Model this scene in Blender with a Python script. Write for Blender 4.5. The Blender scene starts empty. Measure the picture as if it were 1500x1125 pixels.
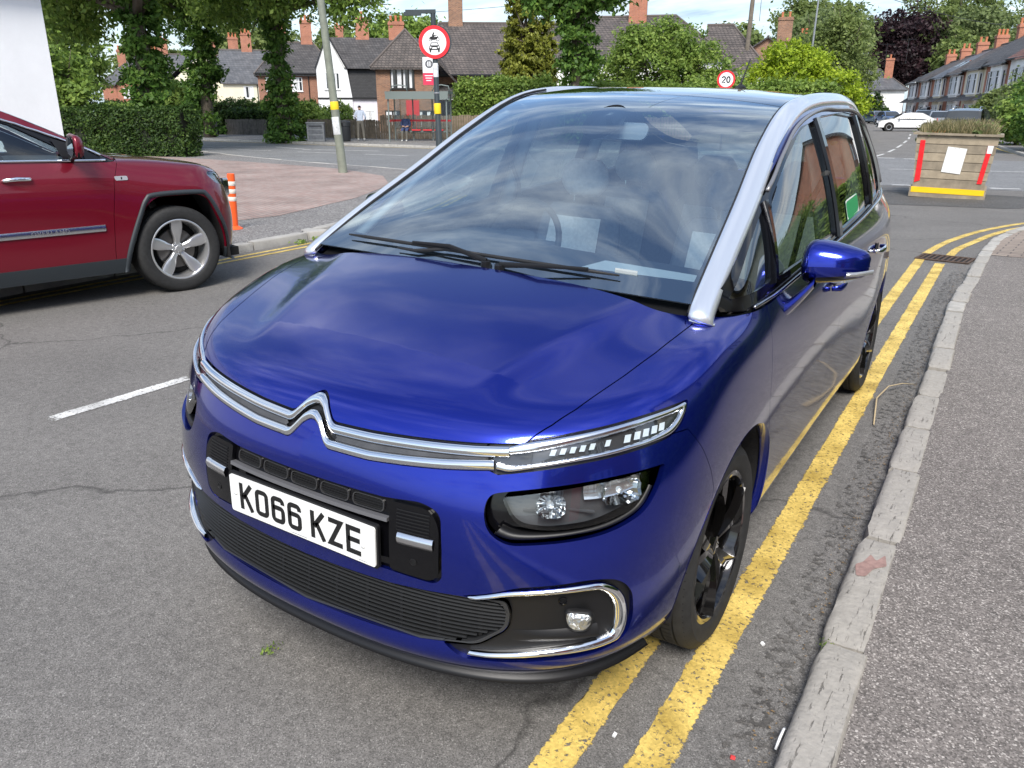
import bpy, bmesh, math, random
import numpy as np
from mathutils import Vector, Matrix
from mathutils.bvhtree import BVHTree
from math import sin, cos, pi, radians

scene = bpy.context.scene
COL = scene.collection

# ------------------------------------------------------------------ camera
YAW, PITCH, ROLL = 0.550406, 0.332335, 0.000618
CAM = Vector((1.45440, -1.29829, 1.62623)); FPX = 1165.5
F_ = Vector((-sin(YAW)*cos(PITCH), cos(YAW)*cos(PITCH), -sin(PITCH)))
R_ = Vector((cos(YAW), sin(YAW), 0)); U_ = R_.cross(F_)
R2 = cos(ROLL)*R_ + sin(ROLL)*U_; U2 = -sin(ROLL)*R_ + cos(ROLL)*U_
cd = bpy.data.cameras.new('camera'); cam = bpy.data.objects.new('camera', cd); COL.objects.link(cam)
m = Matrix.Identity(4)
for i in range(3):
    m[i][0] = R2[i]; m[i][1] = U2[i]; m[i][2] = -F_[i]; m[i][3] = CAM[i]
cam.matrix_world = m
cd.sensor_fit = 'HORIZONTAL'; cd.sensor_width = 36; cd.lens = 36*FPX/1500
cd.clip_start = 0.05; cd.clip_end = 3000
scene.camera = cam

# ------------------------------------------------------------------ sky, sun, exposure
SUN_EL, SUN_AZ = radians(48), radians(152)      # azimuth measured from +Y towards +X
world = bpy.data.worlds.new('World'); scene.world = world; world.use_nodes = True
nt = world.node_tree; nt.nodes.clear()
def wn(t, **k):
    n = nt.nodes.new(t)
    for a, b in k.items(): setattr(n, a, b)
    return n
out = wn('ShaderNodeOutputWorld'); bg = wn('ShaderNodeBackground'); bg.inputs['Strength'].default_value = 1.0
sky = wn('ShaderNodeTexSky', sky_type='NISHITA', sun_disc=False, sun_elevation=SUN_EL, sun_rotation=SUN_AZ, air_density=1.0, dust_density=1.0)
sk = wn('ShaderNodeVectorMath', operation='SCALE'); sk.inputs['Scale'].default_value = 0.145
nt.links.new(sky.outputs[0], sk.inputs[0])
geo = wn('ShaderNodeTexCoord'); sep = wn('ShaderNodeSeparateXYZ'); nt.links.new(geo.outputs['Generated'], sep.inputs[0])
# clouds: project direction onto a high flat layer
zc = wn('ShaderNodeMath', operation='MAXIMUM'); nt.links.new(sep.outputs[2], zc.inputs[0]); zc.inputs[1].default_value = 0.0
za = wn('ShaderNodeMath', operation='ADD'); nt.links.new(zc.outputs[0], za.inputs[0]); za.inputs[1].default_value = 0.30
dx = wn('ShaderNodeMath', operation='DIVIDE'); nt.links.new(sep.outputs[0], dx.inputs[0]); nt.links.new(za.outputs[0], dx.inputs[1])
dy = wn('ShaderNodeMath', operation='DIVIDE'); nt.links.new(sep.outputs[1], dy.inputs[0]); nt.links.new(za.outputs[0], dy.inputs[1])
cb = wn('ShaderNodeCombineXYZ'); nt.links.new(dx.outputs[0], cb.inputs[0]); nt.links.new(dy.outputs[0], cb.inputs[1])
mp = wn('ShaderNodeMapping'); mp.inputs['Scale'].default_value = (0.55, 1.35, 1); mp.inputs['Rotation'].default_value = (0, 0, radians(-28)); mp.inputs['Location'].default_value = (5.3, 2.9, 0)
nt.links.new(cb.outputs[0], mp.inputs['Vector'])
nz = wn('ShaderNodeTexNoise'); nz.inputs['Scale'].default_value = 3.0; nz.inputs['Detail'].default_value = 9; nz.inputs['Roughness'].default_value = 0.56; nz.inputs['Distortion'].default_value = 0.35
nt.links.new(mp.outputs[0], nz.inputs['Vector'])
cr = wn('ShaderNodeValToRGB'); e = cr.color_ramp.elements
e[0].position = 0.42; e[0].color = (0, 0, 0, 1); e[1].position = 0.66; e[1].color = (1, 1, 1, 1)
nt.links.new(nz.outputs['Fac'], cr.inputs[0])
nz2 = wn('ShaderNodeTexNoise'); nz2.inputs['Scale'].default_value = 7.0; nz2.inputs['Detail'].default_value = 7; nz2.inputs['Roughness'].default_value = 0.6
nt.links.new(mp.outputs[0], nz2.inputs['Vector'])
cc = wn('ShaderNodeValToRGB'); e = cc.color_ramp.elements
e[0].position = 0.36; e[0].color = (0.27, 0.37, 0.55, 1); e[1].position = 0.60; e[1].color = (0.88, 0.92, 0.95, 1)
nt.links.new(nz2.outputs['Fac'], cc.inputs[0])
# pale haze of the sky towards the horizon
hz = wn('ShaderNodeMapRange'); hz.inputs[1].default_value = 0.0; hz.inputs[2].default_value = 0.28; hz.inputs[3].default_value = 0.85; hz.inputs[4].default_value = 0.0
nt.links.new(sep.outputs[2], hz.inputs[0])
hm = wn('ShaderNodeMix', data_type='RGBA'); nt.links.new(hz.outputs[0], hm.inputs[0]); nt.links.new(cc.outputs[0], hm.inputs[6]); hm.inputs[7].default_value = (0.43, 0.55, 0.63, 1)
hf = wn('ShaderNodeMath', operation='MAXIMUM'); nt.links.new(cr.outputs[0], hf.inputs[0]); nt.links.new(hz.outputs[0], hf.inputs[1])
mx = wn('ShaderNodeMix', data_type='RGBA'); nt.links.new(hf.outputs[0], mx.inputs[0]); nt.links.new(sk.outputs[0], mx.inputs[6]); nt.links.new(hm.outputs[2], mx.inputs[7])
nt.links.new(mx.outputs[2], bg.inputs[0]); nt.links.new(bg.outputs[0], out.inputs[0])

sl = bpy.data.lights.new('sun', 'SUN'); sun = bpy.data.objects.new('sun', sl); COL.objects.link(sun)
sl.energy = 3.1; sl.angle = radians(25); sl.color = (1.0, 0.96, 0.9)
sd = Vector((sin(SUN_AZ)*cos(SUN_EL), cos(SUN_AZ)*cos(SUN_EL), sin(SUN_EL)))
sun.rotation_euler = sd.to_track_quat('Z', 'Y').to_euler()
scene.view_settings.view_transform = 'Standard'; scene.view_settings.look = 'None'
scene.view_settings.exposure = 0.68; scene.view_settings.gamma = 1.0
scene.render.resolution_x = 1024; scene.render.resolution_y = 768
# ------------------------------------------------------------------ materials
MATS = {}
def mat(name, color, rough=0.6, metal=0.0, noise=None, bump=None, coat=0.0, spec=0.5, emit=None, coatr=0.03, alpha=None):
    """Principled material. noise=(scale, amount[, detail]) varies the colour, bump=(scale, strength)."""
    if name in MATS: return MATS[name]
    m = bpy.data.materials.new(name); m.use_nodes = True; t = m.node_tree; b = t.nodes['Principled BSDF']
    c = tuple(color)+(1,)
    b.inputs['Base Color'].default_value = c; b.inputs['Roughness'].default_value = rough; b.inputs['Metallic'].default_value = metal
    b.inputs['Coat Weight'].default_value = coat; b.inputs['Coat Roughness'].default_value = coatr; b.inputs['Specular IOR Level'].default_value = spec
    if emit: b.inputs['Emission Color'].default_value = tuple(emit[:3])+(1,); b.inputs['Emission Strength'].default_value = emit[3]
    if noise or bump:
        tc = t.nodes.new('ShaderNodeTexCoord')
    if noise:
        n = t.nodes.new('ShaderNodeTexNoise'); n.inputs['Scale'].default_value = noise[0]; n.inputs['Detail'].default_value = noise[2] if len(noise) > 2 else 6; n.inputs['Roughness'].default_value = 0.65
        t.links.new(tc.outputs['Object'], n.inputs['Vector'])
        r = t.nodes.new('ShaderNodeValToRGB'); a = noise[1]; e = r.color_ramp.elements
        e[0].position = 0.3; e[1].position = 0.7
        e[0].color = tuple(max(0, x*(1-a)) for x in color)+(1,); e[1].color = tuple(min(1, x*(1+a)) for x in color)+(1,)
        t.links.new(n.outputs['Fac'], r.inputs[0]); t.links.new(r.outputs[0], b.inputs['Base Color'])
    if bump:
        n2 = t.nodes.new('ShaderNodeTexNoise'); n2.inputs['Scale'].default_value = bump[0]; n2.inputs['Detail'].default_value = 5
        t.links.new(tc.outputs['Object'], n2.inputs['Vector'])
        bp = t.nodes.new('ShaderNodeBump'); bp.inputs['Strength'].default_value = bump[1]; bp.inputs['Distance'].default_value = bump[2] if len(bump) > 2 else 0.01
        t.links.new(n2.outputs['Fac'], bp.inputs['Height']); t.links.new(bp.outputs[0], b.inputs['Normal'])
    MATS[name] = m
    return m
def glass(name, tint=(0.75, 0.85, 0.83), ior=1.5, rough=0.0, boost=0.0, sheen=(1, 1, 1)):
    """sheet glass: clear see-through with fresnel mirror reflection, no refraction"""
    if name in MATS: return MATS[name]
    m = bpy.data.materials.new(name); m.use_nodes = True; t = m.node_tree; t.nodes.clear()
    o = t.nodes.new('ShaderNodeOutputMaterial'); mixn = t.nodes.new('ShaderNodeMixShader')
    tr = t.nodes.new('ShaderNodeBsdfTransparent'); tr.inputs[0].default_value = tuple(tint)+(1,)
    gl = t.nodes.new('ShaderNodeBsdfGlossy'); gl.inputs['Roughness'].default_value = rough; gl.inputs['Color'].default_value = tuple(sheen)+(1,)
    fr = t.nodes.new('ShaderNodeFresnel'); fr.inputs[0].default_value = ior
    # same reflectance from both faces of the pane
    ge = t.nodes.new('ShaderNodeNewGeometry'); vm = t.nodes.new('ShaderNodeVectorMath'); vm.operation = 'DOT_PRODUCT'
    t.links.new(ge.outputs['Incoming'], vm.inputs[0]); t.links.new(ge.outputs['Normal'], vm.inputs[1])
    ab = t.nodes.new('ShaderNodeMath'); ab.operation = 'ABSOLUTE'; t.links.new(vm.outputs['Value'], ab.inputs[0])
    s1 = t.nodes.new('ShaderNodeMath'); s1.operation = 'SUBTRACT'; s1.inputs[0].default_value = 1; t.links.new(ab.outputs[0], s1.inputs[1])
    pw = t.nodes.new('ShaderNodeMath'); pw.operation = 'POWER'; t.links.new(s1.outputs[0], pw.inputs[0]); pw.inputs[1].default_value = 4.0
    ma = t.nodes.new('ShaderNodeMath'); ma.operation = 'MULTIPLY_ADD'; t.links.new(pw.outputs[0], ma.inputs[0]); ma.inputs[1].default_value = 0.85; ma.inputs[2].default_value = 0.08+boost; ma.use_clamp = True
    t.links.new(ma.outputs[0], mixn.inputs[0]); t.links.new(tr.outputs[0], mixn.inputs[1]); t.links.new(gl.outputs[0], mixn.inputs[2])
    t.links.new(mixn.outputs[0], o.inputs[0]); t.nodes.remove(fr)
    MATS[name] = m
    return m

# ------------------------------------------------------------------ objects
def tag(o, label=None, cat=None, group=None, kind=None):
    if label: o['label'] = label
    if cat: o['category'] = cat
    if group: o['group'] = group
    if kind: o['kind'] = kind
    return o
def empty(name, loc=(0, 0, 0), rz=0, label=None, cat=None, group=None):
    o = bpy.data.objects.new(name, None); COL.objects.link(o); o.location = loc; o.rotation_euler.z = rz; o.empty_display_size = .1
    return tag(o, label, cat, group)
def mesh_obj(name, V, Fc, m, parent=None, smooth=False, normals=None, mi=None, auto=None):
    me = bpy.data.meshes.new(name)
    me.from_pydata([tuple(map(float, v)) for v in V], [], [tuple(int(i) for i in f) for f in Fc])
    ms = m if isinstance(m, (list, tuple)) else [m]
    for k in ms: me.materials.append(k)
    if mi is not None: me.polygons.foreach_set('material_index', np.asarray(mi, dtype=np.int32))
    if smooth: me.polygons.foreach_set('use_smooth', np.ones(len(me.polygons), dtype=bool))
    me.update()
    if normals is not None:
        me.normals_split_custom_set_from_vertices([tuple(map(float, n)) for n in normals])
    elif auto:
        me.polygons.foreach_set('use_smooth', np.ones(len(me.polygons), dtype=bool))
        me.set_sharp_from_angle(angle=radians(auto))
    o = bpy.data.objects.new(name, me); COL.objects.link(o)
    if parent: o.parent = parent
    return o
def copy_tree(o, parent=None, label=None, group=None):
    c = o.copy(); COL.objects.link(c); c.parent = parent
    if label: c['label'] = label
    if group: c['group'] = group
    for ch in list(o.children): copy_tree(ch, c)
    return c
class MB:
    def __init__(s): s.v = []; s.f = []; s.m = []
    def add(s, V, Fc, m=0):
        n = len(s.v); s.v += [tuple(map(float, p)) for p in V]; s.f += [tuple(n+int(i) for i in f) for f in Fc]; s.m += [m]*len(Fc); return s
    def box(s, x0, x1, y0, y1, z0, z1, m=0):
        if x0 > x1: x0, x1 = x1, x0
        if y0 > y1: y0, y1 = y1, y0
        if z0 > z1: z0, z1 = z1, z0
        return s.add([(x0,y0,z0),(x1,y0,z0),(x1,y1,z0),(x0,y1,z0),(x0,y0,z1),(x1,y0,z1),(x1,y1,z1),(x0,y1,z1)],
                     [(0,3,2,1),(4,5,6,7),(0,1,5,4),(1,2,6,5),(2,3,7,6),(3,0,4,7)], m)
    def obox(s, c, sz, rot=(0, 0, 0), m=0):
        M = Matrix.Translation(c) @ (Matrix.Rotation(rot[2], 4, 'Z') @ Matrix.Rotation(rot[1], 4, 'Y') @ Matrix.Rotation(rot[0], 4, 'X'))
        a, b, d = sz[0]/2, sz[1]/2, sz[2]/2
        V = [M @ Vector(p) for p in [(-a,-b,-d),(a,-b,-d),(a,b,-d),(-a,b,-d),(-a,-b,d),(a,-b,d),(a,b,d),(-a,b,d)]]
        return s.add(V, [(0,3,2,1),(4,5,6,7),(0,1,5,4),(1,2,6,5),(2,3,7,6),(3,0,4,7)], m)
    def tube(s, pts, r, n=8, m=0, caps=True, flat=1.0, up=None):
        """tube through points; r scalar or list; flat scales the second axis"""
        P = [Vector(p) for p in pts]; k = len(P); rs = r if isinstance(r, (list, tuple)) else [r]*k
        prev = None; V = []
        for i in range(k):
            t = (P[min(i+1, k-1)]-P[max(i-1, 0)]).normalized()
            a = prev if prev is not None else (Vector(up) if up else (Vector((0, 0, 1)) if abs(t.z) < .9 else Vector((1, 0, 0))))
            a = (a-t*a.dot(t)).normalized(); prev = a; b = t.cross(a)
            V += [P[i]+rs[i]*(cos(2*pi*j/n)*a+flat*sin(2*pi*j/n)*b) for j in range(n)]
        Fc = [(i*n+j, i*n+(j+1) % n, (i+1)*n+(j+1) % n, (i+1)*n+j) for i in range(k-1) for j in range(n)]
        if caps: Fc += [tuple(range(n))[::-1], tuple((k-1)*n+j for j in range(n))]
        return s.add(V, Fc, m)
    def lathe(s, prof, n=24, axis='Z', c=(0, 0, 0), m=0, a0=0, a1=2*pi):
        """prof: (radius, height) list about the axis through c"""
        full = abs(a1-a0-2*pi) < 1e-6; kn = n if full else n+1; V = []
        for r, h in prof:
            for j in range(kn):
                a = a0+(a1-a0)*j/n; x, y = r*cos(a), r*sin(a)
                V.append({'Z': (c[0]+x, c[1]+y, c[2]+h), 'X': (c[0]+h, c[1]+x, c[2]+y), 'Y': (c[0]+y, c[1]+h, c[2]+x)}[axis])
        Fc = [(i*kn+j, i*kn+(j+1) % kn, (i+1)*kn+(j+1) % kn, (i+1)*kn+j) for i in range(len(prof)-1) for j in range(n)]
        return s.add(V, Fc, m)
    def prism(s, poly, axis, d0, d1, m=0):
        """extrude a 2D polygon (list of pairs) along an axis from d0 to d1"""
        k = len(poly)
        mk = {'X': lambda p, d: (d, p[0], p[1]), 'Y': lambda p, d: (p[0], d, p[1]), 'Z': lambda p, d: (p[0], p[1], d)}[axis]
        V = [mk(p, d0) for p in poly]+[mk(p, d1) for p in poly]
        return s.add(V, [tuple(range(k))[::-1], tuple(range(k, 2*k))]+[(i, (i+1) % k, k+(i+1) % k, k+i) for i in range(k)], m)
    def grid(s, G, m=0, closed=False):
        """G: rows of points"""
        r, c = len(G), len(G[0]); V = [p for row in G for p in row]
        Fc = [(i*c+j, i*c+j+1, (i+1)*c+j+1, (i+1)*c+j) for i in range(r-1) for j in range(c-1)]
        return s.add(V, Fc, m)
    def build(s, name, m, parent=None, auto=None, smooth=False, fix=True):
        o = mesh_obj(name, s.v, s.f, m, parent, smooth=smooth, mi=s.m, auto=None)
        if fix:
            bm = bmesh.new(); bm.from_mesh(o.data); bmesh.ops.recalc_face_normals(bm, faces=bm.faces); bm.to_mesh(o.data); bm.free()
        if auto:
            o.data.polygons.foreach_set('use_smooth', np.ones(len(o.data.polygons), dtype=bool)); o.data.set_sharp_from_angle(angle=radians(auto))
        return o
def lerp(a, b, t): return a+(b-a)*t
def resample(pts, n, closed=False):
    P = np.asarray(pts, float)
    if closed: P = np.vstack([P, P[:1]])
    d = np.r_[0, np.cumsum(np.linalg.norm(np.diff(P, axis=0), axis=1))]
    t = np.linspace(0, d[-1], n+1 if closed else n)
    Q = np.stack([np.interp(t, d, P[:, k]) for k in range(P.shape[1])], 1)
    return Q[:-1] if closed else Q
def catmull(pts, n, closed=False):
    """smooth curve through points (centripetal-ish), n samples per segment"""
    P = [np.asarray(p, float) for p in pts]; k = len(P); out = []
    segs = k if closed else k-1
    for i in range(segs):
        p1, p2 = P[i], P[(i+1) % k]
        p0 = P[i-1] if (closed or i > 0) else 2*p1-p2
        p3 = P[(i+2) % k] if (closed or i+2 < k) else 2*p2-p1
        for j in range(n):
            t = j/n
            out.append(0.5*(2*p1+(p2-p0)*t+(2*p0-5*p1+4*p2-p3)*t*t+(3*p1-p0-3*p2+p3)*t**3))
    if not closed: out.append(P[-1])
    return np.array(out)
def rounded(poly, r, n=5):
    """round the corners of a 2D polygon; r scalar or list"""
    P = [np.asarray(p, float) for p in poly]; k = len(P); out = []
    rs = r if isinstance(r, (list, tuple)) else [r]*k
    for i in range(k):
        a, b, c = P[i-1], P[i], P[(i+1) % k]
        u = (a-b); v = (c-b); lu, lv = np.linalg.norm(u), np.linalg.norm(v); q = min(rs[i], lu*.48, lv*.48)
        if q < 1e-4: out.append(b); continue
        p, s_ = b+u/lu*q, b+v/lv*q
        for j in range(n+1):
            t = j/n; out.append((1-t)**2*p+2*t*(1-t)*b+t*t*s_)
    return np.array(out)
def sdf_poly(pts, poly):
    """signed distance (inside positive) from points (n,2) to a closed polygon"""
    pts = np.asarray(pts, float); P = np.asarray(poly, float); Q = np.roll(P, -1, axis=0)
    best = np.full(len(pts), 1e9); inside = np.zeros(len(pts), bool)
    for a, b in zip(P, Q):
        ab = b-a; ap = pts-a; t = np.clip((ap@ab)/max(ab@ab, 1e-12), 0, 1)
        d = np.linalg.norm(ap-t[:, None]*ab, axis=1); best = np.minimum(best, d)
        c = (a[1] > pts[:, 1]) != (b[1] > pts[:, 1])
        with np.errstate(divide='ignore', invalid='ignore'):
            xi = (b[0]-a[0])*(pts[:, 1]-a[1])/(b[1]-a[1]+1e-30)+a[0]
        inside ^= c & (pts[:, 0] < xi)
    return np.where(inside, best, -best)
class Surf:
    """polygon soup with vertex normals that can be clipped by a scalar field"""
    def __init__(s, V, N, F): s.V, s.N, s.F = np.asarray(V, float), np.asarray(N, float), F
    def clip(s, phi):
        """keep where phi > 0"""
        phi = np.where(np.abs(phi) < 1e-7, 1e-7, phi); pos = phi > 0
        F = s.F; keep = []; newv = []; newn = []; cache = {}; base = len(s.V)
        for f in F:
            k = [pos[i] for i in f]
            if all(k): keep.append(f); continue
            if not any(k): continue
            o = []
            L = len(f)
            for a in range(L):
                i, j = f[a], f[(a+1) % L]
                if pos[i]: o.append(i)
                if pos[i] != pos[j]:
                    key = (i, j) if i < j else (j, i)
                    if key not in cache:
                        i0, j0 = key; t = phi[i0]/(phi[i0]-phi[j0])
                        newv.append(s.V[i0]*(1-t)+s.V[j0]*t); q = s.N[i0]*(1-t)+s.N[j0]*t; newn.append(q/np.linalg.norm(q))
                        cache[key] = base+len(newv)-1
                    o.append(cache[key])
            if len(o) >= 3: keep.append(tuple(o))
        V = np.vstack([s.V, np.array(newv)]) if newv else s.V; N = np.vstack([s.N, np.array(newn)]) if newn else s.N
        return Surf(V, N, keep).compact()
    def compact(s):
        if not s.F: return Surf(np.zeros((0, 3)), np.zeros((0, 3)), [])
        used = np.unique(np.concatenate([np.array(f) for f in s.F])); mp_ = np.full(len(s.V), -1); mp_[used] = np.arange(len(used))
        return Surf(s.V[used], s.N[used], [tuple(mp_[i] for i in f) for f in s.F])
    def shift(s, d): return Surf(s.V+s.N*d, s.N, s.F)
    def obj(s, name, m, parent=None, flange=0.0):
        V, N, F = s.V, s.N, list(s.F)
        if flange:
            E = {}
            for f in F:
                for a in range(len(f)):
                    i, j = f[a], f[(a+1) % len(f)]
                    E[(i, j)] = E.get((i, j), 0)+1
            bd = [(i, j) for (i, j) in E if (j, i) not in E]
            idx = sorted({i for e_ in bd for i in e_}); mp_ = {v: k for k, v in enumerate(idx)}; n0 = len(V); k = len(idx)
            A = V[idx]; B = A-N[idx]*flange
            # wall normals
            V = np.vstack([V, A, B]); 
            WN = np.zeros((k, 3))
            for i, j in bd:
                t = s.V[j]-s.V[i]; w = np.cross(t, N[i]); WN[mp_[i]] += w; WN[mp_[j]] += w
            WN /= (np.linalg.norm(WN, axis=1)[:, None]+1e-12)
            N = np.vstack([N, WN, WN])
            F += [(n0+mp_[j], n0+mp_[i], n0+k+mp_[i], n0+k+mp_[j]) for i, j in bd]
        return mesh_obj(name, V, F, m, parent, smooth=True, normals=N)
# ================================================================== GROUND
def asphalt(name, lo, hi, speck=(.30, .29, .27), sc=150, patch=.25, crack=0.0, wet=.85, amt=.14):
    m = bpy.data.materials.new(name); m.use_nodes = True; t = m.node_tree; b = t.nodes['Principled BSDF']; L = t.links.new
    tc = t.nodes.new('ShaderNodeTexCoord')
    def N(k, **kw):
        n = t.nodes.new(k)
        for a, v in kw.items(): setattr(n, a, v)
        return n
    v = N('ShaderNodeTexVoronoi'); v.inputs['Scale'].default_value = sc; L(tc.outputs['Object'], v.inputs['Vector'])
    hs = N('ShaderNodeSeparateColor'); L(v.outputs['Color'], hs.inputs[0])
    r = N('ShaderNodeValToRGB'); e = r.color_ramp.elements; e[0].position = 0; e[0].color = tuple(x*.62 for x in lo)+(1,); e[1].position = 1; e[1].color = tuple(speck)+(1,)
    e1 = e.new(.35); e1.color = tuple(lo)+(1,); e2 = e.new(1-amt); e2.color = tuple(hi)+(1,)
    L(hs.outputs[0], r.inputs[0])
    n1 = N('ShaderNodeTexNoise'); n1.inputs['Scale'].default_value = .7; n1.inputs['Detail'].default_value = 8; n1.inputs['Roughness'].default_value = .65; L(tc.outputs['Object'], n1.inputs['Vector'])
    mr = N('ShaderNodeMapRange'); mr.inputs[1].default_value = .3; mr.inputs[2].default_value = .7; mr.inputs[3].default_value = 1-patch; mr.inputs[4].default_value = 1+patch; L(n1.outputs['Fac'], mr.inputs[0])
    n3 = N('ShaderNodeTexNoise'); n3.inputs['Scale'].default_value = 24; n3.inputs['Detail'].default_value = 6; n3.inputs['Roughness'].default_value = .7; L(tc.outputs['Object'], n3.inputs['Vector'])
    mr3 = N('ShaderNodeMapRange'); mr3.inputs[1].default_value = .3; mr3.inputs[2].default_value = .7; mr3.inputs[3].default_value = .78; mr3.inputs[4].default_value = 1.22; L(n3.outputs['Fac'], mr3.inputs[0])
    mu = N('ShaderNodeMath', operation='MULTIPLY'); L(mr.outputs[0], mu.inputs[0]); L(mr3.outputs[0], mu.inputs[1])
    sc_ = N('ShaderNodeVectorMath', operation='SCALE'); L(r.outputs[0], sc_.inputs[0]); L(mu.outputs[0], sc_.inputs['Scale'])
    last = sc_.outputs[0]
    if crack:
        wob = N('ShaderNodeTexNoise'); wob.inputs['Scale'].default_value = 2.2; wob.inputs['Detail'].default_value = 6; L(tc.outputs['Object'], wob.inputs['Vector'])
        mxv = N('ShaderNodeMix', data_type='VECTOR'); mxv.inputs[0].default_value = .28; L(tc.outputs['Object'], mxv.inputs[4]); L(wob.outputs['Color'], mxv.inputs[5])
        vc = N('ShaderNodeTexVoronoi', feature='DISTANCE_TO_EDGE'); vc.inputs['Scale'].default_value = .42; L(mxv.outputs[1], vc.inputs['Vector'])
        cr_ = N('ShaderNodeMapRange'); cr_.inputs[1].default_value = 0; cr_.inputs[2].default_value = .0045; cr_.inputs[3].default_value = 1-crack; cr_.inputs[4].default_value = 1; L(vc.outputs['Distance'], cr_.inputs[0])
        s2 = N('ShaderNodeVectorMath', operation='SCALE'); L(last, s2.inputs[0]); L(cr_.outputs[0], s2.inputs['Scale']); last = s2.outputs[0]
    L(last, b.inputs['Base Color']); b.inputs['Roughness'].default_value = wet; b.inputs['Specular IOR Level'].default_value = .35
    bp = N('ShaderNodeBump'); bp.inputs['Strength'].default_value = .75; bp.inputs['Distance'].default_value = .004; L(hs.outputs[1], bp.inputs['Height'])
    bp2 = N('ShaderNodeBump'); bp2.inputs['Strength'].default_value = .3; bp2.inputs['Distance'].default_value = .01; L(n3.outputs['Fac'], bp2.inputs['Height']); L(bp.outputs[0], bp2.inputs['Normal']); L(bp2.outputs[0], b.inputs['Normal'])
    MATS[name] = m; return m
M_ROAD = asphalt('worn grey asphalt', (.148, .140, .130), (.215, .203, .189), (.32, .305, .285), 300, .15, .5, amt=.08)
M_MAIN = asphalt('main road asphalt', (.165, .165, .165), (.215, .215, .213), (.27, .27, .27), 60, .12, .3)
M_PAVE = asphalt('gritty footway asphalt', (.155, .138, .126), (.255, .228, .208), (.50, .46, .42), 210, .10, 0.0, amt=.14)
M_PAVE2 = asphalt('grey footway asphalt', (.16, .15, .145), (.24, .23, .22), (.36, .35, .33), 60, .12, .2)
def paint_mat(name, col, wear=.5, sc=42, col2=None):
    """road paint worn through to the asphalt"""
    m = bpy.data.materials.new(name); m.use_nodes = True; t = m.node_tree; b = t.nodes['Principled BSDF']; L = t.links.new; o = t.nodes['Material Output']
    tc = t.nodes.new('ShaderNodeTexCoord'); n = t.nodes.new('ShaderNodeTexNoise'); n.inputs['Scale'].default_value = sc; n.inputs['Detail'].default_value = 9; n.inputs['Roughness'].default_value = .72; L(tc.outputs['Object'], n.inputs['Vector'])
    n2 = t.nodes.new('ShaderNodeTexNoise'); n2.inputs['Scale'].default_value = 5; n2.inputs['Detail'].default_value = 5; L(tc.outputs['Object'], n2.inputs['Vector'])
    r = t.nodes.new('ShaderNodeValToRGB'); e = r.color_ramp.elements; e[0].position = .3; e[0].color = tuple(x*.62 for x in col)+(1,); e[1].position = .62; e[1].color = tuple(col2 or col)+(1,); L(n2.outputs['Fac'], r.inputs[0])
    v = t.nodes.new('ShaderNodeTexVoronoi'); v.inputs['Scale'].default_value = 130; L(tc.outputs['Object'], v.inputs['Vector'])
    sp = t.nodes.new('ShaderNodeSeparateColor'); L(v.outputs['Color'], sp.inputs[0]); mr = t.nodes.new('ShaderNodeMapRange'); mr.inputs[3].default_value = .80; mr.inputs[4].default_value = 1.12; L(sp.outputs[0], mr.inputs[0])
    s = t.nodes.new('ShaderNodeVectorMath'); s.operation = 'SCALE'; L(r.outputs[0], s.inputs[0]); L(mr.outputs[0], s.inputs['Scale']); L(s.outputs[0], b.inputs['Base Color']); b.inputs['Roughness'].default_value = .7
    bp = t.nodes.new('ShaderNodeBump'); bp.inputs['Strength'].default_value = .6; bp.inputs['Distance'].default_value = .003; L(sp.outputs[1], bp.inputs['Height']); L(bp.outputs[0], b.inputs['Normal'])
    # edge wear comes from the width coordinate stored in the uv map
    uv = t.nodes.new('ShaderNodeUVMap'); uv.uv_map = 'w'; su = t.nodes.new('ShaderNodeSeparateXYZ'); L(uv.outputs[0], su.inputs[0])
    a1 = t.nodes.new('ShaderNodeMath'); a1.operation = 'MULTIPLY'; L(su.outputs[0], a1.inputs[0]); a1.inputs[1].default_value = 1.0
    ad = t.nodes.new('ShaderNodeMath'); ad.operation = 'ADD'; L(n.outputs['Fac'], ad.inputs[0]); L(a1.outputs[0], ad.inputs[1])
    th_ = t.nodes.new('ShaderNodeMapRange'); th_.inputs[1].default_value = wear; th_.inputs[2].default_value = wear+.03; L(ad.outputs[0], th_.inputs[0])
    mx_ = t.nodes.new('ShaderNodeMixShader'); tr = t.nodes.new('ShaderNodeBsdfTransparent'); L(th_.outputs[0], mx_.inputs[0]); L(tr.outputs[0], mx_.inputs[1]); L(b.outputs[0], mx_.inputs[2]); L(mx_.outputs[0], o.inputs[0])
    MATS[name] = m; return m
M_YEL = paint_mat('worn yellow paint', (.66, .45, .09), .405, 60, (.76, .55, .15))
M_WHT = paint_mat('worn white paint', (.60, .59, .56), .40, 60, (.70, .69, .66))
def sheet(name, poly, z, m, kind='structure'):
    bm = bmesh.new(); vs = [bm.verts.new((x, y, z)) for x, y in poly]; f = bm.faces.new(vs); f.normal_update()
    if f.normal.z < 0: f.normal_flip()
    bmesh.ops.triangulate(bm, faces=[f]); me = bpy.data.meshes.new(name); bm.to_mesh(me); bm.free(); me.materials.append(m)
    o = bpy.data.objects.new(name, me); COL.objects.link(o)
    if kind: o['kind'] = kind
    return o
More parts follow.
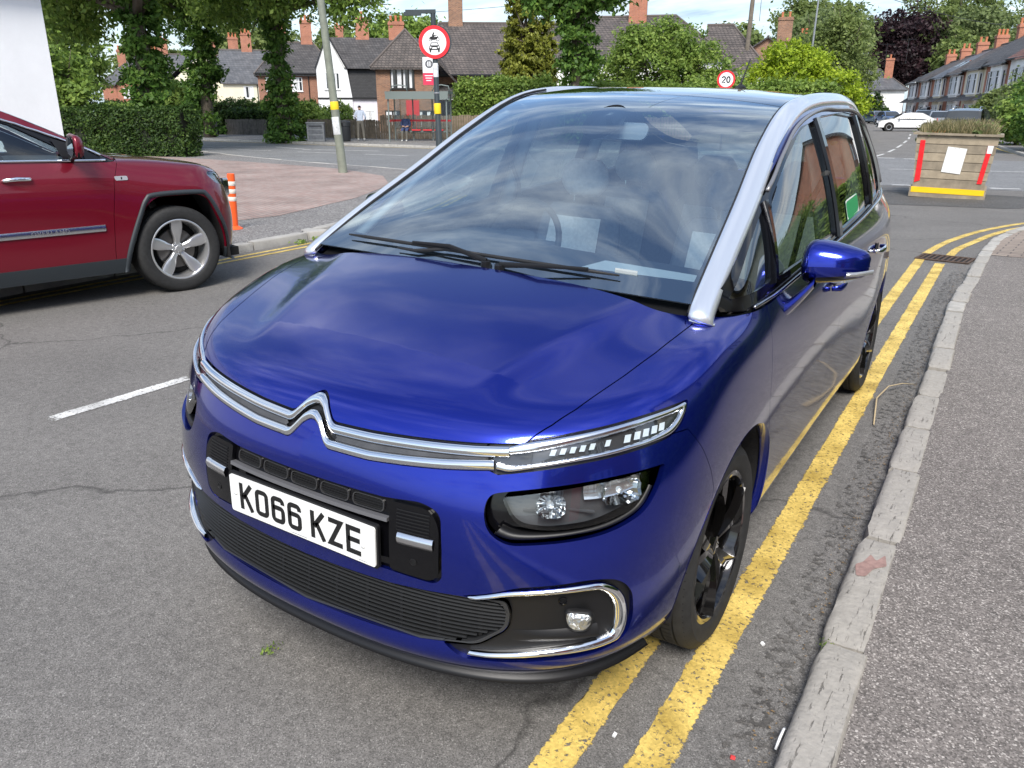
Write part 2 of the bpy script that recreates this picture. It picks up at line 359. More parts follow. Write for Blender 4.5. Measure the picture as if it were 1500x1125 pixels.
def slab(name, poly, z0, z1, m):
    bm = bmesh.new(); vs = [bm.verts.new((x, y, z1)) for x, y in poly]; f = bm.faces.new(vs); f.normal_update()
    if f.normal.z < 0: f.normal_flip()
    r = bmesh.ops.extrude_edge_only(bm, edges=list(bm.edges)); 
    for v in r['geom']:
        if isinstance(v, bmesh.types.BMVert): v.co.z = z0
    bmesh.ops.triangulate(bm, faces=[f]); me = bpy.data.meshes.new(name); bm.to_mesh(me); bm.free(); me.materials.append(m)
    o = bpy.data.objects.new(name, me); COL.objects.link(o); o['kind'] = 'structure'
    return o
def offset_path(P, d):
    P = np.asarray(P, float); T = np.gradient(P, axis=0); T /= np.linalg.norm(T, axis=1)[:, None]; N = np.stack([-T[:, 1], T[:, 0]], 1); return P+N*d
def marking(name, path, w, m, z=.004, jit=.004, step=.05, seed=0):
    """painted strip along a centre path; uv stores edge falloff"""
    P = catmull(path, 12) if len(path) > 2 else np.array(path, float); L = np.linalg.norm(np.diff(P, axis=0), axis=1).sum(); n = max(4, min(900, int(L/step)))
    P = resample(P, n); rg = np.random.RandomState(seed); offs = [(-.5, -.22), (-.42, .0), (0, .0), (.42, .0), (.5, -.22)]
    V = []; E = []
    lines = [offset_path(P, w*o)+(rg.randn(n, 2)*jit*(abs(o) > .45)) for o, _ in offs]
    for i in range(n):
        for k in range(5): V.append((*lines[k][i], z)); E.append(offs[k][1] if 0 < i < n-1 else -.2)
    F = [(i*5+k, i*5+k+1, (i+1)*5+k+1, (i+1)*5+k) for i in range(n-1) for k in range(4)]
    o = mesh_obj(name, V, F, m); uv = o.data.uv_layers.new(name='w'); 
    for l in o.data.loops: uv.data[l.index].uv = (E[l.vertex_index], 0)
    # face up
    if o.data.polygons[0].normal.z < 0: o.data.flip_normals()
    o['kind'] = 'structure'; return o
K_R = [(1.18,-8),(1.18,1.0),(1.17,3.7),(1.15,6.45),(1.19,7.5),(1.22,8.75),(1.26,9.7),(1.37,11.0),(1.70,12.31),(2.35,13.7),(3.5,14.9),(5.5,15.8),(9,16.6),(30,18.6),(90,23)]
K_L = [(-6.27,-14),(-6.27,4.7),(-6.45,6.5),(-7.0,9),(-8.1,12.1),(-9.9,15.1),(-13.7,16.4),(-17,17.0),(-22.0,18.4),(-26,19.7),(-38,21.0),(-90,24)]
F_M = [(-90,33.5),(-60,30.6),(-38.5,28.9),(-28,28.3),(-19,28.0),(-12,28.7),(-8.6,30.2),(-7.4,33),(-7.3,40),(-8.4,55),(-10.8,75),(-15,98),(-24,125),(-44,152)]
F_R = [(90,35.5),(30,32.5),(8,31.0),(3.6,31.3),(2.1,32.5),(1.25,36.5),(.5,42.5),(-1.0,56),(-3.4,78),(-7.6,100),(-15,122),(-33,148)]
def dense(P, n=6): return [tuple(p) for p in catmull(P, n)]
road = sheet('road', [(-600, -300), (600, -300), (600, 900), (-600, 900)], 0.0, M_ROAD)
main = sheet('main_road', dense([(-90,24.05),(-38,21.05),(-26,19.75),(-22.0,18.5),(-17,17.1),(-13.7,16.6),(-7,17.3),(-1,18.9),(4,19.1),(30,21),(90,25)])+dense([(90,35.4),(30,32.4),(8,30.9),(3,30.9),(-3,30.9),(-8,30.0),(-12,28.6),(-19,27.95),(-28,28.25),(-38.5,28.85),(-60,30.5),(-90,33.4)]), .004, M_MAIN)
pr = slab('pavement', dense(offset_path(np.array(dense(K_R)), -.13).tolist(), 1)+[(90, -8)], -.02, .058, M_PAVE)
pl_ = slab('pavement', dense(offset_path(np.array(dense(K_L)), .12).tolist(), 1)+[(-90, -14)], -.02, .098, M_PAVE2)
pf = slab('pavement', dense(offset_path(np.array(dense(F_M)), .13).tolist(), 1)+[(-90, 152)], -.02, .098, M_PAVE2)
pg = slab('pavement', dense(offset_path(np.array(dense(F_R)), -.13).tolist(), 1)+[(90, 148)], -.02, .098, M_PAVE2)
# kerb stones along the near right kerb, each a worn granite block
def kmat():
    m = mat('worn kerb stone', (.33, .308, .275), .85, noise=(40, .14, 8), bump=(60, .6, .006)); t = m.node_tree; b = t.nodes['Principled BSDF']; L = t.links.new
    tc = t.nodes.new('ShaderNodeTexCoord'); mp_ = t.nodes.new('ShaderNodeMapping'); mp_.inputs['Scale'].default_value = (62, 8, 1); L(tc.outputs['Object'], mp_.inputs[0])
    n = t.nodes.new('ShaderNodeTexNoise'); n.inputs['Scale'].default_value = 1; n.inputs['Detail'].default_value = 7; n.inputs['Roughness'].default_value = .75; n.inputs['Distortion'].default_value = .5; L(mp_.outputs[0], n.inputs['Vector'])
    r = t.nodes.new('ShaderNodeMapRange'); r.inputs[1].default_value = .33; r.inputs[2].default_value = .41; L(n.outputs['Fac'], r.inputs[0])
    old = b.inputs['Base Color'].links[0].from_socket; s = t.nodes.new('ShaderNodeMix'); s.data_type = 'RGBA'; L(r.outputs[0], s.inputs[0]); s.inputs[6].default_value = (.215, .195, .172, 1); L(old, s.inputs[7]); L(s.outputs[2], b.inputs['Base Color'])
    bp = t.nodes.new('ShaderNodeBump'); bp.inputs['Strength'].default_value = 1; bp.inputs['Distance'].default_value = .003; L(r.outputs[0], bp.inputs['Height']); L(b.inputs['Normal'].links[0].from_socket, bp.inputs['Normal']); L(bp.outputs[0], b.inputs['Normal'])
    return m
KM = kmat(); KM2 = mat('pale kerb stone', (.37, .352, .32), .85, noise=(10, .25, 8), bump=(40, .8, .01))
KM3 = mat('concrete kerb', (.34, .325, .30), .85, noise=(3, .25, 8), bump=(40, .5, .006))
def kerb(path, joints, w, h, sgn, ms, seed):
    """row of kerb blocks; path is the road-side edge; sgn side on which the block lies"""
    P = np.array(dense(path, 10)); d = np.r_[0, np.cumsum(np.linalg.norm(np.diff(P, axis=0), axis=1))]; rg = np.random.RandomState(seed); mb = MB()
    def at_(s): return np.array([np.interp(s, d, P[:, 0]), np.interp(s, d, P[:, 1])])
    for k in range(len(joints)-1):
        s0, s1 = joints[k]+.011, joints[k+1]-.011; n = max(5, int((s1-s0)/.06)); hj = h+rg.uniform(-.007, .007); xj = rg.uniform(-.006, .006); G = []
        mi_ = rg.randint(len(ms))
        for i, s in enumerate(np.linspace(s0, s1, n)):
            p = at_(s); t = at_(s+.05)-at_(s-.05); t /= np.linalg.norm(t); nn = np.array((-t[1], t[0]))*sgn
            e = .010 if i in (0, n-1) else 0; row = []
            for a, z in ((0, -.03), (.002+e, .0), (.004+e, hj-.022), (.012+e, hj-.006), (.030, hj-e), (w*.40, hj+.001-e), (w*.55, hj-.001-e), (w*.75, hj+.001-e), (w-.008, hj-e), (w, hj-.012), (w, -.03)):
                j = rg.uniform(-1, 1)*(.0035 if 0 < a < w*.3 else .0015); q = p+nn*(a+xj+j*(a < w*.9)); row.append((q[0], q[1], z+rg.uniform(-1, 1)*.0012*(z > 0)))
            G.append(row)
        mb.grid(G, mi_); v0 = len(mb.v)-11*n; mb.f += [tuple(v0+j for j in range(11)), tuple(v0+11*(n-1)+j for j in range(11))[::-1]]; mb.m += [mi_, mi_]
    o = mb.build('kerb', ms, auto=50); o['kind'] = 'structure'; return o
kj = [0]+[7.0+8*0]; off = 8-0
base = [-.75+8, .99+8-.85, .99+8, 1.75+8, 2.49+8, 3.10+8, 3.68+8, 4.25+8, 4.79+8, 5.55+8, 6.05+8, 6.45+8]
kj = list(np.arange(0, 7.2, .9))+base[0:]+list(np.arange(6.9+8, 24, .45))
kj = sorted(set(round(x, 3) for x in kj if x < 7.2 or x >= base[0]))
kerb(K_R[:11], kj, .14, .066, -1, [KM, KM, KM2], 3)
kerb(K_R[10:], np.arange(0, 80, .9), .14, .066, -1, [KM3], 5)
kerb(K_L, np.arange(0, 112, .92), .13, .105, 1, [KM3, KM2], 6)
kerb(F_M[::-1], np.arange(0, 215, .92), .13, .105, -1, [KM3, KM2], 7)
kerb(F_R, np.arange(0, 215, .92), .13, .105, -1, [KM3, KM2], 8)
# paved corners
def paving(name, c1, c2, mortar, bw, bh, rot=0):
    m = bpy.data.materials.new(name); m.use_nodes = True; t = m.node_tree; b = t.nodes['Principled BSDF']; L = t.links.new; tc = t.nodes.new('ShaderNodeTexCoord'); mp_ = t.nodes.new('ShaderNodeMapping'); mp_.inputs['Rotation'].default_value = (0, 0, rot); L(tc.outputs['Object'], mp_.inputs[0])
    br = t.nodes.new('ShaderNodeTexBrick'); br.inputs['Scale'].default_value = 1; br.inputs['Brick Width'].default_value = bw; br.inputs['Row Height'].default_value = bh; br.inputs['Mortar Size'].default_value = .008; br.inputs['Color1'].default_value = tuple(c1)+(1,); br.inputs['Color2'].default_value = tuple(c2)+(1,); br.inputs['Mortar'].default_value = tuple(mortar)+(1,); L(mp_.outputs[0], br.inputs['Vector'])
    n = t.nodes.new('ShaderNodeTexNoise'); n.inputs['Scale'].default_value = .8; n.inputs['Detail'].default_value = 8; L(tc.outputs['Object'], n.inputs['Vector']); mr = t.nodes.new('ShaderNodeMapRange'); mr.inputs[1].default_value = .3; mr.inputs[2].default_value = .7; mr.inputs[3].default_value = .75; mr.inputs[4].default_value = 1.25; L(n.outputs['Fac'], mr.inputs[0])
    s = t.nodes.new('ShaderNodeVectorMath'); s.operation = 'SCALE'; L(br.outputs['Color'], s.inputs[0]); L(mr.outputs[0], s.inputs['Scale']); L(s.outputs[0], b.inputs['Base Color']); b.inputs['Roughness'].default_value = .85
    bp = t.nodes.new('ShaderNodeBump'); bp.inputs['Strength'].default_value = .5; bp.inputs['Distance'].default_value = .01; L(br.outputs['Fac'], bp.inputs['Height']); bp.invert = True; L(bp.outputs[0], b.inputs['Normal'])
    MATS[name] = m; return m
sheet('brick_paving', [(-8.3,4.4),(-7.95,7.3),(-8.7,9.8),(-9.9,12.2),(-11.6,14.0),(-14,15.2),(-17,15.8),(-21.9,16.4),(-40,16.5),(-40,4.6)], .103, paving('red brick paving', (.29, .195, .168), (.33, .255, .225), (.18, .165, .15), .205, .10, .4))
sheet('brick_paving', [(1.36,9.25),(1.42,10.4),(1.60,11.5),(2.0,12.5),(2.6,13.5),(4,14.9),(7,15.6),(12,16.4),(12,9.6)], .062, paving('brown block paving', (.25, .20, .165), (.30, .245, .20), (.10, .085, .075), .24, .12, .1))
# markings
marking('yellow_line', [(.685,-8),(.685,2),(.68,6),(.685,8.95)], .112, M_YEL, seed=1)
marking('yellow_line', [(.90,-8),(.90,2),(.90,6),(.905,8.75)], .112, M_YEL, seed=2)
marking('yellow_line', [(.70,9.33),(.80,10.2),(.93,10.9),(1.20,11.92),(1.69,13.12),(2.5,14.5),(4,15.75),(7,16.7),(20,18.3)], .10, M_YEL, seed=3)
marking('yellow_line', [(.955,9.3),(1.00,9.9),(1.12,10.55),(1.38,11.75),(1.75,12.72),(2.55,14.0),(4,15.2),(7,16.2),(20,17.9)], .10, M_YEL, seed=4)
for k, x in enumerate((-5.93, -6.09)): marking('yellow_line', [(x,-14),(x,4.7),(x-.14,6.5),(x-.66,9),(x-1.9,12.1)], .07, M_YEL, seed=5+k)
marking('white_line', [(-2.87,.85),(-2.83,1.75)], .10, M_WHT, seed=9)
marking('white_line', [(-2.90,-6.6),(-2.88,-4.6)], .10, M_WHT, seed=10)
marking('white_line', [(-2.80,5.6),(-2.80,7.6)], .10, M_WHT, seed=11)
marking('white_line', [(-5.6,18.3),(-4.6,18.5)], .15, M_WHT, .008, seed=12)
for k, x in enumerate((-1.9, -.95, .0, 1.0, 2.0)): marking('white_line', [(x,19.0+.12*k),(x+.62,19.1+.12*k)], .18, M_WHT, .008, seed=13+k)
marking('white_line', [(-1.72,24.56),(-1.1,24.82),(.9,25.2),(3,25.5),(9,26.2)], .12, M_WHT, .008, seed=20)
marking('white_line', [(-4.5,30.25),(-3.3,30.5)], .22, M_WHT, .008, seed=21)
marking('white_line', [(-3.06,30.6),(-2.25,30.6)], .22, M_WHT, .008, seed=21)
marking('white_line', [(-2.0,30.4),(-1.4,30.4)], .22, M_WHT, .008, seed=22)
for k, (a, b) in enumerate((((-3.03,31.2),(-3.03,33.6)), ((-3.08,35.0),(-3.2,38.0)), ((-3.3,39.4),(-3.55,43.4)), ((-3.7,45.3),(-4.0,49.3)), ((-4.2,52),(-4.6,56)), ((-4.9,59),(-5.3,63)))): marking('white_line', [a, b], .12, M_WHT, .008, seed=30+k, step=.2)
# main road: stop box of the bus stop and centre dashes on the left
marking('white_line', [(1.75,31.9),(4,31.1),(9,30.7)], .10, M_WHT, .008, seed=40)
marking('yellow_line', [(2.0,33.0),(1.0,38.0),(.2,44),(-1.4,57)], .12, M_YEL, .004, seed=41, step=.2)
marking('yellow_line', [(-11,15.75),(-13.9,16.75),(-17,17.45),(-22.0,18.85),(-26,20.1)], .10, M_YEL, .008, seed=42)
marking('yellow_line', [(-45,28.9),(-38.5,28.45),(-28,27.85),(-20,27.6)], .12, M_YEL, .008, seed=43)
for k, x in enumerate((-34, -30.5, -27, -23.5, -20, -16.5, -13, -9.5, -6)): marking('white_line', [(x,22.4+.02*(x+34)),(x+2.3,22.45+.02*(x+34))], .12, M_WHT, .008, seed=50+k, step=.2)
for k, (a, b) in enumerate((((-27.5,25.2),(-24.2,24.2)), ((-24.2,24.2),(-20.9,24.9)), ((-31,23.6),(-28,25.4)))): marking('white_line', [a, b], .15, M_WHT, .008, seed=60+k, step=.2)
# repaired patch and darker tyre track strips in the near road
M_PATCH = asphalt('dark asphalt patch', (.065, .063, .06), (.12, .117, .112), (.22, .21, .20), 130, .2, .0)
sheet('asphalt_patch', [(tuple(p)) for p in rounded([(-.9,14.7),(1.7,15.2),(1.9,17.6),(-.6,18.0),(-1.9,16.4)], .4, 4)], .004, M_PATCH)
# gully with litter along the right kerb
dm = mat('gutter grime', (.055, .048, .04), .95, noise=(20, .4))
M_GRIME = paint_mat('gutter grime', (.105, .096, .086), .54, 30, (.125, .116, .105)); M_OIL = paint_mat('oil stain', (.075, .070, .064), .53, 30, (.085, .08, .07)); M_RUST = paint_mat('brown stain', (.13, .10, .08), .54, 30, (.15, .12, .09))
marking('gutter_grime', [(1.11,-4),(1.11,1),(1.09,4),(1.07,6.5),(1.12,8.3)], .16, M_GRIME, .0035, .012, seed=70)
def stain(name, x, y, rx, ry, m, seed):
    rg = np.random.RandomState(seed); P = [(x+rx*cos(a)*rg.uniform(.7, 1.2), y+ry*sin(a)*rg.uniform(.7, 1.2)) for a in np.linspace(0, 2*pi, 15)[:-1]]; o = sheet(name, [tuple(p) for p in catmull(P, 3, True)], .0032, m); o.data.uv_layers.new(name='w'); return o

def litter():
    V = []; F = []; rg = np.random.RandomState(5)
    for i in range(700):
        y = rg.uniform(-1, 9) if i < 620 else rg.uniform(9, 14); x = 1.16-abs(rg.randn())*.035 if i < 620 else np.interp(y, [9, 11, 12.3, 14], [1.22, 1.34, 1.66, 2.5])-abs(rg.randn())*.06
        s = rg.uniform(.002, .007); a = rg.uniform(0, 6.28); c, d = cos(a)*s, sin(a)*s; z = .006+rg.uniform(0, .004); k = len(V)
        V += [(x-c, y-d, z), (x+d*.5, y-c*.5, z+s*.4), (x+c, y+d, z), (x-d*.5, y+c*.5, z+s*.3)]; F.append((k, k+1, k+2, k+3))
    o = mesh_obj('leaf_litter', V, F, mat('dry leaf', (.20, .13, .06), .9, noise=(3, .5))); o['kind'] = 'stuff'
litter()
# ================================================================== BUILDINGS
def brickm(name, c1, c2, mortar, bw=.225, bh=.075, ms=.012, rough=.85, var=.22):
    m = bpy.data.materials.new(name); m.use_nodes = True; t = m.node_tree; b = t.nodes['Principled BSDF']; L = t.links.new
    tc = t.nodes.new('ShaderNodeTexCoord'); sp = t.nodes.new('ShaderNodeSeparateXYZ'); L(tc.outputs['Object'], sp.inputs[0]); ad = t.nodes.new('ShaderNodeMath'); ad.operation = 'ADD'; L(sp.outputs[0], ad.inputs[0]); L(sp.outputs[1], ad.inputs[1])
    cb_ = t.nodes.new('ShaderNodeCombineXYZ'); L(ad.outputs[0], cb_.inputs[0]); L(sp.outputs[2], cb_.inputs[1])
    br = t.nodes.new('ShaderNodeTexBrick'); br.inputs['Scale'].default_value = 1; br.inputs['Brick Width'].default_value = bw; br.inputs['Row Height'].default_value = bh; br.inputs['Mortar Size'].default_value = ms; br.inputs['Bias'].default_value = -.1
    br.inputs['Color1'].default_value = tuple(c1)+(1,); br.inputs['Color2'].default_value = tuple(c2)+(1,); br.inputs['Mortar'].default_value = tuple(mortar)+(1,); L(cb_.outputs[0], br.inputs['Vector'])
    n = t.nodes.new('ShaderNodeTexNoise'); n.inputs['Scale'].default_value = 1.1; n.inputs['Detail'].default_value = 8; n.inputs['Roughness'].default_value = .7; L(tc.outputs['Object'], n.inputs['Vector'])
    mr = t.nodes.new('ShaderNodeMapRange'); mr.inputs[1].default_value = .3; mr.inputs[2].default_value = .7; mr.inputs[3].default_value = 1-var; mr.inputs[4].default_value = 1+var; L(n.outputs['Fac'], mr.inputs[0])
    s = t.nodes.new('ShaderNodeVectorMath'); s.operation = 'SCALE'; L(br.outputs['Color'], s.inputs[0]); L(mr.outputs[0], s.inputs['Scale']); L(s.outputs[0], b.inputs['Base Color']); b.inputs['Roughness'].default_value = rough
    bp = t.nodes.new('ShaderNodeBump'); bp.invert = True; bp.inputs['Strength'].default_value = .6; bp.inputs['Distance'].default_value = .02; L(br.outputs['Fac'], bp.inputs['Height']); L(bp.outputs[0], b.inputs['Normal'])
    MATS[name] = m; return m
BR1 = brickm('red house brick', (.36, .135, .07), (.25, .085, .05), (.30, .22, .17))
BR2 = brickm('orange red brick', (.50, .17, .085), (.41, .13, .07), (.33, .22, .17))
BR3 = brickm('mottled brown brick', (.33, .15, .08), (.17, .075, .05), (.30, .23, .17))
RT1 = brickm('dark plain tiles', (.055, .052, .052), (.095, .088, .085), (.022, .021, .021), .26, .16, .018, .7, .35)
RT2 = brickm('brown grey tiles', (.115, .095, .085), (.070, .060, .056), (.03, .026, .024), .26, .17, .02, .75, .4)
RT3 = brickm('slate', (.085, .088, .095), (.13, .13, .135), (.04, .04, .043), .36, .22, .014, .5, .25)
RT4 = brickm('red brown tiles', (.20, .085, .06), (.14, .065, .05), (.05, .03, .025), .26, .17, .02, .75, .3)
CREAM = mat('cream render', (.74, .68, .52), .85, noise=(1.2, .07)); WHITE = mat('white render', (.88, .87, .84), .85, noise=(1.0, .06)); BUFF = mat('buff render', (.56, .49, .37), .9, noise=(1.5, .15))
WROUGH = mat('rough white render', (.76, .76, .75), .9, noise=(6, .05), bump=(14, .6, .03))
BLKT = brickm('black hung tiles', (.022, .022, .024), (.035, .035, .037), (.010, .010, .010), .26, .12, .012, .6, .2)
FRW = mat('white window frame', (.80, .80, .79), .4); FRD = mat('dark window frame', (.02, .018, .016), .4)
PANE = mat('window pane', (.03, .035, .04), .04, spec=.8, noise=(.8, .5)); CURT = mat('net curtain', (.68, .69, .70), .8, noise=(5, .2)); TERRA = mat('terracotta pot', (.48, .17, .08), .8); GUT = mat('gutter black', (.015, .015, .016), .4)
REDD = mat('red door', (.62, .035, .035), .45)
def window(par, x, z, w, h, fy, fr, nl=2, curtain=True, top=False, ax='Y', side=1):
    """casement window on a wall. ax Y: facing -Y at y=fy; ax X: facing side*X at x=fy, x is then y"""
    def bx(mb, a0, a1, d0, d1, z0, z1, m=0):
        if ax == 'Y': mb.box(a0, a1, fy-d1, fy-d0, z0, z1, m)
        else: mb.box(fy+side*d0, fy+side*d1, a0, a1, z0, z1, m)
    mb = MB(); t = .07
    bx(mb, x-w/2, x-w/2+t, -.02, .05, z-h/2, z+h/2); bx(mb, x+w/2-t, x+w/2, -.02, .05, z-h/2, z+h/2); bx(mb, x-w/2+t, x+w/2-t, -.02, .05, z+h/2-t, z+h/2); bx(mb, x-w/2+t, x+w/2-t, -.02, .05, z-h/2, z-h/2+t)
    for i in range(1, nl): q = x-w/2+w*i/nl; bx(mb, q-.035, q+.035, -.02, .047, z-h/2+t, z+h/2-t)
    if top: bx(mb, x-w/2+t, x+w/2-t, -.02, .044, z+h*.18, z+h*.18+.05)
    bx(mb, x-w/2-.05, x+w/2+.05, .0, .09, z-h/2-.06, z-h/2-.003)
    o = mb.build('window', fr, par)
    g_ = MB(); bx(g_, x-w/2+t*.5, x+w/2-t*.5, -.01, .012, z-h/2+t*.5, z+h/2-t*.5); g_.build('pane', PANE, o)
    if curtain:
        c_ = MB(); rr_ = random.Random(int(x*10+z*7)); 
        for i in range(nl):
            a = x-w/2+w*i/nl+.07; b = x-w/2+w*(i+1)/nl-.07; k = rr_.choice((.45, 1.0, .6)) if nl > 1 else .6
            bx(c_, a, a+(b-a)*k, .012, .018, z-h/2+t, z+h/2-t)
        c_.build('curtain', CURT, o)
    return o
def chimney(par, x, y, z0, z1, w=.9, d=.5, pots=2, m=None):
    c = MB(); c.box(x-w/2, x+w/2, y-d/2, y+d/2, z0, z1-.35); c.box(x-w/2-.06, x+w/2+.06, y-d/2-.06, y+d/2+.06, z1-.35, z1-.2); c.box(x-w/2-.02, x+w/2+.02, y-d/2-.02, y+d/2+.02, z1-.2, z1-.05); o = c.build('chimney', m or BR2, par)
    for i in range(pots): MB().lathe([(.12, 0), (.10, .30), (.13, .42), (.13, .5), (.08, .5), (.08, .3)], 10, 'Z', (x-w/2+w*(i+.5)/pots, y, z1-.05)).build('pot', TERRA, o, auto=40)
def gable_roof(par, x0, x1, y0, y1, ez, rz_, m, hip0=0, hip1=0, over=.3, name='roof', axis='x', th_=.16):
    """ridge along x (or y) with optional hips at the ends"""
    if axis == 'y':
        def tr(p): return (p[1], p[0], p[2])
        a0, a1, b0, b1 = y0, y1, x0, x1
    else:
        tr = lambda p: p; a0, a1, b0, b1 = x0, x1, y0, y1
    s = (rz_-ez)/((b1-b0)/2); o0 = over; e2 = ez-s*over; bm_ = (b0+b1)/2
    A0, A1, B0, B1 = a0-over, a1+over, b0-over, b1+over; h0, h1 = a0+hip0 if hip0 else A0, a1-hip1 if hip1 else A1
    P = [(A0, B0, e2), (A1, B0, e2), (A1, B1, e2), (A0, B1, e2), (h0, bm_, rz_), (h1, bm_, rz_)]
    P2 = [(p[0], p[1], p[2]-th_) for p in P]; V = [tr(p) for p in P+P2]
    F = [(0, 1, 5, 4), (2, 3, 4, 5), (3, 0, 4), (1, 2, 5), (6, 10, 11, 7), (8, 11, 10, 9), (0, 6, 7, 1), (2, 8, 9, 3), (0, 3, 9, 6), (1, 7, 8, 2)]
    if not hip0: F.remove((3, 0, 4)); F += [(0, 4, 10, 6), (4, 3, 9, 10)]; F.remove((0, 3, 9, 6))
    else: F += [(6, 9, 10)]
    if not hip1: F.remove((1, 2, 5)); F += [(1, 7, 11, 5), (5, 11, 8, 2)]; F.remove((1, 7, 8, 2))
    else: F += [(7, 11, 8)]
    o = MB().add(V, F).build(name, m, par)
    r = MB(); r.tube([tr((h0, bm_, rz_+.02)), tr((h1, bm_, rz_+.02))], .09, 6)
    for hp, aa, hx_ in ((hip0, A0, h0), (hip1, A1, h1)):
        if hp:
            for bb in (B0, B1): r.tube([tr((hx_, bm_, rz_+.02)), tr((aa, bb, e2+.03))], .075, 6)
    r.build('ridge', MATS.get('ridge tiles') or mat('ridge tiles', (.12, .10, .09), .8), o)
    return o
def walls(par, x0, x1, y0, y1, z1, m, gx=None, gy=None, z0=0, name='wall'):
    """box walls; gx/gy = ridge height for gables at the x ends / y ends"""
    mb = MB(); mb.box(x0, x1, y0, y1, z0, z1)
    if gx: mb.prism([(y0, z1), (y1, z1), ((y0+y1)/2, gx-.05)], 'X', x0, x1)
    if gy: mb.prism([(x0, z1), (x1, z1), ((x0+x1)/2, gy-.05)], 'Y', y0, y1)
    return mb.build(name, m, par)
def gutter(par, x0, x1, y, z): MB().tube([(x0, y, z), (x1, y, z)], .07, 6).build('gutter', GUT, par)
# --- white shop corner building on the left
b = empty('corner_shop', (-9.82, 5.26, 0), 0, 'white rendered corner building with a projecting fascia, behind the red car', 'building')
walls(b, -9, 0, -16, 0, 3.1, mat('smooth white render', (.90, .90, .90), .8, noise=(1.5, .05), bump=(20, .15, .01)))
MB().box(-9.1, .16, -16.1, .16, 3.10, 4.2).box(-9.15, .22, -16.15, .22, 4.2, 4.32).build('fascia', mat('fascia white', (.80, .82, .84), .6, noise=(2, .04)), b)
MB().box(-.03, .025, -16, .012, .0, .35).build('plinth', mat('grey plinth', (.30, .30, .30), .85, noise=(4, .2)), b)
# --- the row beyond the main road (left of the picture)
G1 = 'tile roofed houses beyond the bus stop'
R_ = radians
# far brick pair, partly behind the trees
h = empty('brick_house', (-97.5, 70.5, 0), R_(52), 'farthest brick house of the left row with a grey hipped roof and two small chimneys', 'house', G1)
walls(h, -7, 7, 0, 8, 4.9, BR2, gx=None); gable_roof(h, -7, 7, 0, 8, 4.9, 7.6, RT3, 3, 3)
walls(h, -5.2, -1.2, -.9, 0, 4.9, BR2, name='bay'); gable_roof(h, -5.2, -1.2, -1.0, 4, 4.9, 7.2, RT3, 0, 0, axis='y', name='bay_roof')
for x in (-4.0, -2.2, 2.6, 4.4): window(h, x, 3.6, 1.1, 1.2, -.9 if x < -1 else 0, FRW)
for x in (-3.1, 3.2): window(h, x, 1.3, 1.8, 1.3, -.9 if x < -1 else 0, FRW, 3)
chimney(h, -4.5, 4, 6.8, 9.2, 1.0); chimney(h, -.6, 4.2, 7.0, 9.2, 1.2, pots=3)
h = empty('gabled_house', (-83, 68.5, 0), R_(49), 'cream rendered house with steep catslide slate roofs between the street trees', 'house', G1)
walls(h, -5.5, 5.5, 0, 8, 4.9, CREAM); gable_roof(h, -9.5, 8, 0.0, 8, 4.9, 8.0, RT3, 0, 0)
MB().prism([(-6.6, 0), (2.6, 0), (2.6, 2.2), (-1.6, 8.0), (-6.6, 3.8)], 'Y', -1.2, -.2).build('gable_wall', CREAM, h)
MB().add([(-1.9, -1.5, 8.35), (3.9, -1.5, 1.9), (3.9, 2.6, 1.9), (-1.9, 2.6, 8.35), (-1.9, -1.5, 8.15), (3.8, -1.5, 1.65), (3.8, 2.6, 1.65), (-1.9, 2.6, 8.15)], [(0, 1, 2, 3), (4, 7, 6, 5), (0, 4, 5, 1), (2, 6, 7, 3), (1, 5, 6, 2)]).build('catslide', RT1, h)
MB().add([(-1.9, -1.5, 8.33), (-7.2, -1.5, 4.0), (-7.2, 2.6, 4.0), (-1.9, 2.6, 8.33)], [(0, 1, 2, 3)]).build('gable_slope', RT1, h)
for x, nl in ((-3.9, 2), (-1.7, 2)): window(h, x, 4.0, 1.7, 1.3, -1.2, FRW, nl)
window(h, -3.2, 1.3, 2.4, 1.4, -1.2, FRW, 3)
chimney(h, -6.5, 4, 7.4, 9.9, 1.2, pots=3); chimney(h, 1.8, 4, 7.6, 10.2, 1.2, pots=3); chimney(h, -.8, 4, 7.4, 9.7, 1.0)
h = empty('cream_house', (-75.6, 68.3, 0), R_(47), 'plain cream house with two small upstairs windows left of the ivy covered tree', 'house', G1)
walls(h, -4.4, 4.4, 0, 8, 4.8, CREAM); gable_roof(h, -4.4, 4.4, 0, 8, 4.8, 8.3, RT3, 0, 0)
for x in (-1.6, .4): window(h, x, 3.5, 1.1, 1.3, 0, FRW)
window(h, -1.0, 1.2, 2, 1.3, 0, FRW, 3); MB().tube([(-.6, -.08, 4.7), (-.6, -.08, 0)], .05, 6).build('drainpipe', GUT, h)
chimney(h, -1.5, 4, 7.8, 10.3, 1.2, pots=3)
h = empty('brick_house', (-59.0, 57.9, 0), R_(45), 'red brick hipped house between the ivy covered tree and the leaning grey pole', 'house', G1)
walls(h, -3.8, 3.6, 0, 8, 5.0, BR1); gable_roof(h, -3.8, 3.6, 0, 8, 5.0, 7.9, RT1, 2.2, 2.0)
for x in (-2.6, -.2, 2.3): window(h, x, 3.9, 1.0, 1.25, 0, FRW, 2, top=True)
for x in (-1.6, 2.0): window(h, x, .95, 1.7, 1.3, 0, FRW, 3, top=True)
MB().tube([(.9, -.08, 4.9), (.9, -.08, 0)], .05, 6).build('drainpipe', GUT, h); gutter(h, -4, 3.8, -.36, 4.85)
chimney(h, 1.0, 4, 7.2, 10.0, 1.1, pots=3); chimney(h, -1.5, 4, 7.2, 9.6, 1.1, pots=2)
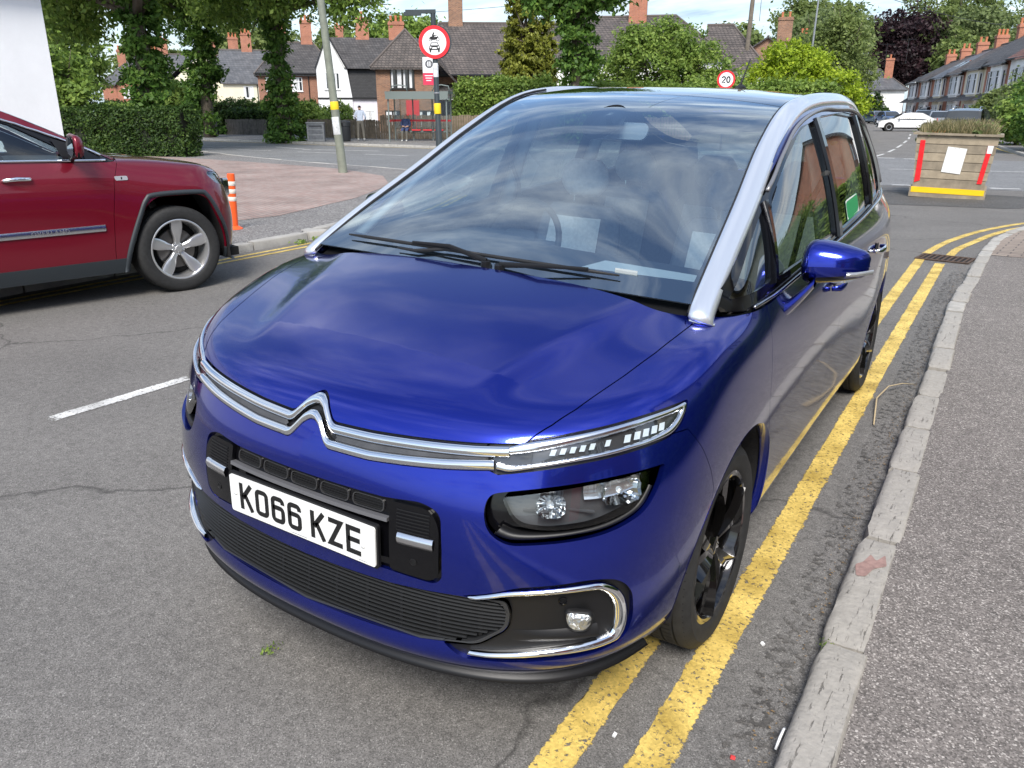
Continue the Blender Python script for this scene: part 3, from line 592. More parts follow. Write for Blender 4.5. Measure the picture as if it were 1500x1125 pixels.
# white house with black tile-hung upper floor
h = empty('white_gabled_house', (-49.8, 56.5, 0), R_(40), 'white house with black tile hung upper storey behind the man at the bus stop', 'house', G1)
W0, W1 = -3.4, 5.2
mb = MB(); mb.prism([(-3.2, 0), (-.9, 0), (-.9, 2.55), (-1.25, 5.1), (-2.75, 7.75), (-3.9, 5.0), (-3.9, 0)], 'Y', -.05, 1.2); mb.build('gable_wall', WROUGH, h)
mb = MB(); mb.box(-.9, 5.4, .1, 7, 0, 2.5); mb.build('wall', mat('lilac white render', (.68, .65, .70), .85, noise=(2, .05)), h)
MB().add([(-.9, -.02, 2.6), (5.5, -.02, 2.6), (5.5, .35, 5.2), (-1.25, .35, 5.2), (-.9, 1, 2.6), (5.5, 1, 2.6), (5.5, 1, 5.2), (-1.25, 1, 5.2)], [(0, 1, 2, 3), (1, 5, 6, 2), (0, 4, 5, 1), (0, 3, 7, 4), (3, 2, 6, 7), (4, 7, 6, 5)]).build('hung_tiles', BLKT, h)
MB().box(-3.95, 5.5, -.10, .05, 2.48, 2.62).build('string_course', GUT, h)
MB().add([(-1.45, -.15, 5.05), (5.8, -.15, 5.05), (5.6, 3.4, 7.85), (-2.75, 3.4, 7.85), (-2.8, -.2, 7.85), (5.8, 7, 5), (-1.4, 7, 5)], [(0, 1, 2, 3), (0, 3, 4), (2, 5, 6, 3)]).build('roof', RT1, h)
MB().tube([(-1.20, -.12, 5.0), (-2.78, -.12, 7.85), (-4.0, -.12, 5.0)], .07, 6).build('barge_board', GUT, h)
window(h, -2.6, 4.0, 1.35, 1.4, -.05, FRW, 3); window(h, -2.2, .9, 1.2, 1.3, -.05, FRW, 2); window(h, 3.0, 4.35, 2.3, 1.35, .0, FRW, 3); window(h, .6, .9, 1.0, 1.3, .1, FRW, 2)
MB().box(-2.75, -2.6, -.12, -.04, 5.9, 6.35).build('wall_plaque', REDD, h)
chimney(h, .2, 3.4, 7.2, 9.6, 1.2, pots=1); chimney(h, -1.9, 4.4, 7.4, 9.0, .7, pots=2); chimney(h, 3.3, 3.4, 7.2, 9.3, 1.4, pots=3)
# big dark roofed brick house behind the shelter
h = empty('brick_house', (-36.6, 49.6, 0), R_(34), 'large brick and cream house with a long dark hipped roof behind the bus shelter', 'house', G1)
walls(h, -1.3, 5.8, 0, 8.5, 4.35, BR3); walls(h, 5.8, 15.2, 0.04, 8.5, 4.35, BUFF); walls(h, -4.1, 0.1, -1.6, 5, 4.9, BR3, name='wing_wall')
gable_roof(h, -1.3, 8.4, 0, 8.5, 4.35, 7.95, RT2, 1.6, 0, over=.35); gable_roof(h, 8.4, 15.2, 0, 8.5, 4.35, 7.95, RT2, 0, 3.0, over=.35)
MB().tube([(8.4, 4.25, 8.0), (8.4, -.38, 4.1)], .12, 6).build('roof_rib', MATS['ridge tiles'], h)
gable_roof(h, -4.2, .2, -1.7, 6, 4.75, 7.1, RT2, 1.4, 0, axis='y', name='wing_roof', over=.25)
MB().add([(.3, -1.9, 5.1), (2.1, -.6, 3.15), (2.1, 1.2, 3.15), (.1, 1.2, 5.8), (.3, -1.9, 4.9), (2.1, -.6, 2.95)], [(0, 1, 2, 3), (0, 4, 5, 1)]).build('catslide', RT2, h)
window(h, -2.2, 3.75, 1.75, 1.45, -1.6, FRD, 4); window(h, 3.2, 3.45, .85, 1.3, 0, FRD, 2); window(h, -3.0, 1.0, 1.1, 1.1, -1.6, FRD, 2); window(h, -.3, .95, 1.6, 1.2, -1.6, FRD, 3)
MB().box(-2.0, -1.05, -1.68, -1.55, -.0, 2.25).build('door', REDD, h)
MB().box(.4, 5.4, -1.5, .0, 2.30, 2.42).build('porch_canopy', FRW, h); MB().add([(.3, -1.6, 2.42), (5.5, -1.6, 2.42), (5.2, 0, 3.4), (.5, 0, 3.4)], [(0, 1, 2, 3)]).build('porch_roof', RT1, h)
MB().box(.5, 5.2, -.12, -.04, 0, 2.2).build('garage_front', FRD, h); gutter(h, -1.5, 15.4, -.42, 4.02)
MB().box(-2.6, -2.5, -1.75, -1.6, 4.35, 4.75).build('alarm_box', FRW, h)
chimney(h, 1.6, 4.25, 7.2, 10.0, 1.1, .6, pots=2, m=BR3); chimney(h, 12.0, 4.25, 7.2, 9.6, .9, .6, 2)
# pale house with the brown hipped roof behind the round green tree
h = empty('pale_house', (-21.6, 55.6, 0), R_(20), 'pale house with wide brown hipped roof and double chimney above the round green tree', 'house')
walls(h, -7.2, 4.6, 0, 9, 5.3, WHITE); gable_roof(h, -7.2, 4.6, 0, 9, 5.3, 8.2, RT2, 0, 3.4, over=.4)
walls(h, 4.6, 7.4, 2, 9, 4.6, WHITE, name='side_wing'); gable_roof(h, 3.8, 7.6, 2, 9, 4.6, 7.6, RT2, 0, 2.2, over=.3, name='wing_roof')
for x in (-5, -2, 1.5): window(h, x, 3.9, 1.4, 1.2, 0, FRW, 3)
chimney(h, -1.6, 4.0, 7.3, 9.9, 1.3, .7, 2, BR2)
# gable end far behind the wooden pole
h = empty('brown_house', (-21.5, 84, 0), R_(16), 'brown gabled house end with chimney pots just right of the wooden pole', 'house')
walls(h, -3.5, 3.5, 0, 8, 6.2, BR3, gy=8.3); gable_roof(h, -3.5, 3.5, 0, 8, 6.2, 8.4, RT1, 0, 0, axis='y'); chimney(h, 1.6, 3, 7.4, 10.4, 1.4, .7, 2, BR3); chimney(h, 3.6, 5, 6, 9.0, .8, .6, 2)
window(h, 0, 4.6, 1.2, 1.2, 0, FRW, 2)
# --- terrace on the right hand side of the far street, facing the street (-x)
G2 = 'terraced houses along the far street'
def terrace(name, x, y, rz, w, wallm, bay, roofm, label, eave=5.3, ridge=8.0, pots=2, vine=False, door=REDD, skyl=0):
    """local: street front faces -X, frontage along Y, so rz turns it"""
    h = empty(name, (x, y, 0), R_(rz), label, 'house', G2); d = 8
    walls(h, 0, d, 0, w, eave, wallm, gx=None)
    # roof ridge along Y
    s = MB(); s.add([(-.35, 0, eave-.1), (-.35, w, eave-.1), (d/2, w, ridge), (d/2, 0, ridge), (d+.3, 0, eave-.1), (d+.3, w, eave-.1), (-.35, 0, eave-.28), (-.35, w, eave-.28)], [(0, 1, 2, 3), (3, 2, 5, 4), (0, 6, 7, 1)])
    ro = s.build('roof', roofm, h)
    MB().prism([(0, eave), (d/2, ridge-.08), (d, eave)], 'Y', .0, w).build('gable', wallm, h)
    MB().tube([(d/2, 0, ridge+.02), (d/2, w, ridge+.02)], .09, 6).build('ridge', MATS['ridge tiles'], ro)
    MB().tube([(-.38, 0, eave-.18), (-.38, w, eave-.18)], .07, 6).build('gutter', GUT, h)
    # two storey square bay
    b0, b1 = w*.10, w*.58
    if bay:
        mb = MB(); mb.box(-.38, .0, b0, b1, 0, eave-.3); mb.build('bay', bay, h)
        MB().add([(-.58, b0-.15, eave-.32), (-.58, b1+.15, eave-.32), (.3, b1-.2, eave+.55), (.3, b0+.2, eave+.55)], [(0, 1, 2, 3)]).build('bay_roof', roofm, h)
        for z, hh in ((3.75, 1.65), (1.35, 1.5)):
            window(h, (b0+b1)/2, z, (b1-b0)*.86, hh, -.38, FRW, 3, ax='X', side=-1, top=True)
            window(h, -.19, z, .26, hh, b0, FRW, 1, ax='Y', curtain=False)
        MB().add([(-.95, b0-.3, 2.35), (-.95, w*.95, 2.35), (-.02, w*.95, 2.95), (-.02, b0-.3, 2.95)], [(0, 1, 2, 3)]).build('porch_roof', RT1, h)
    window(h, w*.78, 3.75, w*.18, 1.6, 0, FRW, 2, ax='X', side=-1); MB().box(-.05, .02, w*.68, w*.86, 0, 2.1).build('door', door, h)
    q_ = (int(w*1000)+int(x*10)) % 3; chimney(h, d*(.5, .40, .56)[q_], w-.15, ridge-1.6, ridge+(.95, .60, .78)[q_], (1.0, 1.3, .85)[q_], .7, pots, (BR2, BR1, BR2)[q_])
    for k in range(skyl): MB().obox((d*.22, w*(.35+.3*k), lerp(eave, ridge, .46)), (1.1, .7, .08), (0, -math.atan2(ridge-eave, d/2), 0)).build('skylight', PANE, ro)
    if vine: 
        rg_ = np.random.RandomState(2); V = []; F = []
        for i in range(420):
            z = rg_.uniform(.3, 4.9); y_ = w*.64+rg_.randn()*.22*(1.2-.1*z); s_ = .12; k = len(V); V += [(-.1-rg_.rand()*.2, y_-s_, z-s_), (-.15, y_+s_, z-s_*.6), (-.12-rg_.rand()*.2, y_+s_*.4, z+s_)]; F.append((k, k+1, k+2))
        mesh_obj('climbing_vine', V, F, mat('vine leaf', (.05, .15, .02), .7), h)
    return h
P_ = [(3.2, 62.5), (1.5, 68.3), (-.3, 74.1), (-2.1, 79.9), (-3.9, 85.7), (-5.7, 91.5), (-7.5, 97.3), (-9.3, 103.1), (-11.1, 108.9), (-13, 114.7)]
spec = [('white_terraced_house', WHITE, WHITE, RT3, 'white painted terraced house at the right edge with tall arched bay windows', 1, 0, 5.6, 8.3),
 ('white_terraced_house', WHITE, WHITE, RT4, 'white bay fronted terraced house under the red brown tiled roof with skylights', 2, 2, 5.4, 8.2),
 ('brick_terraced_house', BR2, WHITE, RT1, 'brick and white terraced house with a dark roof beside the red tiled one', 2, 0, 5.2, 7.9),
 ('white_terraced_house', CREAM, CREAM, RT1, 'terraced house with cream bay and broad orange chimney left of the dark roofed pair', 3, 0, 5.1, 7.8),
 ('brick_terraced_house', BR2, WHITE, RT2, 'terraced house with green climbing vine up its front', 3, 0, 4.9, 7.4),
 ('brick_terraced_house', BR2, CREAM, RT3, 'orange brick terraced house with skylights just left of the vine covered one', 2, 2, 4.8, 7.2),
 ('brick_terraced_house', BR2, WHITE, RT2, 'orange brick terraced house with white bays above the white van', 2, 0, 4.7, 7.0),
 ('brick_terraced_house', BR2, WHITE, RT1, 'last terraced house of the row, with a black porch next to the white hipped house', 2, 0, 4.6, 6.8)]
for k, (nm, wm, bm_, rm_, lab, pots, sky_, ea, ri) in enumerate(spec):
    a, b_ = P_[k], P_[k+1]; L_ = math.hypot(b_[0]-a[0], b_[1]-a[1]); ang = math.degrees(math.atan2(-(b_[0]-a[0]), b_[1]-a[1]))
    terrace(nm, a[0], a[1], ang, L_, wm, bm_, rm_, lab, ea, ri, pots, vine=(k == 4), skyl=sky_)
h = empty('white_hipped_house', (-19.0, 128.5, 0), R_(8), 'white hipped roof house facing down the far street with a red chimney', 'house')
walls(h, -3.6, 5.2, 0, 8, 4.6, WHITE); gable_roof(h, -3.6, 5.2, 0, 8, 4.6, 7.2, RT3, 3.6, 3.6, over=.4)
window(h, 1.0, 3.6, 2.4, 1.4, 0, FRW, 3, top=True); window(h, 1.0, 1.4, 3.2, 1.5, -.7, FRW, 4, top=True); MB().box(-.7, 2.7, -.7, 0, 0, 2.2).build('bay', WHITE, h); MB().add([(-1, -1, 2.2), (3, -1, 2.2), (2.4, 0, 3.1), (-.4, 0, 3.1)], [(0, 1, 2, 3)]).build('bay_roof', RT1, h)
chimney(h, 2.8, 2.4, 5.6, 8.6, 1.1, .8, 1); chimney(h, -1, 5, 6.2, 8.2, 1.1, .8, 1)
MB().box(-5.4, -3.6, .5, 7, 0, 4.8).build('side_wing', BR2, h)
h = empty('brick_cottage', (-25.5, 136, 0), R_(6), 'small orange brick house half hidden by trees at the far street end', 'house')
walls(h, -3, 3, 0, 7, 5.0, BR2); gable_roof(h, -3, 3, 0, 7, 5.0, 7.6, RT1, 2, 2); window(h, -1.3, 3.6, 1.3, 1.3, 0, FRW, 2); window(h, 1.4, 1.3, 1.8, 1.3, 0, FRW, 3)
# houses on our side of the street behind the camera, seen only as reflections in the car
G3 = 'houses on the near side of the street'
for k, (x_, y, wm, lab) in enumerate(((6.5, -9, BR1, 'red brick house with white windows on the near footway'), (6.0, 2.5, CREAM, 'cream rendered house on the near footway beside the parked car'), (6.5, 36.5, BR1, 'red brick house on the far right corner across the main road'))):
    h = empty('street_house', (x_, y, .05), 0, lab, 'house', G3); walls(h, 0, 8, 0, 9, 5.2, wm, gy=8.2)
    gable_roof(h, 0, 8, 0, 9, 5.2, 8.2, RT1, 0, 0, axis='y')
    for yy in (2.2, 6.4):
        for z in (1.5, 3.9): window(h, yy, z, 1.7, 1.3, 0, FRW, 3, ax='X', side=-1)
    MB().box(-.06, .02, 4.0, 4.9, 0, 2.1).build('door', REDD, h)
# ================================================================== TREES, HEDGES, PLANTS
def leafm(name, dark, mid, light, rough=.55, trans=.42):
    m = bpy.data.materials.new(name); m.use_nodes = True; t = m.node_tree; b = t.nodes['Principled BSDF']; L = t.links.new; o = t.nodes['Material Output']
    at = t.nodes.new('ShaderNodeAttribute'); at.attribute_name = 'v'; r = t.nodes.new('ShaderNodeValToRGB'); e = r.color_ramp.elements; e[0].position = 0; e[0].color = tuple(dark)+(1,); e[1].position = 1; e[1].color = tuple(light)+(1,); q = e.new(.5); q.color = tuple(mid)+(1,)
    L(at.outputs['Fac'], r.inputs[0]); L(r.outputs[0], b.inputs['Base Color']); b.inputs['Roughness'].default_value = rough; b.inputs['Specular IOR Level'].default_value = .35
    tr = t.nodes.new('ShaderNodeBsdfTranslucent'); L(r.outputs[0], tr.inputs[0]); mx_ = t.nodes.new('ShaderNodeMixShader'); mx_.inputs[0].default_value = trans; L(b.outputs[0], mx_.inputs[1]); L(tr.outputs[0], mx_.inputs[2]); L(mx_.outputs[0], o.inputs[0])
    MATS[name] = m; return m
LG1 = leafm('fresh leaf', (.07, .12, .02), (.18, .28, .05), (.38, .48, .10))
LG2 = leafm('ivy leaf', (.035, .08, .015), (.10, .20, .032), (.25, .37, .07))
LG3 = leafm('dark hedge leaf', (.018, .04, .010), (.045, .092, .018), (.15, .23, .045))
LG4 = leafm('lime leaf', (.14, .22, .015), (.31, .42, .025), (.52, .60, .05))
LG5 = leafm('golden conifer', (.10, .105, .018), (.23, .25, .035), (.40, .42, .07))
LG6 = leafm('copper beech leaf', (.012, .008, .010), (.032, .016, .020), (.075, .035, .04))
LG7 = leafm('soft willow leaf', (.08, .115, .04), (.17, .22, .075), (.27, .32, .13))
LG8 = leafm('far green leaf', (.07, .10, .03), (.17, .225, .06), (.30, .36, .11))
LG9 = leafm('shrub leaf', (.08, .14, .025), (.20, .30, .055), (.38, .47, .11))
BARK = mat('bark', (.13, .105, .08), .9, noise=(4, .4), bump=(12, .8, .03)); BARKP = mat('pale bark', (.24, .22, .18), .9, noise=(4, .3), bump=(10, .6, .02))
def leaf_mesh(name, C, R, size, m, parent=None, seed=0, droop=.0, aspect=1.5):
    """C (n,3) leaf positions, R (n,3) outward directions; each leaf one bent quad"""
    rg = np.random.RandomState(seed); n = len(C); d = R/(np.linalg.norm(R, axis=1)[:, None]+1e-9)
    nr = d*.55+rg.randn(n, 3)*.6+np.array((0, 0, .45)); nr /= np.linalg.norm(nr, axis=1)[:, None]
    a = np.cross(nr, rg.randn(n, 3)); a[:, 2] -= droop; a -= nr*(a*nr).sum(1)[:, None]; a /= np.linalg.norm(a, axis=1)[:, None]; b = np.cross(nr, a)
    s = (size*rg.uniform(.6, 1.25, n))[:, None]; v = np.empty((n, 4, 3))
    v[:, 0] = C-a*s*.6*aspect; v[:, 1] = C+b*s*.5-nr*s*.12; v[:, 2] = C+a*s*.6*aspect; v[:, 3] = C-b*s*.5-nr*s*.12
    me = bpy.data.meshes.new(name); me.vertices.add(n*4); me.vertices.foreach_set('co', v.ravel()); me.loops.add(n*4); me.loops.foreach_set('vertex_index', np.arange(n*4, dtype=np.int32)); me.polygons.add(n)
    me.polygons.foreach_set('loop_start', np.arange(0, n*4, 4, dtype=np.int32)); me.polygons.foreach_set('loop_total', np.full(n, 4, np.int32)); me.update(calc_edges=True); me.validate()
    at = me.attributes.new('v', 'FLOAT', 'FACE'); 
    at.data.foreach_set('value', np.clip(rg.normal(.48, .20, n)+.10*np.sin(C[:, 0]*1.7+seed)*np.sin(C[:, 2]*2.1), 0, 1).astype(np.float32)); me.materials.append(m)
    o = bpy.data.objects.new(name, me); COL.objects.link(o)
    if parent: o.parent = parent
    return o
def blob_points(blobs, n, seed, shell=.62, clump=None, csz=.35):
    """points in a set of ellipsoids, denser near their skins and gathered into clumps"""
    rg = np.random.RandomState(seed); B = np.array(blobs, float); vol = B[:, 3]*B[:, 4]+B[:, 4]*B[:, 5]+B[:, 3]*B[:, 5]; p = vol/vol.sum()
    nc = clump or max(30, n//45); k = rg.choice(len(B), nc, p=p); d = rg.randn(nc, 3); d /= np.linalg.norm(d, axis=1)[:, None]; r = (shell+(1-shell)*rg.rand(nc)**.6)*(1+.10*rg.randn(nc))
    cc = B[k, :3]+d*B[k, 3:6]*r[:, None]; j = rg.choice(nc, n); w = rg.uniform(.5, 1.4, nc)[j][:, None]
    P = cc[j]+rg.randn(n, 3)*np.array((csz, csz, csz*.62))*w; R = P-B[k[j], :3]; return P, R
def limbs(name, m, segs, parent):
    mb = MB()
    for P, r in segs: mb.tube([tuple(p) for p in P], r, 8)
    return mb.build(name, m, parent, smooth=True)
def tree(name, x, y, label, crown, leaf, n, size, trunk_h, tr=.25, seed=0, group=None, bark=BARK, ivy=None, ivyleaf=None, lean=(0, 0), droop=0, csz=.35, shell=.62, clump=None, z0=0):
    """crown: ellipsoids (dx, dy, z, rx, ry, rz) relative to the foot"""
    t = empty(name, (x, y, z0), 0, label, 'tree', group); rg = np.random.RandomState(seed+50)
    segs = [([(0, 0, -.1), (lean[0]*.3+.04, lean[1]*.3, trunk_h*.35), (lean[0]*.7-.03, lean[1]*.7+.03, trunk_h*.7), (lean[0], lean[1], trunk_h)], [tr*1.25, tr, tr*.85, tr*.7])]
    for b in crown:
        for q in range(2):
            e = np.array(b[:3])+rg.randn(3)*np.array(b[3:6])*.3; m0 = np.array((lean[0], lean[1], trunk_h*.92)); mid = (m0+e)/2+rg.randn(3)*.25; mid[2] += .2
            segs.append(([m0, mid, e, e+(e-mid)*.45], [tr*.5, tr*.3, tr*.16, tr*.05]))
            for w in range(3):
                f = e+rg.randn(3)*np.array(b[3:6])*.5; segs.append(([mid, (mid+f)/2+rg.randn(3)*.1, f], [tr*.17, tr*.1, tr*.03]))
    limbs('trunk', bark, segs, t)
    P, R = blob_points(crown, n, seed, shell, clump, csz); leaf_mesh('crown', P, R, size, leaf, t, seed, droop)
    if ivy:
        P, R = blob_points(ivy, int(sum(b[5]*b[3] for b in ivy)*2600), seed+7, .72, None, .15); leaf_mesh('ivy', P, R, .13, ivyleaf or LG2, t, seed+3)
    return t
def col(h0, h1, r0, r1, step=.7, wob=.15, seed=0):
    rg = random.Random(seed); out = []; z = h0
    while z < h1: k = (z-h0)/(h1-h0); r = lerp(r0, r1, k)*rg.uniform(.85, 1.15); out.append((rg.uniform(-wob, wob), rg.uniform(-wob, wob), z, r, r, step*.75)); z += step
    return out
def hedge(name, label, x0, x1, y0, y1, h, leaf, n, size, rz=0, loc=(0, 0), seed=0, group=None, cat='hedge', jit=.05):
    """clipped hedge: leaves on the faces of a box, dark twiggy core inside"""
    t = empty(name, (loc[0], loc[1], .08), rz, label, cat, group); rg = np.random.RandomState(seed); L = x1-x0; D = y1-y0
    A = [(L*h, 0), (L*h, 1), (D*h, 2), (D*h, 3), (L*D, 4)]; tot = sum(a for a, _ in A); P = []; R = []
    for a, k in A:
        m_ = int(n*a/tot); u = rg.rand(m_); v = rg.rand(m_); z0 = np.zeros(m_)
        if k < 2: p = np.stack([x0+u*L, np.full(m_, y0 if k == 0 else y1), v*h], 1); r = np.tile((0, -1 if k == 0 else 1, 0), (m_, 1))
        elif k < 4: p = np.stack([np.full(m_, x0 if k == 2 else x1), y0+u*D, v*h], 1); r = np.tile((-1 if k == 2 else 1, 0, 0), (m_, 1))
        else: p = np.stack([x0+u*L, y0+v*D, np.full(m_, h)], 1); r = np.tile((0, 0, 1), (m_, 1))
        w = .06*np.sin(p[:, 0]*2.1+p[:, 2]*1.3)+.05*np.sin(p[:, 0]*5.3+seed)+.04*np.sin(p[:, 2]*7+p[:, 1]*3); p = p+r*(w[:, None]+rg.randn(m_, 1)*jit); p += rg.randn(m_, 3)*.02; P.append(p); R.append(r.astype(float))
    leaf_mesh('foliage', np.vstack(P), np.vstack(R), size, leaf, t, seed)
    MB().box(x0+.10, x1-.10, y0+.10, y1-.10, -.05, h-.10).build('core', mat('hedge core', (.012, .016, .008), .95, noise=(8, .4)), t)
    return t
def shrub(name, label, x, y, blobs, leaf, n, size, seed=0, group=None, cat='shrub', csz=.16, z0=.08):
    t = empty(name, (x, y, z0), 0, label, cat, group); rg = np.random.RandomState(seed)
    limbs('stems', BARK, [([(rg.randn()*.05, rg.randn()*.05, -.1), (b[0]*.5, b[1]*.5, b[2]*.5), (b[0], b[1], b[2]), (b[0]+rg.randn()*b[3]*.4, b[1]+rg.randn()*b[3]*.4, b[2]+b[5]*.5)], [.05, .04, .025, .01]) for b in blobs for _ in range(2)], t)
    P, R = blob_points(blobs, n, seed, .6, None, csz); P[:, 2] = np.maximum(P[:, 2], .02); leaf_mesh('foliage', P, R, size, leaf, t, seed); return t
GT = 'ivy clad street trees along the main road'
# clipped hedge behind the red car, and the trees over it
hedge('clipped_hedge', 'dense dark clipped hedge beyond the red car, on the corner beside the main road', -16.5, 0, 0, .85, 1.56, LG3, 62000, .062, rz=R_(20), loc=(-22.5, 16.75), seed=1, jit=.035)
tree('street_tree', -28.2, 19.6, 'largest ivy clad tree, rising behind the clipped hedge left of the picture', [(0,0,9.2,4.6,4.6,3.4),(-2.8,-1,7.4,2.8,2.6,2.2),(2.6,.5,8.2,2.4,2.4,2.0),(3.0,-1.6,7.2,1.4,1.4,1.2),(-4.6,0,6.0,1.9,1.9,1.7),(-6.4,.6,7.2,2.6,2.6,2.6),(.6,-2.6,9.5,3,3,2.6)], LG1, 36000, .14, 5.4, .34, 11, GT, ivy=col(.3, 6.4, .78, .80, .6, .2, 3), ivyleaf=LG2, droop=.8, csz=.42)
tree('street_tree', -38.6, 30.6, 'slim ivy clad tree between the clipped hedge and the cream gabled house', [(0,0,10.2,4.0,4.0,3.2),(-2.2,0,7.6,2.0,2,1.7),(1.9,-.5,8.2,2.2,2.2,1.9),(3.0,.6,6.9,1.3,1.3,1.2),(-3.8,.2,8.6,2.0,2,1.8)], LG1, 24000, .15, 6.5, .30, 12, GT, ivy=col(2.4, 8.2, .85, 1.15, .6, .2, 4)+[(.5,-.3,.8,.7,.7,.6),(-.35,-.3,2.2,.6,.6,.8)], ivyleaf=LG2, droop=.8, csz=.42)
tree('street_tree', -30.6, 28.8, 'ivy clad tree with a leafy skirt at its foot beside the grey cabinet', [(.4,0,9.8,4.2,4.2,3.3),(3.4,0,7.6,2.4,2.4,1.9),(-2.9,-.3,7.2,2.1,2.1,1.7),(5.0,.2,6.4,1.2,1.2,1.2),(1.6,-1.6,7.0,1.8,1.8,1.2),(-4.6,0,8.4,2,2,1.8)], LG1, 27000, .14, 6.5, .30, 13, GT, ivy=col(.3, 3.6, 1.05, .55, .5, .15, 5)+col(3.6, 7.6, .42, .8, .6, .15, 6), ivyleaf=LG2, droop=.8, csz=.40)
tree('conifer', -24.3, 42.6, 'tall narrow golden conifer left of the dark ivy covered trunk', [(0,0,z,lerp(1.75,.85,(z-1)/10),lerp(1.75,.85,(z-1)/10),1.3) for z in np.arange(1, 12, 1.0)], LG5, 40000, .13, 3, .2, 14, csz=.13, shell=.94, droop=-1.2)
tree('ivy_covered_tree', -16.3, 33.2, 'dark ivy smothered trunk behind the car roof, right of the golden conifer', [(.1,0,8.4,2.1,2.1,1.9),(-1.5,0,6.6,1.0,1,1.0),(1.3,.2,6.9,1.2,1.2,1.1),(2.0,0,8.6,1.4,1.4,1.4),(-1.6,.3,8.6,1.3,1.3,1.3)], LG2, 15000, .15, 6.2, .28, 15, ivy=col(.3, 7.2, .80, .95, .6, .2, 7), ivyleaf=LG2, csz=.34)
tree('round_tree', -16.6, 43.6, 'broad round green tree in front of the pale house', [(0,0,3.9,2.9,2.6,2.1),(-2.3,0,3.0,1.8,1.8,1.7),(2.3,0,3.2,2.0,1.8,1.8),(.8,-.8,4.9,1.5,1.4,1.2),(-1.0,-.5,5.3,1.1,1,.9),(3.3,.2,2.5,1.3,1.3,1.2),(-3.1,.3,2.2,1.2,1.2,1.2)], LG9, 30000, .12, 1.9, .18, 16, csz=.24)
tree('lime_green_tree', -9.9, 47.7, 'bright lime green tree right of the wooden pole', [(0,0,3.3,2.0,1.8,1.6),(-1.9,0,2.8,1.4,1.3,1.4),(1.8,0,2.7,1.5,1.3,1.2),(-.6,-.3,4.4,1.1,1,.9),(2.8,.2,1.9,1.1,1,.9),(.9,-.5,2.0,1.3,1.1,1.0)], LG4, 24000, .11, 1.5, .13, 17, bark=BARKP, csz=.22)
tree('green_tree', -10.2, 58, 'mid green tree between the lime green tree and the far street', [(0,0,4.6,1.9,1.9,2.2),(.6,0,6.2,1.3,1.3,1.3),(-1,0,3.0,1.5,1.5,1.5)], LG8, 15000, .13, 2.6, .16, 18, csz=.28)
tree('green_tree', -12.5, 66, 'dull green tree behind the lime green one', [(0,0,5.0,2.8,2.5,2.4),(2.2,0,4.2,1.8,1.8,1.8),(-2.2,0,4.4,1.9,1.9,1.9)], LG8, 15000, .15, 2.6, .16, 19, csz=.3)
GF = 'tall trees on the skyline beyond the houses'
def far_tree(x, y, r, h, leaf, lab, seed, n=13000, name='skyline_tree', size=.42, w=1.0):
    rg = random.Random(seed); B = [(0,0,h*.62,r*.85,r*.85,h*.34)]
    for k in range(7): a = rg.uniform(0, 6.28); q = rg.uniform(.35, .75)*r; B.append((cos(a)*q*w, sin(a)*q, h*rg.uniform(.35, .86), r*rg.uniform(.3, .5), r*rg.uniform(.3, .5), h*rg.uniform(.10, .18)))
    return tree(name, x, y, lab, B, leaf, n, size, h*.35, r*.06, seed, GF, csz=r*.10)
far_tree(-34, 114, 6.0, 12.8, LG8, 'dark green skyline tree just left of the soft grey green one', 31, w=1.3)
far_tree(-24.5, 117, 7.5, 13.6, LG7, 'soft grey green willow like tree behind the lime green tree', 32, 20000, size=.34)
far_tree(-31.5, 158, 9.0, 21, LG8, 'tallest green skyline tree left of the copper beech', 33, 16000)
far_tree(-19.3, 172, 8.2, 19.5, LG6, 'dark purple copper beech above the end of the far street', 34, 22000, 'copper_beech', size=.40)
far_tree(-13.0, 205, 10.5, 28, LG8, 'tall airy green tree right of the copper beech', 35, 15000)
far_tree(-7.8, 172, 7.0, 19.0, LG7, 'yellowish green rounded tree above the terrace chimneys', 36, 13000)
far_tree(-9.5, 158, 5.0, 14.5, LG8, 'small dark tree in front of the airy tall one', 37, 9000)
far_tree(-3.0, 215, 9, 25, LG8, 'skyline tree with ragged top near the right edge', 38, 11000)
far_tree(2.5, 180, 6, 14.5, LG8, 'low green skyline tree at the right edge', 39, 8000)
far_tree(-62, 78, 6.5, 11.8, LG1, 'bright green tree behind the bus shelter roofs', 40, 14000, size=.32)
far_tree(-98, 88, 8, 14.5, LG8, 'dark tree above the cream gabled house chimneys', 41, 12000, size=.4)
far_tree(-88, 96, 7, 14.0, LG8, 'second dark tree above the slate roofs on the left', 42, 9000, size=.4)
far_tree(-58, 33, 3.2, 6.0, LG1, 'loose pale green tree behind the left end of the clipped hedge', 43, 16000, size=.2)
far_tree(-72, 42, 4.5, 11.0, LG9, 'tall light green tree at the left edge beside the white building', 44, 15000, size=.24)
far_tree(-45.5, 27.5+6, 2.2, 3.4, LG9, 'bushy tree low behind the clipped hedge', 45, 12000, size=.16)
far_tree(-120, 86, 7, 12, LG8, 'distant dark tree in the gap of the street trees', 46, 7000, size=.45)
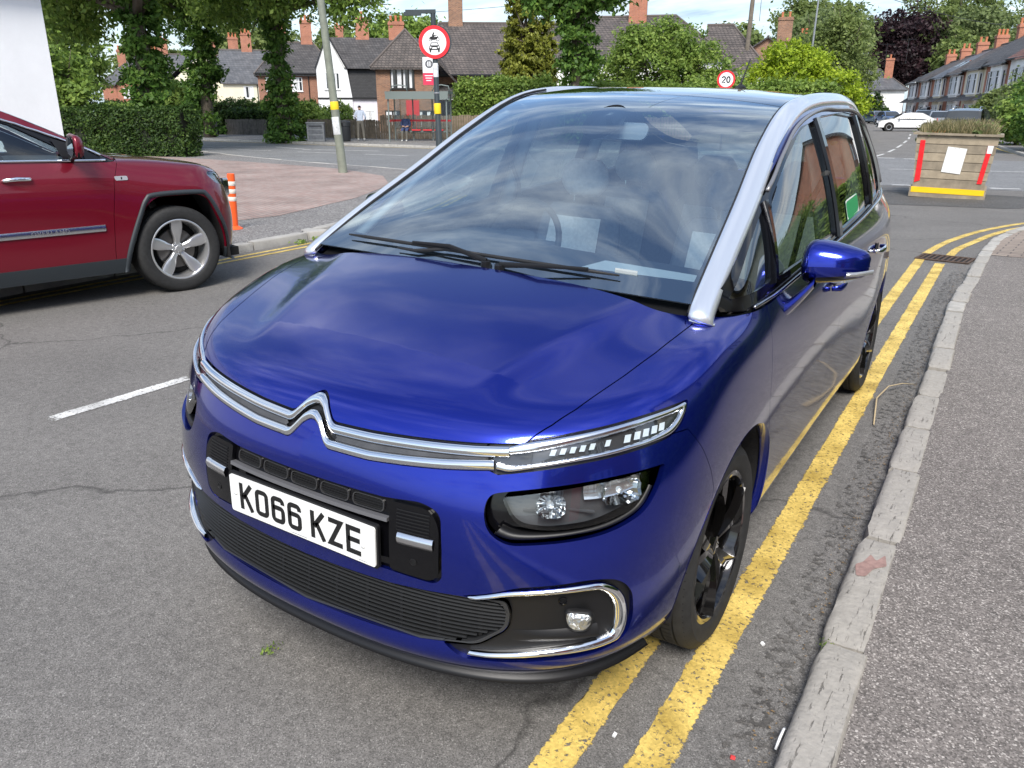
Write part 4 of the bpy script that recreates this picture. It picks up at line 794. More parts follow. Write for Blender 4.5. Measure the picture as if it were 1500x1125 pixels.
# garden hedges and bushes across the main road
GH = 'garden hedges across the main road'
hedge('garden_hedge', 'tall leafy hedge in front of the large brick house, right of the shelter', 0, 5.0, 0, 1.6, 2.9, LG9, 26000, .11, R_(25), (-25.2, 36.5), 2, GH, jit=.16)
hedge('garden_hedge', 'long hedge under the round green tree behind the car roof', 0, 13.5, 0, 1.5, 2.55, LG9, 34000, .12, R_(10), (-19.6, 37.5), 3, GH, jit=.15)
hedge('garden_hedge', 'dark hedge in front of the cream gabled house', -6, 8, 0, 1.4, 1.95, LG3, 22000, .11, R_(48), (-47.5, 37.0), 4, GH, jit=.12)
hedge('garden_hedge', 'low clipped hedge beside the grey boarded fence', -1.6, 3.4, 0, 1.1, 1.45, LG3, 9000, .10, R_(46), (-41.0, 35.6), 5, GH, jit=.08)
hedge('garden_hedge', 'pale green hedge left of the slim ivy clad tree', -2.5, 3.0, 0, 1.2, 1.7, LG9, 9000, .11, R_(50), (-46.2, 32.2), 6, GH, jit=.12)
shrub('garden_shrub', 'light green shrub below the farthest brick house', -56.5, 42.0, [(0,0,1.8,1.6,1.6,1.5),(1.4,.3,1.3,1.2,1.2,1.1),(-1.2,0,1.3,1.2,1.2,1.1)], LG9, 9000, .13, 1)
shrub('garden_shrub', 'dark red leaved bush beside the light green shrub', -49.5, 38.6, [(0,0,1.1,.9,.9,.8)], LG6, 2600, .12, 2)
shrub('garden_shrub', 'bush in front of the red brick hipped house', -38.5, 38.3, [(0,0,1.1,1.1,1,.9),(1.3,.4,.9,.9,.9,.8)], LG9, 5000, .12, 3)
shrub('garden_shrub', 'bush at the corner of the white gabled house', -35.2, 37.8, [(0,0,1.0,.8,.8,.9)], LG9, 3000, .11, 4)
for k, (x, y, lab, b, lf) in enumerate((
 (1.9, 36.6, 'dark glossy round shrub at the right edge above the footway', [(0,0,1.5,1.1,1.1,1.4),(.4,1.5,1.6,1.0,1.2,1.3)], LG2),
 (1.2, 43.5, 'light green clipped shrub left of the dark glossy one', [(0,0,1.3,.8,1.6,1.2)], LG9),
 (.9, 52.5, 'grey green bush in a front garden behind the dark estate car', [(0,0,1.8,1.0,1.6,1.5),(-.2,2.4,1.6,1.0,1.4,1.2)], LG7),
 (-.4, 64, 'front garden bush below the white terraced houses', [(0,0,1.5,1.0,2,1.3),(-.6,5,1.5,.9,1.6,1.2)], LG8),
 (-6.2, 99, 'small dark tree like bush in front of the terrace', [(0,0,1.8,1.2,1.2,1.6)], LG8),
 (-17.0, 121, 'dark rounded bush in front of the white hipped house', [(0,0,1.7,2.2,1.6,1.9)], LG3))):
    shrub('front_garden_shrub', lab, x, y, b, lf, 7000, .11 if y < 60 else .17, 10+k, 'front garden shrubs along the far street')
hedge('garden_hedge', 'low hedge below the white hipped house at the end of the street', -9, 4, 0, 1, 1.6, LG3, 5000, .2, 0, (-19, 124), 7, GH, jit=.1)
# bits of weed in the gutters
def weed(x, y, lab, s, seed, z0=.01):
    rg = np.random.RandomState(seed); t = empty('weed', (x, y, z0), 0, lab, 'weed', 'weeds along the kerb'); P = rg.randn(60, 3)*np.array((s, s*1.5, s*.25))+np.array((0, 0, s*.35)); leaf_mesh('foliage', P, P+np.array((0, 0, .02)), s*.45, LG1, t, seed)
weed(-6.2, 6.0, 'green weed growing at the left kerb behind the blue car', .05, 1); weed(-6.25, 6.4, 'second green weed tuft nearer the screen pillar', .05, 2)
weed(-.30, .10, 'tiny green leaf sprig on the road below the front bumper', .014, 3); weed(1.20, .98, 'moss tuft in the kerb joint near the front wheel', .010, 4, .055)

hedge('roadside_hedge', 'leafy hedge in front of the far right corner house', 0, 9, 0, 1.2, 2.2, LG9, 9000, .14, 0, (4.6, 33.6), 21, None, jit=.12)
hedge('roadside_hedge', 'leafy hedge along the back of the near footway', 0, 13, 0, .9, 1.9, LG9, 42000, .055, R_(90), (4.9, .5), 22, None, jit=.12)
# ================================================================== THE BLUE CAR: body surface
# one smooth subdivided surface for the lower body; every panel is cut out of it
def body_surface(cols, bon, level=5):
    # columns run round the plan outline (0 = centre of the nose, 7 = cowl corner, last = centre of the tail)
    # each column: list of (x, y, z) from the bottom edge upwards; row 6 is the crown edge
    V = []; F = []; idx = {}
    for c, col in enumerate(cols):
        for r, p in enumerate(col): idx[('s', c, r)] = len(V); V.append(p)
    for j in range(3):
        for i in range(4): idx[('b', i, j)] = len(V); V.append(bon[j][i])
    def q(a): return idx[a]
    for c in range(len(cols)-1):
        for r in range(6): F.append((q(('s', c, r)), q(('s', c+1, r)), q(('s', c+1, r+1)), q(('s', c, r+1))))
    def B(i, j):      # j=0 nose crown, i=4 side crown
        if j == 0: return q(('s', i, 6))
        if i == 4: return q(('s', 4+j, 6))
        return q(('b', i, j-1))
    for j in range(3):
        for i in range(4): F.append((B(i, j), B(i+1, j), B(i+1, j+1), B(i, j+1)))
    V = np.array(V); nh = len(V)
    cen = [i for i in range(nh) if abs(V[i, 0]) < 1e-9]; mp_ = np.zeros(nh, int); VV = [tuple(v) for v in V]
    for i in range(nh):
        if i in cen: mp_[i] = i
        else: mp_[i] = len(VV); VV.append((-V[i, 0], V[i, 1], V[i, 2]))
    FF = F+[tuple(mp_[k] for k in f)[::-1] for f in F]
    T = np.array(VV); P_ = T.copy()
    def subdiv(P, lv):
        me = bpy.data.meshes.new('tmp'); me.from_pydata([tuple(p) for p in P], [], FF); me.update()
        o = bpy.data.objects.new('tmp', me); COL.objects.link(o)
        md = o.modifiers.new('s', 'SUBSURF'); md.levels = lv; md.render_levels = lv; md.boundary_smooth = 'ALL'
        dg = bpy.context.evaluated_depsgraph_get(); dg.update(); ev = o.evaluated_get(dg); m2 = ev.to_mesh()
        n = len(m2.vertices); v = np.empty(n*3, np.float32); m2.vertices.foreach_get('co', v)
        nr = np.empty(n*3, np.float32); m2.vertices.foreach_get('normal', nr)
        k = np.empty(len(m2.loops), np.int32); m2.loops.foreach_get('vertex_index', k)
        ev.to_mesh_clear(); bpy.data.objects.remove(o); bpy.data.meshes.remove(me)
        return v.reshape(-1, 3).astype(float), nr.reshape(-1, 3).astype(float), k.reshape(-1, 4)
    for it in range(2):
        v, _, _ = subdiv(P_, 2); P_ = P_+(T-v[:len(P_)])*.8
    return subdiv(P_, level)
BLUE_COLS = [
 [(0,.045,.268),(0,-.012,.335),(0,.010,.45),(0,.002,.615),(0,.018,.765),(0,.060,.870),(0,.120,.948)],
 [(.25,.055,.268),(.25,.000,.335),(.25,.020,.45),(.25,.010,.615),(.25,.030,.765),(.25,.072,.868),(.25,.135,.948)],
 [(.49,.105,.272),(.50,.055,.340),(.50,.070,.45),(.50,.055,.615),(.495,.082,.765),(.49,.122,.865),(.485,.185,.946)],
 [(.68,.215,.285),(.70,.165,.350),(.705,.178,.45),(.715,.170,.615),(.70,.195,.765),(.685,.225,.865),(.665,.275,.950)],
 [(.79,.37,.302),(.81,.330,.355),(.822,.340,.45),(.832,.340,.615),(.825,.350,.775),(.805,.375,.880),(.765,.420,.978)],
 [(.84,.55,.300),(.860,.530,.360),(.873,.530,.45),(.884,.530,.615),(.880,.535,.785),(.862,.545,.912),(.812,.585,1.022)],
 [(.86,.76,.270),(.878,.76,.350),(.890,.76,.46),(.898,.76,.615),(.895,.76,.805),(.880,.76,.945),(.830,.765,1.068)],
 [(.84,1.02,.240),(.875,1.02,.330),(.888,1.02,.46),(.898,1.02,.615),(.900,1.02,.820),(.888,1.02,.965),(.845,1.00,1.095)],
 [(.80,1.40,.215),(.865,1.40,.30),(.882,1.40,.46),(.893,1.40,.63),(.902,1.40,.830),(.892,1.40,.985),(.852,1.40,1.115)],
 [(.80,2.05,.215),(.865,2.05,.30),(.880,2.05,.46),(.892,2.05,.64),(.905,2.05,.845),(.897,2.05,1.005),(.855,2.05,1.145)],
 [(.80,2.75,.215),(.868,2.75,.30),(.885,2.75,.46),(.898,2.75,.65),(.909,2.75,.860),(.900,2.75,1.030),(.852,2.75,1.180)],
 [(.83,3.35,.230),(.880,3.35,.31),(.893,3.35,.46),(.905,3.35,.66),(.906,3.35,.875),(.890,3.35,1.050),(.828,3.35,1.205)],
 [(.83,3.88,.260),(.865,3.88,.34),(.876,3.88,.47),(.880,3.88,.67),(.872,3.88,.890),(.845,3.88,1.070),(.760,3.88,1.220)],
 [(.73,4.30,.300),(.770,4.32,.37),(.790,4.33,.47),(.790,4.34,.67),(.780,4.33,.890),(.745,4.30,1.070),(.660,4.25,1.220)],
 [(.43,4.53,.300),(.460,4.55,.37),(.470,4.57,.47),(.470,4.58,.67),(.465,4.57,.890),(.45,4.53,1.070),(.40,4.45,1.220)],
 [(0,4.57,.300),(0,4.59,.37),(0,4.61,.47),(0,4.61,.67),(0,4.60,.890),(0,4.57,1.070),(0,4.50,1.220)]]
# bonnet: rows j=1..3 back from the nose, points i=0..3 from the centre outwards (i=4 is the crown edge itself)
BLUE_BON = [[(0,.30,1.012),(.25,.315,1.012),(.46,.355,1.008),(.63,.39,.997)],
       [(0,.545,1.083),(.24,.55,1.082),(.46,.56,1.072),(.65,.575,1.050)],
       [(0,.805,1.142),(.24,.805,1.140),(.47,.805,1.128),(.67,.80,1.104)]]
BV, BN, BF = body_surface(BLUE_COLS, BLUE_BON)
if BN[np.argmin(BV[:, 1])][1] > 0: BN = -BN; BF = BF[:, ::-1]
# pressed feature line along each side of the bonnet: a soft step with its own normals
def _step(V):
    c = np.interp(V[:, 1], [.12, .45, .85], [.36, .46, .585]); a = c-np.abs(V[:, 0]); w = np.clip((V[:, 1]-.16)/.15, 0, 1)*np.clip((V[:, 2]-.93)/.04, 0, 1)
    return w*(.008/(1+np.exp(-a/.020))+.003*np.exp(-(a/.05)**2))
_e = 1e-3; _V = BV.copy(); _m = (BV[:, 1] < 1.0) & (BV[:, 2] > .9)
_gx = (_step(_V+[_e, 0, 0])-_step(_V-[_e, 0, 0]))/(2*_e); _gy = (_step(_V+[0, _e, 0])-_step(_V-[0, _e, 0]))/(2*_e)
BV[_m, 2] += _step(_V)[_m]; _k = BN[:, 2]; BN[_m, 0] -= (_gx*_k)[_m]; BN[_m, 1] -= (_gy*_k)[_m]; BN /= np.linalg.norm(BN, axis=1)[:, None]
BODY = Surf(BV, BN, [tuple(f) for f in BF])
BVH = BVHTree.FromPolygons([tuple(v) for v in BV], [tuple(int(i) for i in f) for f in BF])
VNORM = BN
def _hit(o, d):
    loc, n, fi, dist = BVH.ray_cast(Vector(o), Vector(d))
    if loc is None: return None
    f = BF[fi]; w = np.array([1/(1e-6+np.linalg.norm(BV[i]-np.array(loc))) for i in f]); nn = (VNORM[f]*w[:, None]).sum(0); nn /= np.linalg.norm(nn)
    return np.array(loc), nn
def front(x, z):
    h = _hit((x, -1, z), (0, 1, 0))
    return h if h else (np.array((x, .3, z)), np.array((0, -1., 0)))
def side(y, z, s=1):
    h = _hit((s*2, y, z), (-s, 0, 0))
    return h if h else (np.array((s*.85, y, z)), np.array((s, 0., 0)))
def top(x, y):
    h = _hit((x, y, 3), (0, 0, -1))
    return h if h else (np.array((x, y, 1.)), np.array((0, 0, 1.)))
# ================================================================== THE BLUE CAR: materials
def paint(name, base, dark, metal=0.55, rough=0.32, orange=.012):
    m = bpy.data.materials.new(name); m.use_nodes = True; t = m.node_tree; b = t.nodes['Principled BSDF']
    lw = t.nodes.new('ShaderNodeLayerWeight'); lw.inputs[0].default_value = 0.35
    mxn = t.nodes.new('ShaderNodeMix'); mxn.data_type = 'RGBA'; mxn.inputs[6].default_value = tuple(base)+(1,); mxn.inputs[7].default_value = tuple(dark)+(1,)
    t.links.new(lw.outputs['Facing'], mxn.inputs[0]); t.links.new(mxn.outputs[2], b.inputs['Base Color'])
    b.inputs['Metallic'].default_value = metal; b.inputs['Roughness'].default_value = rough
    b.inputs['Coat Weight'].default_value = 1.0; b.inputs['Coat Roughness'].default_value = 0.015; b.inputs['Coat IOR'].default_value = 1.40
    # dust film and orange peel in the lacquer
    tc = t.nodes.new('ShaderNodeTexCoord'); n = t.nodes.new('ShaderNodeTexNoise'); n.inputs['Scale'].default_value = 260; n.inputs['Detail'].default_value = 1
    t.links.new(tc.outputs['Object'], n.inputs['Vector']); bp = t.nodes.new('ShaderNodeBump'); bp.inputs['Strength'].default_value = 0.012; bp.inputs['Distance'].default_value = 0.002
    t.links.new(n.outputs['Fac'], bp.inputs['Height']); t.links.new(bp.outputs[0], b.inputs['Coat Normal'])
    n2 = t.nodes.new('ShaderNodeTexNoise'); n2.inputs['Scale'].default_value = 7; n2.inputs['Detail'].default_value = 6; t.links.new(tc.outputs['Object'], n2.inputs['Vector'])
    mr = t.nodes.new('ShaderNodeMapRange'); mr.inputs[1].default_value = .45; mr.inputs[2].default_value = .75; mr.inputs[3].default_value = .012; mr.inputs[4].default_value = .05
    t.links.new(n2.outputs['Fac'], mr.inputs[0]); t.links.new(mr.outputs[0], b.inputs['Coat Roughness'])
    return m
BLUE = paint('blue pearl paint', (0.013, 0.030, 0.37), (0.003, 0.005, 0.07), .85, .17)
CHROME = mat('chrome', (0.86, 0.87, 0.88), 0.06, 1.0)
SATIN = mat('satin silver', (0.74, 0.77, 0.82), 0.28, 0.75, coat=.6)
BLACKG = mat('gloss black plastic', (0.003, 0.003, 0.004), 0.06, spec=.45)
BLACKS = mat('satin black plastic', (0.009, 0.009, 0.010), 0.42, spec=.35, bump=(400, .05, .001))
RUB = mat('black rubber', (0.010, 0.010, 0.011), 0.62)
TYRE = mat('tyre rubber', (0.018, 0.018, 0.018), 0.75, noise=(30, .35), bump=(300, .25, .002))
GREYP = mat('dark grey grille bar', (0.055, 0.056, 0.06), 0.38, noise=(14, .35))
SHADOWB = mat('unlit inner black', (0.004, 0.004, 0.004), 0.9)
GLASS = glass('windscreen glass', (0.58, 0.70, 0.76), boost=.25, sheen=(.84, .93, 1.0))
GLASSD = glass('tinted side glass', (0.42, 0.50, 0.47), boost=.05)
GLASSR = mat('dark roof glass', (0.006, 0.008, 0.012), 0.03, coat=1.0)
LENS = glass('clear lens', (0.90, 0.93, 0.95))
TRIM = mat('pale grey cabin trim', (.66, .68, .68), 0.8)
SEATF = mat('grey seat cloth', (0.10, 0.11, 0.13), 0.85, noise=(60, .25))
SEATL = mat('pale seat panel', (.55, .56, .57), 0.7, noise=(60, .15))
DASH = mat('dark dashboard', (.05, .055, .062), 0.6, bump=(200, .1, .001))

car = empty('parked_car', (0, 0, 0), 0, 'deep blue people carrier with silver roof arches parked on the double yellow lines', 'car')
WB = 2.840; AX = 0.916; HZ = 0.33
def th(V): return np.arctan2(V[:, 0], .9-V[:, 1])*.88
def wrap(s, z, off=0.0):
    a = s/.88; h = _hit((0, .9, z), (sin(a), -cos(a), 0))
    if h is None: return np.array((sin(a)*.9, .9-cos(a)*.9, z)), np.array((sin(a), -cos(a), 0.))
    return h[0]+h[1]*off, h[1]
def mir(P): return [(-a, b) for a, b in P][::-1]
def sdf2(V, poly, both=True):
    """sdf of a wrap-space polygon on the front part of the body, mirrored to both sides if asked"""
    S = th(V); q = np.stack([S, V[:, 2]], 1); d = sdf_poly(q, poly)
    if both: d = np.maximum(d, sdf_poly(np.stack([-S, V[:, 2]], 1), poly))
    return np.where(V[:, 1] < 1.05, d, -9)
# --- curves measured on the body (s = distance round the nose, z = height)
ZT = np.array([(0,.936),(.012,.934),(.03,.924),(.066,.886),(.078,.880),(.20,.883),(.37,.892),(.476,.898),(.558,.905)])
def ztop(s): return np.interp(abs(s), ZT[:, 0], ZT[:, 1])
LB = np.array([(0,.872),(.012,.870),(.03,.858),(.060,.822),(.072,.815),(.20,.816),(.30,.824),(.40,.833),(.506,.845)])
def zlow(s): return np.interp(abs(s), LB[:, 0], LB[:, 1])
SH = np.array([(.10,.530),(.16,.553),(.185,.570),(.235,.602),(.30,.630),(.468,.677),(.594,.706),(.70,.722),(.78,.732),(.90,.735)])   # y -> x of the bonnet side gap
def xshut(y): return np.interp(y, SH[:, 0], SH[:, 1])
DRL = rounded([(.500,.846),(.522,.838),(.546,.842),(.597,.851),(.691,.868),(.811,.884),(.874,.892),(.940,.903),(.985,.935),(1.010,.972),(.956,.967),(.844,.955),(.707,.936),(.600,.918),(.558,.905),(.50,.899)], [0,0,.01,.02,.02,.02,.02,.04,.03,.008,.02,.02,.02,.02,.01,0], 4)
HL = rounded([(.492,.750),(.503,.795),(.553,.806),(.658,.823),(.773,.838),(.905,.846),(.885,.795),(.847,.740),(.769,.708),(.68,.693),(.543,.678),(.502,.705)], [.02,.03,.03,.03,.03,.012,.03,.05,.04,.04,.05,.03], 5)
UG = rounded([(-.426,.700),(-.405,.752),(-.30,.745),(0,.741),(.30,.745),(.355,.752),(.400,.715),(.400,.555),(.368,.541),(.263,.546),(0,.545),(-.263,.546),(-.368,.541),(-.4,.555)], .0, 1)
UG = rounded([(.403,.640),(.398,.735),(.350,.751),(.254,.742),(0,.740),(-.254,.742),(-.350,.751),(-.398,.735),(-.403,.640),(-.403,.560),(-.385,.541),(-.263,.546),(0,.547),(.263,.546),(.385,.541),(.403,.560)], [0,.04,.02,0,0,0,.02,.04,0,.02,.02,0,0,0,.02,.02], 5)
LG = rounded([(-.555,.49),(-.545,.522),(-.44,.522),(-.27,.508),(0,.500),(.27,.508),(.44,.522),(.545,.522),(.555,.49),(.552,.445),(.487,.392),(.349,.374),(0,.368),(-.349,.374),(-.487,.392),(-.552,.445)], [.01,.01,0,0,0,0,0,.01,.01,.03,.02,0,0,0,.02,.03], 4)
FOG = rounded([(.445,.524),(.50,.540),(.571,.570),(.719,.590),(.785,.578),(.828,.53),(.842,.44),(.825,.385),(.770,.366),(.635,.360),(.548,.350),(.450,.345),(.400,.385),(.487,.392),(.552,.445),(.555,.49),(.53,.520)], [.01,.02,.02,.03,.04,.04,.04,.04,.03,.02,.02,.02,.02,.02,.02,.01,.01], 4)
# --- panels
V = BODY.V; S_ = th(V)
g = 0.0022
phi_front = np.where(V[:, 1] < .6, (V[:, 2]-ztop(S_))*.8, 1)
phi_side = xshut(V[:, 1])-np.abs(V[:, 0])
phi_b = np.minimum(phi_front, np.where(V[:, 1] < 1.05, np.minimum(phi_side, (V[:, 2]-.80)), -1))
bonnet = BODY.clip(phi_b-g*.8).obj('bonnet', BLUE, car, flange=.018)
# everything below and outside the bonnet
V = BODY.V; S_ = th(V)
rest = BODY.clip(-(phi_b+g*.8))
V = rest.V; S_ = th(V)
strip = np.where((V[:, 1] < .5) & (np.abs(S_) < .53), np.minimum(V[:, 2]-zlow(S_), ztop(S_)+.01-V[:, 2]), -1)
strip = np.maximum(strip, sdf2(V, DRL))
rest = rest.clip(-strip)
for poly in (HL, UG, LG, FOG): rest = rest.clip(-sdf2(rest.V, poly))
def circ(V, cy, r): return r-np.hypot(V[:, 1]-cy, V[:, 2]-(HZ+.015))-np.where(np.abs(V[:, 0]) < .45, 9, 0)
for cy in (AX+.005, AX+WB): rest = rest.clip(-circ(rest.V, cy, .418))
# bumper / wing split: from the lamp tip down to the arch
def half(V, a, b, gap=0):      # signed distance to line a->b in (y,z); positive behind it
    a, b = np.array(a), np.array(b); d = (b-a)/np.linalg.norm(b-a); n = np.array((d[1], -d[0]))
    return (V[:, 1]-a[0])*n[0]+(V[:, 2]-a[1])*n[1]
def wingline(V):               # y position of the bumper/wing joint for a height
    return V[:, 1]-np.interp(V[:, 2], [.2, .70, .76, .84, .895, .935, .965, .975, 1.2], [.63, .63, .60, .545, .500, .47, .50, .52, .52])
ph = wingline(rest.V)
pw_ = np.maximum(ph, rest.V[:, 2]-.907)
bumper = rest.clip(-pw_-g/2); bumper.obj('front_bumper', BLUE, car, flange=.016)
wing = rest.clip(pw_-g/2)
def door_y(z, base): return np.interp(z, [.2, .45, .62, .80, .95, 1.1], np.array([1.36, 1.33, 1.22, 1.125, 1.10, 1.095])+base)
ffront = wing.V[:, 1]-door_y(wing.V[:, 2], 0)
sidez = wing.V[:, 2]
fw = wing.clip(-ffront-g/2)
for sgn in (1, -1):
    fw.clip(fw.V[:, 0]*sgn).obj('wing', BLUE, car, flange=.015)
back = wing.clip(ffront-g/2)
sill_z = .315
DY = [2.235, 3.13]
def dsplit(Sf, f): return Sf.clip(f-g/2), Sf.clip(-f-g/2)
sillp = back.clip(np.minimum(.305-back.V[:, 2], 3.40-back.V[:, 1]))
[sillp.clip(sillp.V[:, 0]*q_).obj('sill', BLUE, car, flange=.012) for q_ in (1, -1)]
back2 = back.clip(np.maximum(back.V[:, 2]-.305-g, back.V[:, 1]-3.40))
d1 = back2.clip(DY[0]-g/2-back2.V[:, 1]); r1 = back2.clip(back2.V[:, 1]-DY[0]-g/2)
rq = lambda V: V[:, 1]-np.interp(V[:, 2], [.3, .45, .60, .75, .9, 1.3], [3.30, 3.30, 3.32, 3.38, 3.47, 3.50])
d2 = r1.clip(-rq(r1.V)-g/2); q2 = r1.clip(rq(r1.V)-g/2)
doors = {}
for sgn in (1, -1):
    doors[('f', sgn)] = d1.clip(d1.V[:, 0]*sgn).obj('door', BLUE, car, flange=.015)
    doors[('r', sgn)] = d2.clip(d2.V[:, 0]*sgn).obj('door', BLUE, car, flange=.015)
doors[('f', 1)]['label'] = 'front passenger door under the wing mirror'; doors[('r', 1)]['label'] = 'rear door with green sticker in its window'
q2.obj('rear_body', BLUE, car, flange=.012)

# --- generic strips on the body in wrap space
def bar(top_, bot, prof, n=60, base=0.0):
    """raised bar between two wrap-space curves. prof: list of (t across 0..1, height)"""
    A_ = resample(top_, n); B_ = resample(bot, n); G = []
    for a, b in zip(A_, B_):
        row = []
        for t, h in prof:
            q = a*(1-t)+b*t; P, N = wrap(q[0], q[1]); row.append(P+N*(h+base))
        G.append(row)
    return G
ROUND = [(0, -.006), (.0, .002), (.12, .007), (.35, .0105), (.6, .0105), (.88, .006), (1, .001), (1, -.006)]
grille = BODY.clip(strip_ := np.where((BODY.V[:, 1] < .6) & (np.abs(th(BODY.V)) < .60), np.minimum(BODY.V[:, 2]-zlow(th(BODY.V))+.006, ztop(th(BODY.V))+.006-BODY.V[:, 2]), -1)).shift(-.012).obj('badge_grille', BLACKS, car, flange=-.010)
ss = np.concatenate([np.linspace(-.548, -.08, 26), np.linspace(-.078, .078, 27), np.linspace(.08, .548, 26)])
mb = MB(); mb.grid(bar([(s, ztop(s)-.003) for s in ss], [(s, ztop(s)-.0265) for s in ss], ROUND, 150))
mb.build('chrome_bar', CHROME, grille, smooth=True)
ss2 = np.concatenate([np.linspace(-.515, -.08, 26), np.linspace(-.078, .078, 27), np.linspace(.08, .515, 26)])
mb = MB(); mb.grid(bar([(s, zlow(s)+.0245) for s in ss2], [(s, zlow(s)+.001) for s in ss2], ROUND, 150))
mb.build('chrome_bar', CHROME, grille, smooth=True)
for sg in (-1, 1):             # the grooved grey infill between the two bars
    xs = np.linspace(.088, .50, 24)
    mb = MB(); mb.grid(bar([(sg*s, ztop(s)-.027) for s in xs], [(sg*s, zlow(s)+.025) for s in xs], [(0, -.004), (.15, -.001), (.5, -.007), (.85, -.001), (1, -.004)], 40))
    mb.build('infill', GREYP, grille, smooth=True)

# --- daytime running lights
def drl(sg):
    mm = (lambda P: P) if sg > 0 else mir
    hous = BODY.clip(np.where(BODY.V[:, 0]*sg > 0, sdf2(BODY.V, DRL), -1)+.003).shift(-.016).obj('daytime_light', mat('light unit grey', (.055, .057, .06), .25, .3), car, flange=-.015)
    # chrome hook: outline loop offset inwards
    outer = [(.548,.9005),(.60,.914),(.707,.931),(.844,.950),(.956,.962),(1.000,.966),(.978,.937),(.936,.909),(.874,.898),(.811,.890),(.691,.874),(.597,.857),(.548,.847),(.519,.849)]
    inner = [(.548,.884),(.60,.893),(.707,.915),(.844,.936),(.940,.948),(.972,.951),(.956,.936),(.926,.921),(.874,.9085),(.811,.900),(.691,.884),(.597,.868),(.552,.862),(.523,.868)]
    O = catmull(outer, 8); I = catmull(inner, 8)
    if sg < 0: O = np.array([(-a, b) for a, b in O]); I = np.array([(-a, b) for a, b in I])
    mb = MB(); G = []
    for a, b in zip(O, I):
        G.append([(lambda PN: PN[0]+PN[1]*h)(wrap(*(a*(1-t)+b*t))) for t, h in [(0, -.012), (0, .0), (.2, .004), (.7, .004), (1, .0), (1, -.012)]])
    mb.grid(G); mb.build('chrome_frame', mat('chrome hook', (.80, .82, .85), .14, 1), hous, smooth=True)
    # the white light blocks
    k = 0
    for s0 in (.64,.662,.684,.706,.728,.765,.812,.838,.862,.886,.908):
        z0 = np.interp(s0, [.62, .94], [.897, .939]); h = .016 if s0 > .8 else .013; w = .012 if s0 < .8 else .016
        mb = MB(); G = []
        for u in (0, 1):
            G.append([(lambda PN: PN[0]+PN[1]*hh)(wrap(sg*(s0+w*u-.006*t), z0-h*t+.045*w*u)) for t, hh in [(0, -.014), (0, -.004), (1, -.006), (1, -.014)]])
        mb.grid(G); mb.build('light_block', mat('white light block', (.62, .67, .70), .2, coat=.5), hous)
        k += 1
    lens = BODY.clip(np.where(BODY.V[:, 0]*sg > 0, sdf2(BODY.V, DRL)-.012, -1)).shift(-.002).obj('lens', LENS, hous)
    return hous
drl(1); drl(-1)

